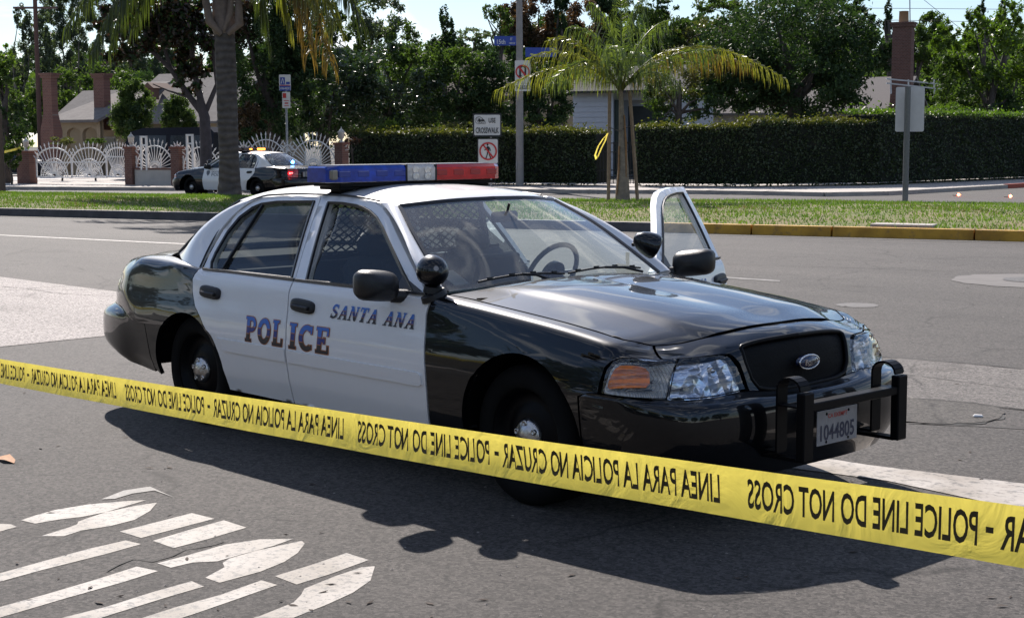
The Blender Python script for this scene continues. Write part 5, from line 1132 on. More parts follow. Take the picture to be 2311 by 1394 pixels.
tree('conifer', 'pointed dark conifer against the bright sky gap', 'tree', 88, [(1005, 70, 18, 52), (1003, 105, 34, 46), (980, 140, 42, 40)], 'dark', .12, base=(1003, 290), density=1.2)
tree('leafy_tree', 'low far tree under the bright sky gap', 'tree', 100, [(1075, 78, 45, 14, 'grey'), (1060, 120, 60, 34, 'dark')], 'mid', .12, base=(1070, 290))
tree('leafy_tree', 'tree with loose upper twigs left of the lamp pole', 'tree', 84, [(1128, 60, 26, 52, 'mid'), (1140, 120, 44, 40, 'dark'), (1100, 30, 14, 20, 'mid')], 'mid', .10, base=(1130, 290), density=.8)
BR = 'brownish trees behind the young palm'
tree('brownish_tree', 'brownish clipped tree just right of the lamp pole top', 'tree', 86, [(1215, 50, 62, 80, 'brown'), (1160, 60, 34, 60, 'brown'), (1185, 110, 42, 50, 'olive'), (1235, 130, 50, 40, 'dark')], 'brown', .10, base=(1210, 290), density=2.2, group=BR)
tree('brownish_tree', 'brownish tree directly behind the young palm crown', 'tree', 88, [(1330, 50, 60, 70, 'brown'), (1400, 70, 50, 50, 'dark'), (1380, 30, 45, 50, 'dark'), (1330, 120, 60, 40, 'dark')], 'brown', .10, base=(1330, 290), density=2.2, group=BR)
tree('cypress', 'narrow dark cypress between the two brownish trees', 'tree', 85, [(1268, 30, 17, 60), (1268, 90, 19, 50)], 'dark', .09, base=(1268, 290), density=1.8)
tree('leafy_tree', 'mid green tree behind the young palm, right of its crown', 'tree', 82, [(1500, 70, 62, 50, 'mid'), (1580, 90, 66, 60, 'olive'), (1470, 140, 46, 40, 'mid'), (1480, 20, 50, 22, 'dark')], 'mid', .10, base=(1520, 290), density=1.1)
tree('leafy_tree', 'dark tree mass at the top right behind the ficus', 'tree', 96, [(1900, 22, 68, 34), (1800, 10, 90, 30), (1620, 12, 60, 24, 'mid')], 'dark', .13, base=(1850, 290), density=1.3)
CY = 'thin spires on the skyline at the right'
for px, r_ in ((2003, 7), (2215, 8), (2262, 7)):
    tree('spire_tree', {2003: 'thin dark spire tree beside the brick chimney pot', 2215: 'left of two thin spires above the bright right tree', 2262: 'right of two thin spires above the bright right tree'}[px], 'tree', 105, [(px, 30, r_, 30), (px, 60, r_+3, 34)], 'dark', .13, base=(px, 290), density=1.6, group=CY)
tree('leafy_tree', 'green tree directly behind the right brick chimney', 'tree', 92, [(2090, 110, 60, 52, 'mid'), (1975, 110, 52, 50, 'dark'), (2090, 70, 44, 40, 'mid'), (1960, 70, 30, 40, 'dark')], 'mid', .12, base=(2060, 290), density=1.6)
# ---- nearer trees
def wood(name, D, segs, key, size, n, zlo):
    Ps = []
    for (x0, x1, y0, y1, f) in segs:
        k = int(n*f); px = rng.uniform(x0, x1, k); top = y0+(y1-y0)*((px-x0)/(x1-x0))+14*np.sin(px/17.)+9*np.sin(px/7.3+1)+rng.normal(size=k)*5; py = 300-(300-top)*rng.uniform(0, 1, k)**.75
        dd = rng.uniform(0, 9, k); Ps.append(np.array([AT(a, b, D+c) for a, b, c in zip(px, py, dd)]))
    P = np.concatenate(Ps); A, B_ = leafaxes(len(P), size, .6); quads(name, P, A, B_, LM[key], kind='stuff')
wood('distant_wood', 118, [(-60, 470, 120, 130, 1.0), (470, 700, 120, 90, 1.0), (700, 960, 110, 130, .9), (960, 1130, 110, 115, .5), (1130, 1440, 40, 60, 1.2), (1440, 1960, 40, 70, 1.6), (1960, 2100, 110, 110, .5), (2100, 2400, 80, 70, 1.0)], 'dark', .21, 17000, 0)
wood('distant_wood', 108, [(-60, 470, 185, 200, 1), (640, 1130, 170, 150, 1), (1130, 2400, 120, 120, 1.6)], 'mid', .18, 9000, 0)
tree('dark_tree', 'very dark dense tree standing right behind the tall palm trunk', 'tree', 60, [(590, 110, 85, 130), (615, 240, 78, 80), (660, 70, 70, 90), (560, 40, 60, 70, 'purple'), (700, 180, 60, 60)], 'dark', .085, base=(618, 400), density=1.5, trunk_r=.3, nclump=60)
sh = dict(density=1.15, trunk_r=.2, nclump=46)
tree('broadleaf_tree', 'glossy broadleaf tree behind the white fan gate and fence end', 'tree', 63, [(740, 225, 92, 84), (700, 285, 80, 50, 'dark'), (780, 170, 70, 60)], 'glossy', .085, base=(735, 400), **sh)
tree('broadleaf_tree', 'large glossy broadleaf tree above the left hedge', 'tree', 64, [(880, 200, 110, 92), (850, 275, 100, 46, 'dark'), (940, 150, 76, 56, 'mid')], 'glossy', .085, base=(880, 400), **sh)
tree('broadleaf_tree', 'dark tree behind the crosswalk sign', 'tree', 65, [(1035, 200, 92, 84), (1010, 265, 96, 50, 'dark'), (1090, 250, 62, 60, 'dark'), (1040, 150, 70, 42, 'mid'), (1105, 185, 58, 70, 'dark')], 'dark', .085, base=(1040, 400), **sh)
tree('small_tree', 'rounded dark small tree right of the lamp pole by the white house', 'tree', 63, [(1238, 222, 64, 70), (1205, 275, 74, 40), (1262, 180, 46, 42, 'mid'), (1180, 180, 50, 64)], 'dark', .085, base=(1240, 400), density=1.5)
tree('ficus_tree', 'huge dark round tree above the right hedge', 'tree', 64, [(1770, 90, 180, 105), (1830, 190, 150, 80), (1690, 190, 110, 70), (1900, 120, 90, 90), (1620, 150, 60, 70)], 'dark', .095, base=(1790, 400), density=1.25, trunk_r=.35, nclump=90, limbs=10)
tree('olive_shrub_tree', 'loose olive green tree between young palm and big dark tree', 'tree', 62, [(1535, 175, 72, 66), (1490, 215, 40, 50, 'mid'), (1590, 235, 54, 46, 'dark'), (1500, 280, 50, 26, 'dark')], 'olive', .08, base=(1530, 400), density=.9)
b_t = tree('bright_tree', 'bright yellow green tree at the right edge of the photo', 'tree', 72, [(2240, 130, 84, 100, 'bright'), (2170, 190, 76, 66, 'mid'), (2290, 220, 60, 70, 'dark'), (2140, 95, 40, 46, 'bright'), (2200, 60, 28, 44, 'bright'), (2280, 55, 36, 50, 'bright'), (2230, 260, 80, 30, 'dark')], 'bright', .10, base=(2230, 400), density=1.0, trunk_r=.2, droop=.3)
# purple-leaved street tree with visible forked limbs
D3 = 54; rt = empty('purple_leaf_tree', AT(463, 430, D3)*[1, 1, 0], 0, 'purple brown leaved street tree with forked trunk left of the tall palm', 'tree'); O = np.array(rt.location)
tr = MB(); X = lambda px, py, dd=0: AT(px, py, D3+dd)-O
for pts, rr in (([(466, 432), (465, 330), (462, 265), (450, 225)], [.24, .21, .19, .17]), ([(462, 262), (425, 215), (385, 155), (345, 118), (300, 100)], [.13, .11, .09, .07, .04]), ([(455, 235), (440, 170), (430, 90), (405, 20)], [.13, .10, .08, .05]), ([(465, 250), (490, 190), (480, 110), (500, 20)], [.10, .08, .06, .04]), ([(385, 155), (360, 70), (350, 10)], [.07, .05, .03]), ([(432, 222), (380, 205), (345, 190)], [.05, .03, .02])):
    tr.tube([X(*p) for p in pts], rr, 9)
tr.build('trunk', mat('grey_purple_bark', (.075, .06, .06), .9, noise=.3, nscale=5, bump=.5, bscale=18), rt)
P = np.concatenate([clumpy(n, AT(px, py, D3), np.array([rx, rx, ry])*D3/FPX, k, .26) for px, py, rx, ry, n, k in ((290, 75, 75, 75, 3600, 34), (380, 60, 80, 80, 4200, 36), (440, 110, 70, 70, 3400, 30), (340, 10, 90, 40, 2800, 20), (470, 40, 60, 60, 2600, 24), (420, 190, 50, 26, 700, 10))])-O
k = rng.uniform(size=len(P)) < .6
for kk, key in ((k, 'purple'), (~k, 'dark')): A, B_ = leafaxes(kk.sum(), .10, .55); quads('crown', P[kk], A, B_, LM[key], rt)
# ---- palms
def frond(mb_r, P0_, P1_, P2_, n, ll, droop=.7, wd=.022, curl=.2, mbl=None, flare=.6):
    """rachis as a quadratic curve; leaflets hang in two rows"""
    P0_, P1_, P2_ = map(np.array, (P0_, P1_, P2_)); t = np.linspace(0, 1, 14)[:, None]; C_ = (1-t)**2*P0_+2*t*(1-t)*P1_+t*t*P2_
    mb_r.tube([p for p in C_], list(np.linspace(.03, .008, 14)), 5)
    for i in range(n):
        s = .10+.90*(i+rng.uniform(0, .8))/n; s = min(s, .995); p = (1-s)**2*P0_+2*s*(1-s)*P1_+s*s*P2_; tg = 2*(1-s)*(P1_-P0_)+2*s*(P2_-P1_); tg /= np.linalg.norm(tg); sd = np.cross(tg, [0, 0, 1]); sd /= np.linalg.norm(sd)+1e-9
        for e in (-1, 1):
            L_ = ll*(.35+.65*math.sin(math.pi*min(1, .15+s*.8)))*rng.uniform(.75, 1.15); d = tg*rng.uniform(.3, .7)+sd*e*flare*rng.uniform(.5, 1.3)+np.array([0, 0, rng.uniform(-.1, .45)]); d /= np.linalg.norm(d)
            q0 = p; q1 = p+d*L_*.45+np.array([0, 0, -droop*L_*.12]); q2 = q1+d*L_*.25+np.array([0, 0, -droop*L_*.5]); q3 = q2+d*L_*.05+np.array([0, 0, -droop*L_*.45])
            wv = np.cross(d, rdir(1)[0]); wv /= np.linalg.norm(wv)+1e-9; w1 = wd
            mbl.add([q0-wv*w1*.5, q0+wv*w1*.5, q1-wv*w1, q1+wv*w1, q2-wv*w1*.8, q2+wv*w1*.8, q3], [(0, 1, 3, 2), (2, 3, 5, 4), (4, 5, 6)])
D4 = 40.0; yb = G(1405, 455, .2); D4 = float((yb-CAMP)@_f)
yp = empty('young_palm', (yb[0], yb[1], .18), 0, 'young palm with drooping yellow green fronds, tied between two wooden stakes', 'palm'); O = np.array(yp.location); X = lambda px, py, dd=0.0: AT(px, py, D4+dd)-O
tr = MB(); tr.tube([X(1405, 458), X(1405, 420), X(1407, 370), X(1404, 300), X(1402, 230), X(1400, 190)], [.20, .175, .13, .085, .06, .05], 12); tr.build('trunk', mat('young_palm_trunk', (.20, .165, .13), .9, noise=.35, nscale=9, bump=.6, bscale=16), yp)
tr = MB()
for a, b in (((1397, 330), (1392, 440)), ((1409, 260), (1413, 400))): tr.tube([X(*a, -.08), X((a[0]+b[0])/2+2, (a[1]+b[1])/2, -.1), X(*b, -.14)], [.02, .028, .012], 6)
tr.build('dead_sheath', mat('dead_palm_sheath', (.22, .12, .055), .9, noise=.4, nscale=12), yp)
FR = [((1330, 95), (1120, 205), 0, 'palmy', 70), ((1350, 120), (1225, 180), 1.4, 'palm', 44), ((1320, 60), (1240, 90), -1.6, 'palmy', 40), ((1310, 80), (1195, 130), -.5, 'palmy', 44), ((1372, 60), (1285, 60), -.5, 'palm', 46), ((1385, 40), (1335, 8), .8, 'palm', 46), ((1402, 40), (1400, -15), -.4, 'palm', 46), ((1420, 40), (1450, -5), .5, 'palm', 46), ((1440, 60), (1510, 45), 1.2, 'palm', 40), ((1395, 80), (1375, 110), -2.0, 'palm', 40), ((1425, 90), (1460, 130), -2.0, 'palm', 40),
      ((1520, 20), (1772, 178), 0, 'palmy', 76), ((1500, 70), (1700, 150), 1.0, 'palmo', 56), ((1480, 110), (1620, 110), -1.2, 'palm', 50), ((1340, 80), (1240, 190), -1.6, 'palm', 46), ((1470, 130), (1530, 190), -1.0, 'palm', 30)]
for (m_, e_, dd, key, n) in FR:
    r_ = MB(); l_b = MB(); frond(r_, X(1401+rng.uniform(-4, 4), 205), X(*m_, dd*.6), X(*e_, dd), int(n*1.35), .62, 1.15, .012, mbl=l_b); l_b.add(r_.v, r_.f, True); l_b.build('frond', LM[key], yp)
ST_ = mat('stake_wood', (.22, .16, .11), .9, noise=.25, nscale=8)
for (a, b), lb in ((((1376, 205), (1373, 456)), 'left wooden stake beside the young palm, tape tied on it'), (((1421, 205), (1439, 456)), 'right wooden stake leaning beside the young palm')):
    q0, q1 = AT(*a, D4+.05), AT(*b, D4+.05); e_ = MB(); e_.tube([tuple(q1), tuple(q0)], .045, 9); o = e_.build('wooden_stake', ST_); tag(o, lb, 'stake', 'stakes of the young palm')
e_ = MB(); e_.tube([AT(1375, 288, D4), AT(1400, 297, D4-.12), AT(1407, 290, D4)], .008, 5); e_.tube([AT(1424, 284, D4), AT(1405, 292, D4-.12)], .008, 5); tag(e_.build('palm_tie', M_DARK), 'black rubber tie strapping the young palm to its stakes', 'tie')
# ribbon tied on the stake
rb = MB(); ctr = [(1371, 301), (1366, 318), (1357, 335), (1350, 352), (1346, 360), (1343, 350), (1350, 330), (1362, 312), (1372, 302)]; P = [AT(x, y, D4-.08-.02*i) for i, y_ in enumerate(ctr) for x, y in [y_]]
vs = []
for i, p in enumerate(P): w_ = _R*.022+np.array([0, 0, .010]); vs += [p-w_, p+w_]
rb.add(vs, [(2*i, 2*i+1, 2*i+3, 2*i+2) for i in range(len(P)-1)], True); tag(rb.build('tape_loop', M_TAPE), 'loop of yellow tape hanging from the left stake of the young palm', 'barrier tape')
# tall palm
pb_ = G(517, 441, .2); D5 = float((pb_-CAMP)@_f); tp = empty('tall_palm', (pb_[0], pb_[1], .18), 0, 'tall palm with thick ringed grey trunk in front of the parked police car', 'palm'); O = np.array(tp.location); X = lambda px, py, dd=0.0: AT(px, py, D5+dd)-O
tr = MB(); rr = lambda px: px*D5/FPX/2; pr = [(517, 446, 60), (518, 436, 56), (518, 410, 49), (517, 350, 44), (513, 250, 46), (510, 150, 46), (507, 80, 45)]; ys = np.linspace(446, 80, 62)
pts = [X(float(np.interp(y, [80, 150, 250, 350, 410, 436, 446], [507, 510, 513, 517, 518, 518, 517])), y) for y in ys]; ra = [rr(float(np.interp(y, [80, 150, 250, 350, 410, 436, 446], [45, 46, 46, 44, 49, 56, 60])))*(1+.012*math.sin(i*2.1)) for i, y in enumerate(ys)]
tr.tube(pts, ra, 22)
m, n, l_, b_ = node_mat('ringed_palm_bark'); t = n.new('ShaderNodeTexCoord'); wv = n.new('ShaderNodeTexWave'); wv.bands_direction = 'Z'; wv.inputs['Scale'].default_value = 1.5; wv.inputs['Distortion'].default_value = 7; wv.inputs['Detail'].default_value = 4; l_.new(t.outputs['Object'], wv.inputs['Vector'])
r = n.new('ShaderNodeValToRGB'); r.color_ramp.elements[0].color = (.066, .056, .052, 1); r.color_ramp.elements[1].color = (.098, .086, .08, 1); l_.new(wv.outputs['Fac'], r.inputs[0]); nz = n.new('ShaderNodeTexNoise'); nz.inputs['Scale'].default_value = 5; nz.inputs['Detail'].default_value = 8; l_.new(t.outputs['Object'], nz.inputs['Vector'])
mx = n.new('ShaderNodeMixRGB'); mx.blend_type = 'OVERLAY'; mx.inputs[0].default_value = .7; l_.new(r.outputs[0], mx.inputs[1]); l_.new(nz.outputs['Fac'], mx.inputs[2]); l_.new(mx.outputs[0], b_.inputs['Base Color']); b_.inputs['Roughness'].default_value = .95
k = n.new('ShaderNodeBump'); k.inputs['Strength'].default_value = .5; k.inputs['Distance'].default_value = .05; l_.new(wv.outputs['Fac'], k.inputs['Height']); l_.new(k.outputs[0], b_.inputs['Normal'])
tr.build('trunk', m, tp)
tr = MB(); tr.tube([X(507, 82), X(505, 60), X(502, 30), X(500, -20), X(500, -90)], [rr(44), rr(56), rr(46), rr(40), rr(24)], 20)
for a, b, c, r0 in (((500, 78), (474, 50), (462, -10), .13), ((514, 76), (540, 55), (537, -10), .13), ((505, 70), (520, 30), (525, -60), .10)): tr.tube([X(*a, -.3), X(*b, -.35), X(*c, -.2)], [r0*.6, r0, r0*.8], 9)
tr.build('crownshaft', mat('palm_sheath', (.17, .13, .11), .85, noise=.25, nscale=5, bump=.3, bscale=10), tp)
FT = [((480, -560), (520, -430), -5.5, 'palmd', 80), ((440, -560), (440, -420), -5.5, 'palmd', 80), ((540, -560), (600, -430), -5.0, 'palmd', 80), ((400, -540), (330, -400), -4.0, 'palmd', 80), ((600, -540), (680, -420), -3.5, 'palmd', 80), ((500, -420), (480, -260), -4.8, 'palmd', 80), ((460, -420), (400, -270), -4.4, 'palmd', 80), ((560, -420), (640, -270), -4.0, 'palmd', 80), ((500, -480), (560, -330), -4.5, 'palmd', 70), ((440, -480), (380, -330), -4.2, 'palmd', 70), ((570, -460), (700, -300), -3.2, 'palmd', 70), ((520, -520), (520, -400), -5, 'palmd', 70), ((400, -500), (260, -350), -3.0, 'palmd', 70), ((640, -450), (760, -330), -1.5, 'palmd', 70), ((400, -330), (205, 120), -1.2, 'palmd', 80), ((360, -290), (250, 100), .6, 'palmd', 80), ((330, -260), (150, 60), .0, 'palmd', 80), ((430, -300), (300, 60), 1.2, 'palmd', 70), ((610, -330), (745, 140), -.6, 'palmo', 90), ((640, -300), (700, 120), .5, 'palmo', 80), ((600, -260), (655, 60), 1.0, 'palmy', 70), ((680, -280), (820, 60), .2, 'palmd', 80), ((660, -200), (760, 60), -1.4, 'palmy', 80),
      ((450, -330), (390, -40), -2.5, 'palm', 60), ((560, -330), (600, -40), -2.5, 'palm', 60), ((500, -380), (500, -240), -3.5, 'palm', 60), ((500, -380), (480, -200), 3.5, 'palm', 60), ((420, -380), (200, -120), 2.5, 'palm', 60), ((600, -380), (830, -120), 2.5, 'palm', 60), ((540, -300), (610, 100), 1.6, 'palmd', 70), ((380, -380), (180, -200), -2.0, 'palm', 60), ((620, -380), (800, -230), -2.0, 'palm', 60)]
for (m_, e_, dd, key, n) in FT:
    r_ = MB(); l_b = MB(); frond(r_, X(502, -70), X(*m_, dd*.6), X(*e_, dd), int(n*1.8), 1.05, 1.1, .021, mbl=l_b, flare=.8); l_b.add(r_.v, r_.f, True); l_b.build('frond', LM[key], tp)
# ------------------------------------------------------------------ hedges
def hedge(label, path, top_z, thick, n_per_m2, topkey='hedgetop', zb=.15, group='clipped hedges along the far pavement'):
    """path: list of base points; the front face follows it, clipped flat on top"""
    path = [np.array([p[0], p[1], zb]) for p in path]; r_ = empty('hedge', path[0], 0, label, 'hedge', group); O = np.array(r_.location)
    core = MB(); F_, T_ = [], []
    for a, c in zip(path[:-1], path[1:]):
        d = c-a; L_ = np.linalg.norm(d); d /= L_; nb = np.array([-d[1], d[0], 0]);
        if nb @ (a-CAMP) < 0: nb = -nb
        za, zc = (top_z if np.isscalar(top_z) else top_z[0]), (top_z if np.isscalar(top_z) else top_z[1])
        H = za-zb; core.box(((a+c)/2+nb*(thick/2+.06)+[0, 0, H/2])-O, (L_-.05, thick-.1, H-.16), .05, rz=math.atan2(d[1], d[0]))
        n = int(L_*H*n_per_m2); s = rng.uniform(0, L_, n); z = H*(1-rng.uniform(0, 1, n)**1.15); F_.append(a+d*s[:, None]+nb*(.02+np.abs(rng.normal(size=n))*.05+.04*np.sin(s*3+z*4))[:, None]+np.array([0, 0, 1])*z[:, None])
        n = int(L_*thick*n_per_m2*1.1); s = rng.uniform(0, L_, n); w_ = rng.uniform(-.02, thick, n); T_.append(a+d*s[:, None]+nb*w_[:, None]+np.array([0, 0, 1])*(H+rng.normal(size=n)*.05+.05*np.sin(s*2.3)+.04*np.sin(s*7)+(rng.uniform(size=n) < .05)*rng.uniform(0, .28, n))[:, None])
    core.build('dark_core', mat('hedge_core', (.006, .009, .004), 1), r_)  # plain near-black boxes filling the hedge behind the leaf cards
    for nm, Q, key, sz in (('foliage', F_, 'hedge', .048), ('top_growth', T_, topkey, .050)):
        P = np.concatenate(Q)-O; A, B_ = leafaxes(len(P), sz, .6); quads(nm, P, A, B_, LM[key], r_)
    return r_
HZ = 2.12
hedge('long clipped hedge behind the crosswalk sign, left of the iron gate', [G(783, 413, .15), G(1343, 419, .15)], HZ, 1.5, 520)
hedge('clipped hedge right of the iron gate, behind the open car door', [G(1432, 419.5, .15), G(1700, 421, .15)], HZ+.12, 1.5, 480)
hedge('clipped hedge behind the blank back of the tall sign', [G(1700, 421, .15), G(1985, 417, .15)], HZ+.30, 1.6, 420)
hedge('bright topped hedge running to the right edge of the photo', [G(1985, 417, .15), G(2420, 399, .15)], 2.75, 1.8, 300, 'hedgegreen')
# sprigs and shrubs
for (px, py, rx, ry, D, key, lb) in ((302, 258, 47, 66, 70, 'mid', 'upright bushy evergreen left of the pair by the grey roof'), (404, 262, 40, 44, 70, 'mid', 'lower bushy evergreen nearer the purple tree by the grey roof'), (565, 285, 38, 46, 58, 'brown', 'dry brown shrub right of the tall palm trunk'), (880, 296, 30, 22, 61, 'bright', 'yellow green fern clump rising over the left hedge'), (1040, 292, 40, 18, 61, 'olive', 'reddish new growth rising above the hedge beside the crosswalk sign'), (795, 318, 18, 8, 58, 'purple', 'red flowering sprig at the hedge end by the last brick pillar'), (2130, 262, 60, 26, 68, 'bright', 'bright green shoots above the right hedge behind the tall sign'), (140, 318, 30, 9, 66, 'olive', 'low rose bush in front of the arched porch'), (215, 319, 22, 7, 66, 'mid', 'low shrub under the right arch of the porch'), (25, 350, 22, 30, 60, 'mid', 'weedy shrub at the left edge by the brick gatepost')):
    tree('shrub', lb, 'shrub', D, [(px, py, rx, ry)]+([(px, py-ry*.5, rx*.6, ry*.7), (px, py+ry*.3, rx*.95, ry*.7, 'dark')] if ry > 40 else []), key, .06, base=(px, 400), density=2.6, trunk_r=.04, group='garden shrubs beyond the far pavement', limbs=3, nclump=30)
# ------------------------------------------------------------------ buildings
M_BRICK = None
def brick(name, c1, c2, mortar, sc):
    m, n, l, b = node_mat(name); t = n.new('ShaderNodeTexCoord'); mp_ = n.new('ShaderNodeMapping'); mp_.inputs['Rotation'].default_value = (R(90), 0, -R(20)); br = n.new('ShaderNodeTexBrick'); br.inputs['Scale'].default_value = sc
    br.inputs['Color1'].default_value = (*c1, 1); br.inputs['Color2'].default_value = (*c2, 1); br.inputs['Mortar'].default_value = (*mortar, 1); br.inputs['Mortar Size'].default_value = .018
    l.new(t.outputs['Object'], mp_.inputs[0]); mp_.inputs['Rotation'].default_value = (R(90), 0, 0); l.new(mp_.outputs[0], br.inputs['Vector']); l.new(br.outputs['Color'], b.inputs['Base Color']); b.inputs['Roughness'].default_value = .9; return m
M_BRICK = brick('red_brick', (.155, .072, .055), (.115, .05, .04), (.17, .14, .12), 3.2)
M_ROOF = mat('grey_shingles', (.16, .145, .135), .95, noise=.18, nscale=3, bump=.3, bscale=9); M_ROOFD = mat('dark_shingles', (.032, .032, .035), .95, noise=.25, nscale=3, bump=.4, bscale=9)
M_STUC = mat('beige_stucco', (.34, .27, .18), .95, noise=.08, nscale=1.5); M_SIDING = mat('white_siding', (.50, .52, .56), .8, noise=.05, nscale=1)
RZ = math.radians(20)
def local(D, px, z=0.0):     # an Empty frame whose x runs along the street
    p = AT(px, 321, D); return (p[0], p[1], z)
def frame_pt(O, p): return np.array(O)+UD*p[0]+VD*p[1]+np.array([0, 0, p[2]])
def chimney(label, px, D, w0, w1, zt_, zb=0, parent=None, pot=False):
    e = empty('brick_chimney', local(D, px), RZ, label, 'chimney') if not parent else parent
    b = MB(); vs = []
    for z, w in ((zb, w0), (zt_*.45, w0), (zt_*.62, w1), (zt_-.25, w1)): vs += [(-w/2, -w*.35, z), (w/2, -w*.35, z), (w/2, w*.35, z), (-w/2, w*.35, z)]
    b.add(vs, [(4*i+k, 4*i+(k+1) % 4, 4*i+4+(k+1) % 4, 4*i+4+k) for i in range(3) for k in range(4)]+[(12, 13, 14, 15)]); b.build('shaft', M_BRICK, e)
    b = MB(); b.box((0, 0, zt_-.18), (w1+.16, w1*.7+.16, .14)); b.box((0, 0, zt_-.06), (w1+.26, w1*.7+.26, .10)); b.build('cap', M_BRICK, e)
    if pot: b = MB(); b.lathe([(.26, zt_), (.24, zt_+.55), (.27, zt_+.56), (.20, zt_+.57), (.2, zt_+.2)], (0, 0, 0), 'Z', 18); b.build('chimney_pot', mat('clay_pot', (.33, .19, .11), .9), e)
    return e
H1 = empty('house', local(80, 300), RZ, 'beige stucco house with grey shingle roofs and arched porch beyond the white fence', 'house')
s80 = 80/FPX
def hx(px): return (px-300)*s80*1.06
b = MB()
def gable(b, x0, x1, y0, y1, ze, zr, ov=.35, axis='x'):
    if axis == 'x':
        ym = (y0+y1)/2; vs = [(x0-ov, y0-ov, ze-.1), (x1+ov, y0-ov, ze-.1), (x1+ov, ym, zr), (x0-ov, ym, zr), (x1+ov, y1+ov, ze-.1), (x0-ov, y1+ov, ze-.1)]; f = [(0, 1, 2, 3), (3, 2, 4, 5)]
    else:
        xm = (x0+x1)/2; vs = [(x0-ov, y0-ov, ze-.1), (x0-ov, y1+ov, ze-.1), (xm, y1+ov, zr), (xm, y0-ov, zr), (x1+ov, y1+ov, ze-.1), (x1+ov, y0-ov, ze-.1)]; f = [(0, 3, 2, 1), (3, 5, 4, 2)]
    n = len(vs); b.add(vs+[(v[0], v[1], v[2]-.12) for v in vs], f+[tuple(n+i for i in q_[::-1]) for q_ in f]+[(0, 1, n+1, n), (1, 2, n+2, n+1), (2, 4, n+4, n+2), (0, 3, n+3, n), (3, 5, n+5, n+3), (4, 5, n+5, n+4)])
gable(b, hx(255), hx(520), 0, 8, 2.95, 5.55); gable(b, hx(20), hx(255), 1.5, 7, 2.9, 4.75); b.build('roof', M_ROOF, H1)
b = MB(); vs = [(hx(114), -1.7, 2.98), (hx(266), -1.7, 2.98), (hx(300), 3.2, 5.1), (hx(225), 3.2, 5.1)]; b.add(vs+[(v[0], v[1], v[2]-.15) for v in vs], [(0, 1, 2, 3), (4, 7, 6, 5), (0, 4, 5, 1), (1, 5, 6, 2), (2, 6, 7, 3), (3, 7, 4, 0)]); b.build('porch_roof', M_ROOF, H1)
b = MB(); b.box(((hx(255)+hx(520))/2, 4, 1.45), (hx(520)-hx(255), 7.9, 2.9)); b.box(((hx(20)+hx(255))/2, 4.25, 1.42), (hx(255)-hx(20), 5.4, 2.85)); b.box((hx(200), 4.2, 3.4), (.1, 5.2, 1.2)); b.build('wall', M_STUC, H1)
# porch wall with three arches
def arched(b, x0, x1, zt_, arches, th=.25, y=-1.3):
    poly = [(x0, 0), (x1, 0), (x1, zt_), (x0, zt_)]; holes = []
    for (cx, w, h) in arches: holes.append([(cx-w/2, .25), (cx+w/2, .25)]+[(cx+w/2*math.cos(R(a)), h+.32*w*math.sin(R(a))) for a in range(0, 181, 20)])
    V, F, _ = cdt_region(poly, holes, .6); n = len(V); b.add([(v[0], y, v[1]) for v in V]+[(v[0], y+th, v[1]) for v in V], [tuple(f) for f in F]+[tuple(n+i for i in f[::-1]) for f in F])
    for h in holes:
        k = len(h); b.add([(p[0], y, p[1]) for p in h]+[(p[0], y+th, p[1]) for p in h], [(i, (i+1) % k, k+(i+1) % k, k+i) for i in range(k)])
b = MB(); arched(b, hx(119), hx(258), 3.0, [(hx(141), 1.0, 2.25), (hx(184), 1.0, 2.25), (hx(228), 1.0, 2.25)]); b.build('porch_wall', M_STUC, H1)
for px in (184, 228):
    f_ = MB(); f_.box((hx(px), 1.44, 1.45), (.9, .06, 1.3)); o = f_.build('window', mat('pale_window_frame', (.35, .33, .3), .7), H1); p_ = MB(); p_.box((hx(px), 1.40, 1.45), (.72, .03, 1.12)); p_.build('pane', mat('window_pane', (.05, .06, .07), .1, coat=1), o)
f_ = MB(); f_.box((hx(375), -.25, 2.45), (1.5, .9, .06)); f_.build('awning', mat('tan_awning', (.42, .30, .22), .8), H1)
f_ = MB(); f_.box((hx(318), 1.1, 4.35), (.55, .5, .6)); f_.add([(hx(318)-.4, .75, 4.65), (hx(318), .75, 4.95), (hx(318)+.4, .75, 4.65), (hx(318)-.4, 2.4, 4.65), (hx(318), 2.4, 4.95), (hx(318)+.4, 2.4, 4.65)], [(0, 1, 2), (0, 3, 4, 1), (1, 4, 5, 2)]); f_.build('dormer_vent', mat('dormer_wood', (.13, .07, .05), .8), H1)
chimney('tapered red brick chimney at the left end of the beige house', 117, 76, .88, .60, 5.25); chimney('square dark brick chimney standing in the middle of the grey roofs', 234, 81, .72, .72, 5.45, zb=3.6)
# white sided house behind the gate and big tree
H2 = empty('house', local(76, 1360), RZ, 'white sided house with dark shingle roof behind the young palm', 'house'); s76 = 76/FPX*1.05; g = lambda px: (px-1360)*s76
b = MB()
for i in range(16): zz = .1+i*.26; b.add([(g(1290), -.03, zz), (g(1385), -.03, zz), (g(1385), 0.0, zz+.255), (g(1290), 0.0, zz+.255)], [(0, 1, 2, 3)])
b.box(((g(1290)+g(1385))/2, 3, 2.1), (g(1385)-g(1290)-.02, 5.96, 4.2)); b.box(((g(1385)+g(1520))/2, 3.6, 2.1), (g(1520)-g(1385)-.02, 4.7, 4.2)); b.box(((g(1386)+g(1500))/2, .6, 4.0), (g(1500)-g(1386), .08, .42)); b.build('wall', M_SIDING, H2)
b = MB(); gable(b, g(1290), g(1540), -.2, 6.2, 4.35, 5.6, .4); b.build('roof', M_ROOFD, H2)
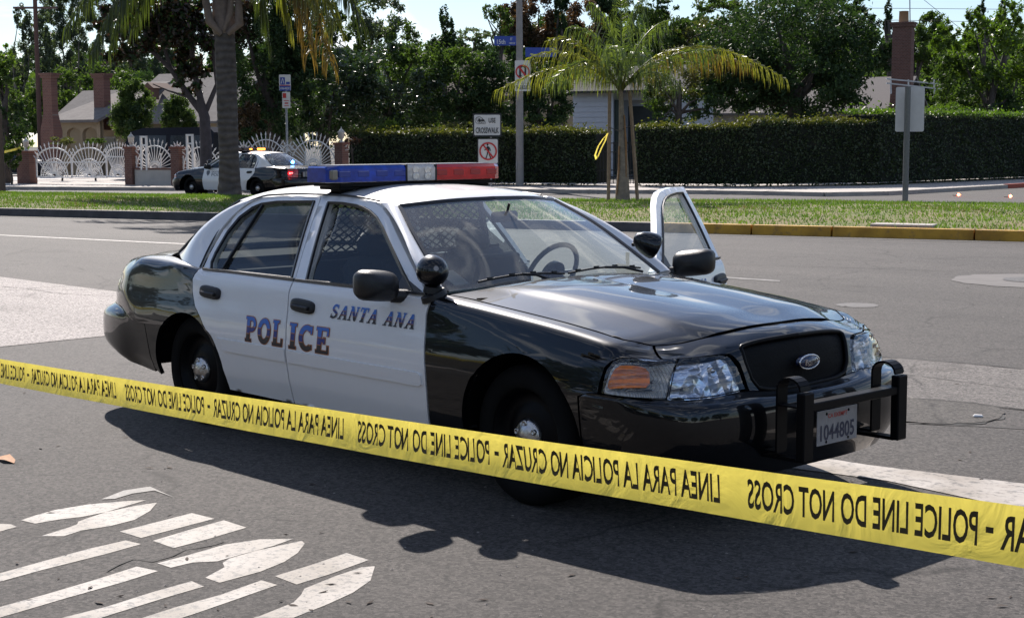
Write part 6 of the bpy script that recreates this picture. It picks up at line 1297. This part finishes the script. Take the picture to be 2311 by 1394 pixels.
b = MB(); b.box((g(1391), .25, 1.95), (.22, .3, 3.7)); b.build('downpipe_post', mat('dark_green_trim', (.02, .035, .03), .7), H2); b = MB(); b.box((g(1440), 1.15, 1.8), (1.9, .1, 3.4)); b.build('door', mat('dark_door', (.03, .04, .04), .7), H2)
b = MB(); b.lathe([(.001, -.12), (.14, -.08), (.16, 0), (.10, .1), (.001, .13)], (0, 0, 0), 'Z', 12); o = b.build('roof_vent', mat('pale_vent', (.6, .6, .6), .6), H2, loc=(g(1472), 1.5, 5.3))
H3 = empty('house', local(92, 1080), RZ, 'brown roofed house glimpsed between trees left of the lamp pole', 'house'); b = MB(); gable(b, -2.2, 4, 0, 7, 4.6, 7.2, .3); b.build('roof', mat('brown_shingles', (.13, .10, .085), .95, noise=.2, nscale=3), H3); b = MB(); b.box((.9, 3.5, 2.3), (6.2, 7, 4.6)); b.build('wall', M_STUC, H3)
H4 = empty('house', local(82, 1950), RZ, 'pale house wall with dark window behind the big dark tree', 'house'); s82 = 82/FPX*1.05; g = lambda px: (px-1950)*s82
b = MB(); b.box(((g(1560)+g(2010))/2, 4, 1.65), (g(2010)-g(1560), 7, 3.3)); b.build('wall', mat('cream_wall', (.40, .38, .34), .9, noise=.06), H4)
b = MB(); gable(b, g(1560), g(2005), .3, 7.5, 3.4, 5.3, .5); b.build('roof', mat('taupe_shingles', (.14, .125, .12), .95, noise=.15), H4)
f_ = MB(); f_.box((g(1975), .47, 1.75), (.85, .08, 1.6)); o = f_.build('window', mat('dark_window_frame', (.03, .05, .06), .6), H4); p_ = MB(); p_.box((g(1975), .41, 1.75), (.7, .03, 1.45)); p_.build('pane', mat('teal_pane', (.02, .04, .05), .08, coat=1), o)
f_ = MB()
for (a, c) in (((2000, 178), (2130, 191)), ((2000, 188), (2130, 202))): f_.bar(AT(*a, 78)-np.array(H4.location)*0, AT(*c, 78), .07, .07)
for px in (2010, 2050, 2108): f_.bar(AT(px, 180, 78), AT(px+1, 212, 78), .06)
tag(f_.build('patio_cover_frame', mat('white_beam', (.6, .6, .6), .7)), 'white open patio frame above the blank tall sign', 'patio frame')
chimney('tall red brick chimney with clay pot above the right hedge', 2033, 80, 1.12, 1.0, 7.9, pot=True)
# person standing behind the right hedge
D6 = 74; pp = AT(1946, 300, D6); per = empty('person', (pp[0], pp[1], 0), RZ+math.pi*.9, 'person in a pale blue top standing behind the right hedge by the dark window', 'person')
def skin_body(parent, z0=0.0):
    J = [((0, 0, .95), .15), ((0, 0, 1.15), .13), ((0, 0, 1.38), .15), ((0, 0, 1.48), .06), ((0, 0, 1.56), .055), ((0, .01, 1.64), .085), ((0, .01, 1.74), .075), ((.19, 0, 1.42), .055), ((.25, .02, 1.15), .042), ((.22, .12, .95), .034), ((-.19, 0, 1.42), .055), ((-.25, .02, 1.15), .042), ((-.22, .12, .95), .034), ((.10, 0, .88), .09), ((.11, .02, .48), .06), ((.11, 0, .08), .042), ((.11, .13, .03), .035), ((-.10, 0, .88), .09), ((-.11, .02, .48), .06), ((-.11, 0, .08), .042), ((-.11, .13, .03), .035)]
    E_ = [(0, 1), (1, 2), (2, 3), (3, 4), (4, 5), (5, 6), (2, 7), (7, 8), (8, 9), (2, 10), (10, 11), (11, 12), (0, 13), (13, 14), (14, 15), (15, 16), (0, 17), (17, 18), (18, 19), (19, 20)]
    me = bpy.data.meshes.new('b'); me.from_pydata([j[0] for j in J], E_, []); ob = bpy.data.objects.new('b', me); COL.objects.link(ob); md = ob.modifiers.new('s', 'SKIN')
    for i, v in enumerate(me.skin_vertices[0].data): v.radius = (J[i][1], J[i][1]*.85); v.use_root = i == 0
    sb_ = ob.modifiers.new('u', 'SUBSURF'); sb_.levels = 2; bpy.context.view_layer.update(); m2 = bpy.data.meshes.new_from_object(ob.evaluated_get(bpy.context.evaluated_depsgraph_get())); COL.objects.unlink(ob); bpy.data.objects.remove(ob)
    sk, sh_, pa = mat('skin', (.42, .24, .17), .6), mat('pale_blue_cloth', (.28, .34, .48), .9), mat('dark_trousers', (.03, .035, .05), .9); m2.materials.clear()
    for q_ in (sk, sh_, pa): m2.materials.append(q_)
    for p in m2.polygons: z = p.center.z; p.material_index = 0 if (z > 1.46 or (z < 1.02 and abs(p.center.x) > .185)) else (2 if z < .98 else 1); p.use_smooth = True
    o = bpy.data.objects.new('body', m2); COL.objects.link(o); o.parent = parent
    h = MB(); h.lathe([(.001, .115), (.06, .10), (.094, .05), (.098, -.01), (.09, -.05), (.07, -.06)], (0, -.012, 1.70), 'Z', 14); h.build('hair', mat('dark_hair', (.015, .012, .01), .6), parent)
    h = MB()
    for sx in (-1, 1): h.lathe([(.001, .012), (.010, .008), (.012, 0)], (sx*.03, .078, 1.665), 'Y', 8)
    h.box((0, .088, 1.64), (.02, .03, .035), .008); h.box((0, .078, 1.605), (.045, .012, .010), .003); h.build('face_features', mat('face_dark', (.12, .05, .04), .6), parent)
skin_body(per)
# ------------------------------------------------------------------ fence of fan arches, brick posts, stucco wall
DF = 61.0; FO = AT(60, 321, DF); FO[2] = 0; fx = lambda px: float((AT(px, 321, DF*(1))-FO) @ UD)
def plane_pt(px, z):      # where the sight line meets the fence plane
    d = ray(px, 321); t = ((FO-CAMP) @ VD)/(d @ VD); p = CAMP+d*t; return float((p-FO) @ UD)
M_IRON = mat('white_wrought_iron', (.74, .72, .70), .45)
fence_o = lambda name, label, px, cat, group=None: empty(name, tuple(FO+UD*plane_pt(px, 0)), RZ, label, cat, group)
def zpx(py, px=200): d = ray(px, py); t = ((FO-CAMP) @ VD)/(d @ VD); return float((CAMP+d*t)[2])
def post(px0, px1, ytop, label, lantern=False):
    x0, x1 = plane_pt(px0, 0), plane_pt(px1, 0); w_ = (x1-x0)*.92; e = fence_o('brick_post', label, (px0+px1)/2, 'post', 'brick posts of the white fence'); h = zpx(ytop, px0); b = MB(); b.box((0, 0, h/2), (w_, .42, h)); b.build('shaft', M_BRICK, e)
    b = MB(); b.box((0, 0, h+.04), (w_+.08, .5, .09)); b.build('cap', mat('brick_cap', (.17, .07, .05), .9), e)
    if lantern:
        e2 = fence_o('lantern', 'small pale lantern on top of the '+lantern, (px0+px1)/2, 'lantern', 'lanterns on the fence posts'); e2.location.z = h+.085; b = MB(); b.lathe([(.07, 0), (.05, .06), (.03, .12), (.10, .16), (.12, .34), (.14, .36), (.05, .46), (.015, .50), (.02, .54), (.001, .56)], (0, 0, 0), 'Z', 10); b.build('lamp_body', mat('pale_lantern', (.5, .48, .45), .5), e2)
post(43, 74, 345, 'leftmost brick post at the end of the white gate', 'leftmost brick post'); post(287, 305, 336, 'brick post where the white gate meets the low wall', 'brick post at the end of the gate'); post(391, 411, 336, 'brick post left of the parked police car, end of the low wall'); post(761, 780, 327, 'last brick post beside the hedge', 'last brick post by the hedge')
def fan(mb, xc, z0, r_, n=15, spears=True, a0=6, a1=174, rin=.0, th=.022):
    P = [(xc+r_*math.cos(R(a)), 0, z0+r_*math.sin(R(a))) for a in np.linspace(0, 180, 25)]; mb.tube(P, th*1.15, 6)
    for a in np.linspace(a0, a1, n):
        c_, s_ = math.cos(R(a)), math.sin(R(a)); e_ = r_*(1.17 if spears else 1.0); mb.bar((xc+rin*c_, 0, z0+rin*s_), (xc+e_*c_, 0, z0+e_*s_), th, th)
        if spears: mb.tube([(xc+e_*c_, 0, z0+e_*s_), (xc+(e_+.035)*c_, 0, z0+(e_+.035)*s_), (xc+(e_+.15)*c_, 0, z0+(e_+.15)*s_)], [.012, .032, .002], 6)
def gatepanel(px0, px1, ytop, ybot, label, dense=True):
    e = fence_o('fan_gate', label, (px0+px1)/2, 'gate panel', 'white fan arched gate panels'); x = (plane_pt(px1, 0)-plane_pt(px0, 0)); h = x/2; zt_ = zpx(ytop, px0); zb_ = zpx(ybot, px0)+.05
    f = MB(); th = .045
    for sx in (-1, 1): f.box((sx*h*.99, 0, (zb_+zt_-h*.45)/2), (th, .05, zt_-h*.45-zb_))
    f.box((0, 0, zb_+.03), (x, .05, .06)); f.box((0, 0, zt_-h*.62), (x*.98, .04, .045)); f.build('frame', M_IRON, e)
    f = MB(); ra = h*.98; z0 = zt_-ra*.62; P = [(ra*math.cos(R(a)), 0, z0+ra*.62*math.sin(R(a))) for a in np.linspace(0, 180, 21)]; f.tube(P, .03, 6)
    for a in np.linspace(10, 170, 13):
        c_, s_ = math.cos(R(a)), math.sin(R(a)); p0 = np.array([ra*.25*c_, 0, zb_+.25*s_]); p1 = np.array([ra*1.0*c_, 0, z0+ra*.62*s_]); d = (p1-p0)/np.linalg.norm(p1-p0); f.bar(p0, p1+d*.12, .022); f.tube([p1+d*.12, p1+d*.16, p1+d*.27], [.012, .032, .002], 6)
    f.build('arch_spears', M_IRON, e)
    f = MB(); rr_ = h*.62; fan(f, 0, zb_+.06, rr_, 21, False, rin=.1, th=.018); fan(f, 0, zb_+.06, rr_*1.22, 2, False, th=.022)
    for a in np.linspace(10, 170, 9): f.tube([(rr_*1.11*math.cos(R(a))+.05*math.cos(R(t_)), 0, zb_+.06+rr_*1.11*math.sin(R(a))+.05*math.sin(R(t_))) for t_ in range(0, 361, 45)], .010, 4)
    f.build('sunburst', M_IRON, e)
gatepanel(80, 160, 334, 404, 'leftmost white fan arched gate panel'); gatepanel(160, 239, 334, 404, 'middle white fan arched gate panel'); gatepanel(239, 289, 334, 404, 'third white fan arched gate panel against the brick post')
def halffence(pxc, r_px, z0y, label, px0=None, px1=None, n=17):
    e = fence_o('fan_fence_panel', label, pxc, 'fence panel', 'white fan fence panels'); z0 = zpx(z0y, pxc); r_ = (plane_pt(pxc+r_px, 0)-plane_pt(pxc-r_px, 0))/2; f = MB(); fan(f, 0, z0, r_, n, True, rin=r_*.22); f.build('fan', M_IRON, e)
    f = MB(); fan(f, 0, z0, r_*.34, 9, False, th=.016); f.box((0, 0, z0-.02), (2*r_, .04, .045))
    for sx in (-.99, -.33, .33, .99): f.box((sx*r_, 0, z0+.25), (.04, .04, .55 if abs(sx) > .5 else .75))
    f.build('rail', M_IRON, e)
halffence(348, 42, 383, 'white fan fence panel on the low stucco wall'); halffence(452, 40, 383, 'white fan fence panel beside the purple tree trunk'); halffence(600, 46, 372, 'white fan fence panel behind the parked police car roof'); halffence(706, 52, 380, 'large white fan fence panel left of the last brick post', n=21)
for pxc, lb in ((300, 'first'), (400, 'second'), (550, 'third'), (649, 'fourth'), (768, 'fifth')):
    e = fence_o('fan_finial', 'small spiked half fan, '+lb+' from the left along the white fence', pxc, 'fence finial', 'small spiked fans over the fence joints'); f = MB(); fan(f, 0, zpx(340, pxc), .20, 7, True, th=.018); f.build('spikes', M_IRON, e)
for px, y0, y1 in ((329, 309, 384), (433, 305, 384)):
    e = fence_o('gate_frame_post', 'white slotted steel post %s of the fence' % ('in the left panel' if px < 400 else 'by the purple tree'), px, 'post', 'slotted posts'); za, zb_ = zpx(y1, px), zpx(y0, px); f = MB()
    for sx in (-.13, .13): f.box((sx, -.12, (za+zb_)/2), (.07, .07, zb_-za))
    f.box((0, -.12, zb_), (.33, .07, .07)); f.box((0, -.12, zb_-.32), (.26, .06, .06)); f.build('uprights', M_IRON, e)
e = fence_o('low_wall', 'low pale stucco wall with brick coping below the fence', 348, 'wall'); w_ = plane_pt(391, 0)-plane_pt(305, 0); b = MB(); b.box((0, 0, .36), (w_-.02, .2, .72)); b.build('stucco', mat('pale_stucco', (.42, .40, .37), .9, noise=.1, nscale=3), e); b = MB(); b.box((0, 0, .755), (w_-.02, .26, .07)); b.build('coping', M_BRICK, e)
e = fence_o('low_wall', 'low stucco wall mostly hidden behind the parked police car', 585, 'wall'); w_ = plane_pt(760, 0)-plane_pt(412, 0); b = MB(); b.box((0, 0, .36), (w_-.02, .2, .72)); b.build('stucco', mat('pale_stucco_two', (.42, .40, .37), .9, noise=.1, nscale=3), e)
# iron gate between the hedges
e = empty('iron_gate', tuple(G(1388, 419, .15)), RZ, 'low black iron gate between the two hedges', 'gate'); f = MB(); W_ = 1.7
for i in range(14): f.box((-W_/2+W_*i/13, 0, .82), (.022, .022, 1.5))
f.build('bars', M_DARK, e); f = MB()
for z in (.12, .55, 1.2, 1.52): f.box((0, 0, z), (W_, .03, .035))
f.build('rails', M_DARK, e)
# ------------------------------------------------------------------ street furniture
M_GALV = mat('galvanised_steel', (.30, .30, .31), .45, metal=.5, noise=.1, nscale=8); M_SIGNW = mat('sign_white', (.62, .61, .58), .45); M_SIGNB = mat('sign_blue', (.015, .05, .32), .4); M_SIGNR = mat('sign_red', (.50, .02, .02), .4); M_SIGNK = mat('sign_black', (.015, .015, .015), .5); M_ALU = mat('aluminium_sheet', (.50, .50, .53), .5, noise=.06, nscale=6)
class Board:
    """a flat sign at a pixel box and depth, upright and square to the line of sight"""
    def __init__(s, px0, py0, px1, py1, D, yaw=0.0):
        s.c = AT((px0+px1)/2, (py0+py1)/2, D); d = s.c-CAMP; d[2] = 0; d /= np.linalg.norm(d); cy, sy = math.cos(yaw), math.sin(yaw); d = np.array([d[0]*cy-d[1]*sy, d[0]*sy+d[1]*cy, 0])
        s.n = -d; s.x = np.array([d[1], -d[0], 0]); s.z = np.array([0, 0, 1.]); s.w = (px1-px0)*D/FPX/math.cos(yaw); s.h = (py1-py0)*D/FPX
    def P(s, x, z, o=0.0): return s.c+s.x*x*s.w+s.z*z*s.h+s.n*o
    def plate(s, name, m, parent, sx=1.0, sz=1.0, o=0.0, th=.006, r=.12, cx=0, cz=0):
        w_, h_ = s.w*sx/2, s.h*sz/2; rr_ = min(w_, h_)*r; pts = []
        for qx, qz, a in ((1, 1, 0), (-1, 1, 90), (-1, -1, 180), (1, -1, 270)): pts += [(qx*(w_-rr_)+rr_*math.cos(R(a+k)), qz*(h_-rr_)+rr_*math.sin(R(a+k))) for k in (0, 30, 60, 90)]
        n = len(pts); F_ = [s.c+s.x*(p[0]+cx*s.w)+s.z*(p[1]+cz*s.h)+s.n*o for p in pts]; K = [f-s.n*th for f in F_]
        b = MB(); b.add(F_+K, [tuple(range(n)), tuple(range(n, 2*n))[::-1]]+[(i, n+i, n+(i+1) % n, (i+1) % n) for i in range(n)]); b.v = [tuple(np.array(v)-np.array(parent.location)) for v in b.v]; return b.build(name, m, parent)
def glyphs(board, parent, name, m, items, shapes=()):
    b = MB()
    for txt, x, z, h, w_ in items: sign_text(b, txt, board.P(x, z), board.x, board.z, h*board.h, w_*board.w if w_ else None, nrm=board.n, off=.012)
    for poly in shapes: vs = [board.P(p[0], p[1], .012) for p in poly]; V, F = union_mesh([[tuple(p) for p in poly]]); b.add([board.P(v[0], v[1], .0125) for v in V], F)
    b.v = [tuple(np.array(v)-np.array(parent.location)) for v in b.v]; return b.build(name, m, parent)
def ring(r0, r1, asp=1.0, n=30): return [[(r0*math.cos(a), r0*math.sin(a)*asp), (r1*math.cos(a), r1*math.sin(a)*asp), (r1*math.cos(c), r1*math.sin(c)*asp), (r0*math.cos(c), r0*math.sin(c)*asp)] for a, c in [(2*math.pi*i/n, 2*math.pi*(i+1)/n) for i in range(n)]]
def poles(name, label, px, ybase, ytop, D, r_, m, cat='pole', zb=None, taper=1.0):
    p = AT(px, 321, D); e = empty(name, (p[0], p[1], 0), 0, label, cat); t = AT(px, ytop, D)[2]; b = MB(); b.tube([(0, 0, zb if zb is not None else .1), (0, 0, t)], [r_, r_*taper], 14); b.build('shaft', m, e); return e
# concrete street-name pole with two blue blades and two turn signs
DP = 55.5; pl = poles('street_pole', 'tall grey concrete pole beside the crosswalk sign', 1173, 422, -60, DP, .150, mat('grey_concrete_pole', (.26, .245, .235), .8, noise=.12, nscale=6), zb=0, taper=.70)
b = MB(); b.box((0, -.16, .9), (.06, .02, .30)); b.build('hand_hole_cover', M_GALV, pl)
bd = Board(1115, 82, 1165, 103, DP); e = empty('street_name_sign', bd.c, 0, 'blue street name blade reading 15th on the left of the pole', 'street sign', 'blue street name blades'); bd.plate('blade', M_SIGNB, e, r=.2); glyphs(bd, e, 'lettering', mat('sign_lettering_pale', (.55, .57, .62), .5), [('15th', -.18, -.1, .46, .38), ('ST', .28, .18, .26, .1), ('1400 W', .32, -.26, .2, .26)])
bd = Board(1186, 108, 1257, 129, DP, .25); e = empty('street_name_sign', bd.c, 0, 'plain blue street name blade half hidden by palm fronds', 'street sign', 'blue street name blades'); bd.plate('blade', M_SIGNB, e, r=.2)
bd = Board(1162, 137, 1197, 188, DP-.62); e = empty('no_u_turn_sign', bd.c, 0, 'square no U turn sign with red circle on the tall pole', 'traffic sign'); bd.plate('plate', M_SIGNW, e); asp = bd.w/bd.h*.98
u = .055; arrow = [[(-.22, -.2), (-.22+2*u, -.2), (-.22+2*u, .12), (-.22, .12)], [(.12, -.26), (.12+2*u, -.26), (.12+2*u, .12), (.12, .12)]]+[[(.005+.115*math.cos(a), .12+.09*math.sin(a)), (.005+.225*math.cos(a), .12+.17*math.sin(a)), (.005+.225*math.cos(c), .12+.17*math.sin(c)), (.005+.115*math.cos(c), .12+.09*math.sin(c))] for a, c in [(math.pi*i/10, math.pi*(i+1)/10) for i in range(10)]]+[[(-.30, -.16), (-.03, -.16), (-.165, -.30)]]
glyphs(bd, e, 'arrow', M_SIGNK, [], arrow); sl_ = [[(-.30, .20), (-.22, .27), (.30, -.20), (.22, -.27)]]; o = glyphs(bd, e, 'prohibition_ring', M_SIGNR, [], ring(.37, .46, asp)+sl_); o.location = tuple(bd.n*.004)
bd = Board(1162, 189, 1197, 206, DP-.60); e = empty('small_plate_sign', bd.c, 0, 'small plate reading THIS BLOCK under the no U turn sign', 'traffic sign'); bd.plate('plate', M_SIGNW, e); glyphs(bd, e, 'lettering', M_SIGNK, [('THIS BLOCK', 0, 0, .5, .86)])
# crosswalk signs on their own post
DS = 54.0; poles('sign_post', 'thin steel post carrying the crosswalk signs behind the light bar', 1108, 440, 262, DS+.30, .035, M_GALV, 'post', zb=0)
bd = Board(1067, 256, 1132, 309, DS, .12); e = empty('crosswalk_sign', bd.c, 0, 'white sign reading USE CROSSWALK with a scribbled arrow', 'traffic sign'); bd.plate('plate', M_SIGNK, e, o=-.004, r=.1); bd.plate('face', M_SIGNW, e, .90, .86, r=.1)
scr_ = []
for k in range(3):
    for a in range(0, 360, 24): x0, z0 = -.24+.13*math.cos(R(a+k*40))+.05*k-.05, .2+.15*math.sin(R(a+k*15)); x1, z1 = -.24+.13*math.cos(R(a+24+k*40))+.05*k-.05, .2+.15*math.sin(R(a+24+k*15)); d = np.array([z1-z0, -(x1-x0)]); d = d/np.linalg.norm(d)*.006; scr_.append([(x0-d[0], z0-d[1]), (x0+d[0], z0+d[1]), (x1+d[0], z1+d[1]), (x1-d[0], z1-d[1])])
glyphs(bd, e, 'lettering', M_SIGNK, [('USE', .17, .2, .2, .24), ('CROSSWALK', 0, -.22, .23, .80)], [[(-.33, .2), (-.25, .3), (-.25, .23), (-.10, .23), (-.10, .16), (-.25, .16), (-.25, .1)]]+scr_)
bd = Board(1077, 312, 1126, 371, DS, .12); e = empty('no_pedestrian_sign', bd.c, 0, 'white no pedestrians sign with red circle below the crosswalk sign', 'traffic sign'); bd.plate('plate', M_SIGNK, e, o=-.004, r=.1); bd.plate('face', M_SIGNW, e, .89, .91, r=.1); asp = bd.w/bd.h
walk = [[(-.025+.045*math.cos(a), .25+.045*math.sin(a)) for a in np.linspace(0, 2*math.pi, 10)[:-1]], [(-.05, .19), (.045, .18), (.06, -.02), (-.03, -.02)], [(-.03, 0), (.02, -.02), (-.03, -.16), (-.09, -.30), (-.13, -.28), (-.07, -.14)], [(.0, 0), (.06, -.02), (.09, -.15), (.15, -.28), (.11, -.31), (.05, -.17)], [(-.05, .18), (-.02, .14), (-.10, .05), (-.17, .02), (-.18, .05), (-.12, .08)], [(.04, .18), (.09, .12), (.13, .02), (.10, .0), (.06, .08), (.02, .12)]]
glyphs(bd, e, 'figure', M_SIGNK, [], walk); o = glyphs(bd, e, 'prohibition_ring', M_SIGNR, [], ring(.34, .41, asp)+[[(-.27, .24), (-.23, .29), (.27, -.24), (.23, -.29)]]); o.location = tuple(bd.n*.004)
# parking sign by the parked car
DQ = 56; poles('sign_post', 'thin steel post with small signs above the parked police car', 648, 400, 172, DQ+.35, .045, M_GALV, 'post', zb=.13)
bd = Board(630, 169, 656, 205, DQ); e = empty('bus_sign', bd.c, 0, 'white and blue bus stop sign at the top of its post', 'bus stop sign'); bd.plate('plate', M_SIGNW, e); glyphs(bd, e, 'pictogram', M_SIGNB, [], [[(-.40, -.12), (-.40, .33), (0, .33), (0, -.12)], [(-.46, -.5), (.46, -.5), (.46, -.20), (-.46, -.20)], [(.1, -.1), (.42, -.1), (.42, .05), (.1, .05)]]); glyphs(bd, e, 'white_marks', M_SIGNW, [('636-RIDE', 0, -.35, .14, .8)], [[(-.34, -.06), (-.24, .26), (-.20, .26), (-.28, -.06)], [(-.06, -.06), (-.16, .26), (-.20, .26), (-.12, -.06)]]).location = tuple(bd.n*.004); glyphs(bd, e, 'red_stripe', M_SIGNR, [], [[(-.46, -.19), (.46, -.19), (.46, -.15), (-.46, -.15)]])
bd = Board(637, 208, 655, 244, DQ); e = empty('parking_sign', bd.c, 0, 'small white sign with red corner below the bus stop sign', 'parking sign'); bd.plate('plate', M_SIGNW, e); glyphs(bd, e, 'red_marks', M_SIGNR, [], [[(-.42, .12), (-.42, .42), (.0, .42), (.0, .12)], [(-.3, -.02), (.34, -.02), (.34, -.06), (-.3, -.06)], [(-.2, -.16), (.24, -.16), (.24, -.24), (-.2, -.24)], [(-.26, -.34), (.3, -.34), (.3, -.38), (-.26, -.38)]])
# blank back of a tall sign on the right
sb_ = G(2041, 452, .2); DB = float((sb_-CAMP) @ _f); e = poles('sign_post', 'steel post standing in the median grass at the right', 2046, 452, 196, DB, .075, mat('dull_steel_post', (.13, .135, .14), .55, metal=.3, noise=.15), 'post', zb=.15)
bd = Board(2022, 197, 2085, 297, DB+.10); e = empty('sign_board', bd.c, 0, 'blank aluminium back of a tall sign on the right post', 'traffic sign'); bd.plate('plate', M_ALU, e, r=.12)
# utility pole, wires, fence bits
ut = poles('utility_pole', 'dark wooden utility pole above the left brick chimney', 91, 320, -20, 90, .16, mat('creosote_wood', (.10, .055, .045), .9), 'utility pole', zb=0, taper=.75); b = MB(); z = AT(91, 21, 90)[2]; b.bar(np.array([0, 0, z])-_R*1.3, np.array([0, 0, z])+_R*1.3, .12, .12); b.build('crossarm', mat('crossarm_wood', (.12, .08, .07), .9), ut)
def wire(pts, D, lb): b = MB(); b.tube([AT(x, y, D) for x, y in pts], .014, 5); tag(b.build('overhead_wire', M_DARK), lb, 'wire', 'overhead wires at the top right')
wire([(1940, 19), (2100, 20), (2330, 22)], 88, 'upper horizontal overhead wire at the top right'); wire([(1930, 56), (2020, 46), (2330, 52)], 88, 'lower overhead wire passing behind the chimney pot'); wire([(2060, -20), (2120, 28), (2200, 90)], 86, 'slanting overhead wire right of the chimney')
b = MB(); b.tube([AT(2054, 60, 80), AT(2053, -20, 80)], .03, 6); tag(b.build('antenna_mast', M_GALV), 'thin mast rising from beside the brick chimney', 'mast')
b = MB(); p = G(6, 430, .13); b.tube([(p[0], p[1], 0), (p[0]-.05, p[1], 2.9)], [.11, .09], 10); tag(b.build('wooden_post', mat('brown_post', (.12, .085, .06), .9)), 'brown wooden post at the far left edge', 'post')
b = MB(); a, c = AT(10, 346, 57), AT(46, 337, 60.6); b.add([a, c, c+[0, 0, .09], a+[0, 0, .09]], [(0, 1, 2, 3)]); tag(b.build('barrier_tape', M_TAPE), 'short run of yellow tape from left post to brick gatepost', 'barrier tape')
# ------------------------------------------------------------------ dark van and dark car
def boxcar(name, label, cat, loc, rz, prof_b, prof_g, W_, m, wheels, wr=.34, glass_polys=(), ins=.12):
    e = empty(name, loc, rz, label, cat); b = MB()
    def ext(b, prof, w0, w1, zsplit=None):
        n = len(prof); zmin = min(p[1] for p in prof); zmax = max(p[1] for p in prof); vs = []
        for s in (-1, 1):
            for x, z in prof: k = (z-zmin)/(zmax-zmin); vs.append((x, s*(w0+(w1-w0)*k), z))
        V, F = union_mesh([[tuple(p) for p in prof]]); b.add(vs, [(i, (i+1) % n, n+(i+1) % n, n+i) for i in range(n)])
        for s in (-1, 1): b.add([(v[0], s*(w0+(w1-w0)*(v[1]-zmin)/(zmax-zmin)), v[1]) for v in V], F)
    ext(b, prof_b, W_/2, W_/2-.03); ext(b, prof_g, W_/2-.05, W_/2-ins-.05); b.build('body', m, e)
    for pl_ in glass_polys:
        for s in (-1, 1):
            g_ = MB(); z0 = prof_g[0][1]; zt_ = max(p[1] for p in prof_g); g_.add([(x, s*(W_/2-.05-ins*(z-z0)/(zt_-z0)+.012), z) for x, z in pl_], [tuple(range(len(pl_)))]); g_.build('window', mat('van_glass', (.01, .012, .016), .2, coat=.15), e)
    for x in wheels:
        for s in (-1, 1):
            w_ = empty('wheel', (x, s*(W_/2-.12), wr)); w_.parent = e; t_ = MB(); t_.lathe([(wr*.6, s*.1), (wr*.95, s*.1), (wr, s*.06), (wr, -s*.1)], (0, 0, 0), 'Y', 24); t_.build('tyre', MAT['rubber'], w_); t_ = MB(); t_.lathe([(wr*.62, s*.09), (wr*.5, s*.06), (0, s*.07)], (0, 0, 0), 'Y', 16); t_.build('rim', M_GALV, w_)
    return e
vp = AT(408, 321, 66); navy = mat('dark_navy_paint', (.006, .007, .014), .5, coat=.12, coat_rough=.2, spec=.1)
van = boxcar('van', 'dark navy van parked behind the white fence', 'van', (vp[0], vp[1], 0), RZ+math.pi, [(-2.2, .35), (2.55, .35), (2.6, .95), (2.35, 1.15), (-2.3, 1.15), (-2.35, .5)], [(-2.3, 1.15), (2.3, 1.15), (1.75, 1.95), (1.2, 2.08), (-2.0, 2.10), (-2.25, 1.9)], 1.95, navy, (-1.5, 1.6), .36, [[(-2.0, 1.3), (-.2, 1.3), (-.2, 1.8), (-1.95, 1.8)], [(.0, 1.3), (1.1, 1.3), (1.0, 1.8), (.0, 1.8)], [(1.2, 1.3), (2.0, 1.3), (1.6, 1.8), (1.15, 1.8)]])
van.scale = (1.13, 1.1, 1.15)
b = MB(); b.add([(2.27, -.72, 1.22), (2.27, .72, 1.22), (1.80, .66, 1.90), (1.80, -.66, 1.90)], [(0, 1, 2, 3)]); b.v = [(v[0]+.03, v[1], v[2]+.01) for v in b.v]; b.build('windscreen', mat('van_screen', (.10, .13, .17), .08, coat=1), van)
vp = G(6, 404, 0); boxcar('car', 'dark car cut off by the left edge of the photo', 'car', (vp[0]-1.2, vp[1]+1.0, 0), RZ+.5, [(-2.2, .3), (2.2, .3), (2.25, .62), (1.9, .85), (1.0, .95), (-1.4, .98), (-2.2, .92), (-2.3, .6)], [(-1.6, .95), (1.15, .95), (.45, 1.36), (-.2, 1.45), (-.9, 1.42)], 1.78, navy, (-1.35, 1.35), .32, [[(-1.2, 1.0), (-.1, 1.0), (-.15, 1.35), (-.8, 1.33)], [(0, 1.0), (.85, 1.0), (.35, 1.3), (-.05, 1.35)]])

# ------------------------------------------------------------------ trees and wall added behind the viewer to darken the paint reflections
def back_tree(x, y, r_, h, lb, i_):
    h *= (1.0 if i_ < 5 else .62); r_ *= .9; e = empty('reflection_tree', (x, y, 0), 0, lb, 'tree', 'trees added behind the viewer for reflections'); n = 3500; P = clumpy(n, (0, 0, h), (r_, r_, h*.62), 60, .35); A, B_ = leafaxes(n, .26, .6); quads('crown', P, A, B_, LM['dark'], e)
    t = MB(); t.tube([(0, 0, 0), (.1, 0, h*.5), (0, .1, h)], [.25, .2, .08], 8); t.build('trunk', M_BARK, e)
for i, (x, y, r_, h) in enumerate(((-34, -13, 4.5, 5.5), (-26, -19, 4.2, 4.6), (-17, -23, 4.5, 5.6), (-8, -25, 4.4, 5.0), (1, -27, 4.6, 5.4), (10, -27, 4.2, 4.8), (19, -24, 4.6, 5.6), (26, -17, 4.5, 5.0), (31, -8, 4.4, 5.6), (34, 2, 4.5, 5.0), (36, 12, 4.5, 5.6))):
    back_tree(x, y, r_, h, 'dark tree added behind the viewer for reflections, number %s along the row' % ('one two three four five six seven eight nine ten eleven'.split()[i]), i)
e = empty('wall', (-4, -31, 0), 0, 'long dark wall added behind the viewer for reflections', 'wall'); b = MB(); b.box((0, 0, 1.1), (80, .3, 2.2)); b.build('masonry', mat('dark_masonry', (.07, .06, .05), .9), e)
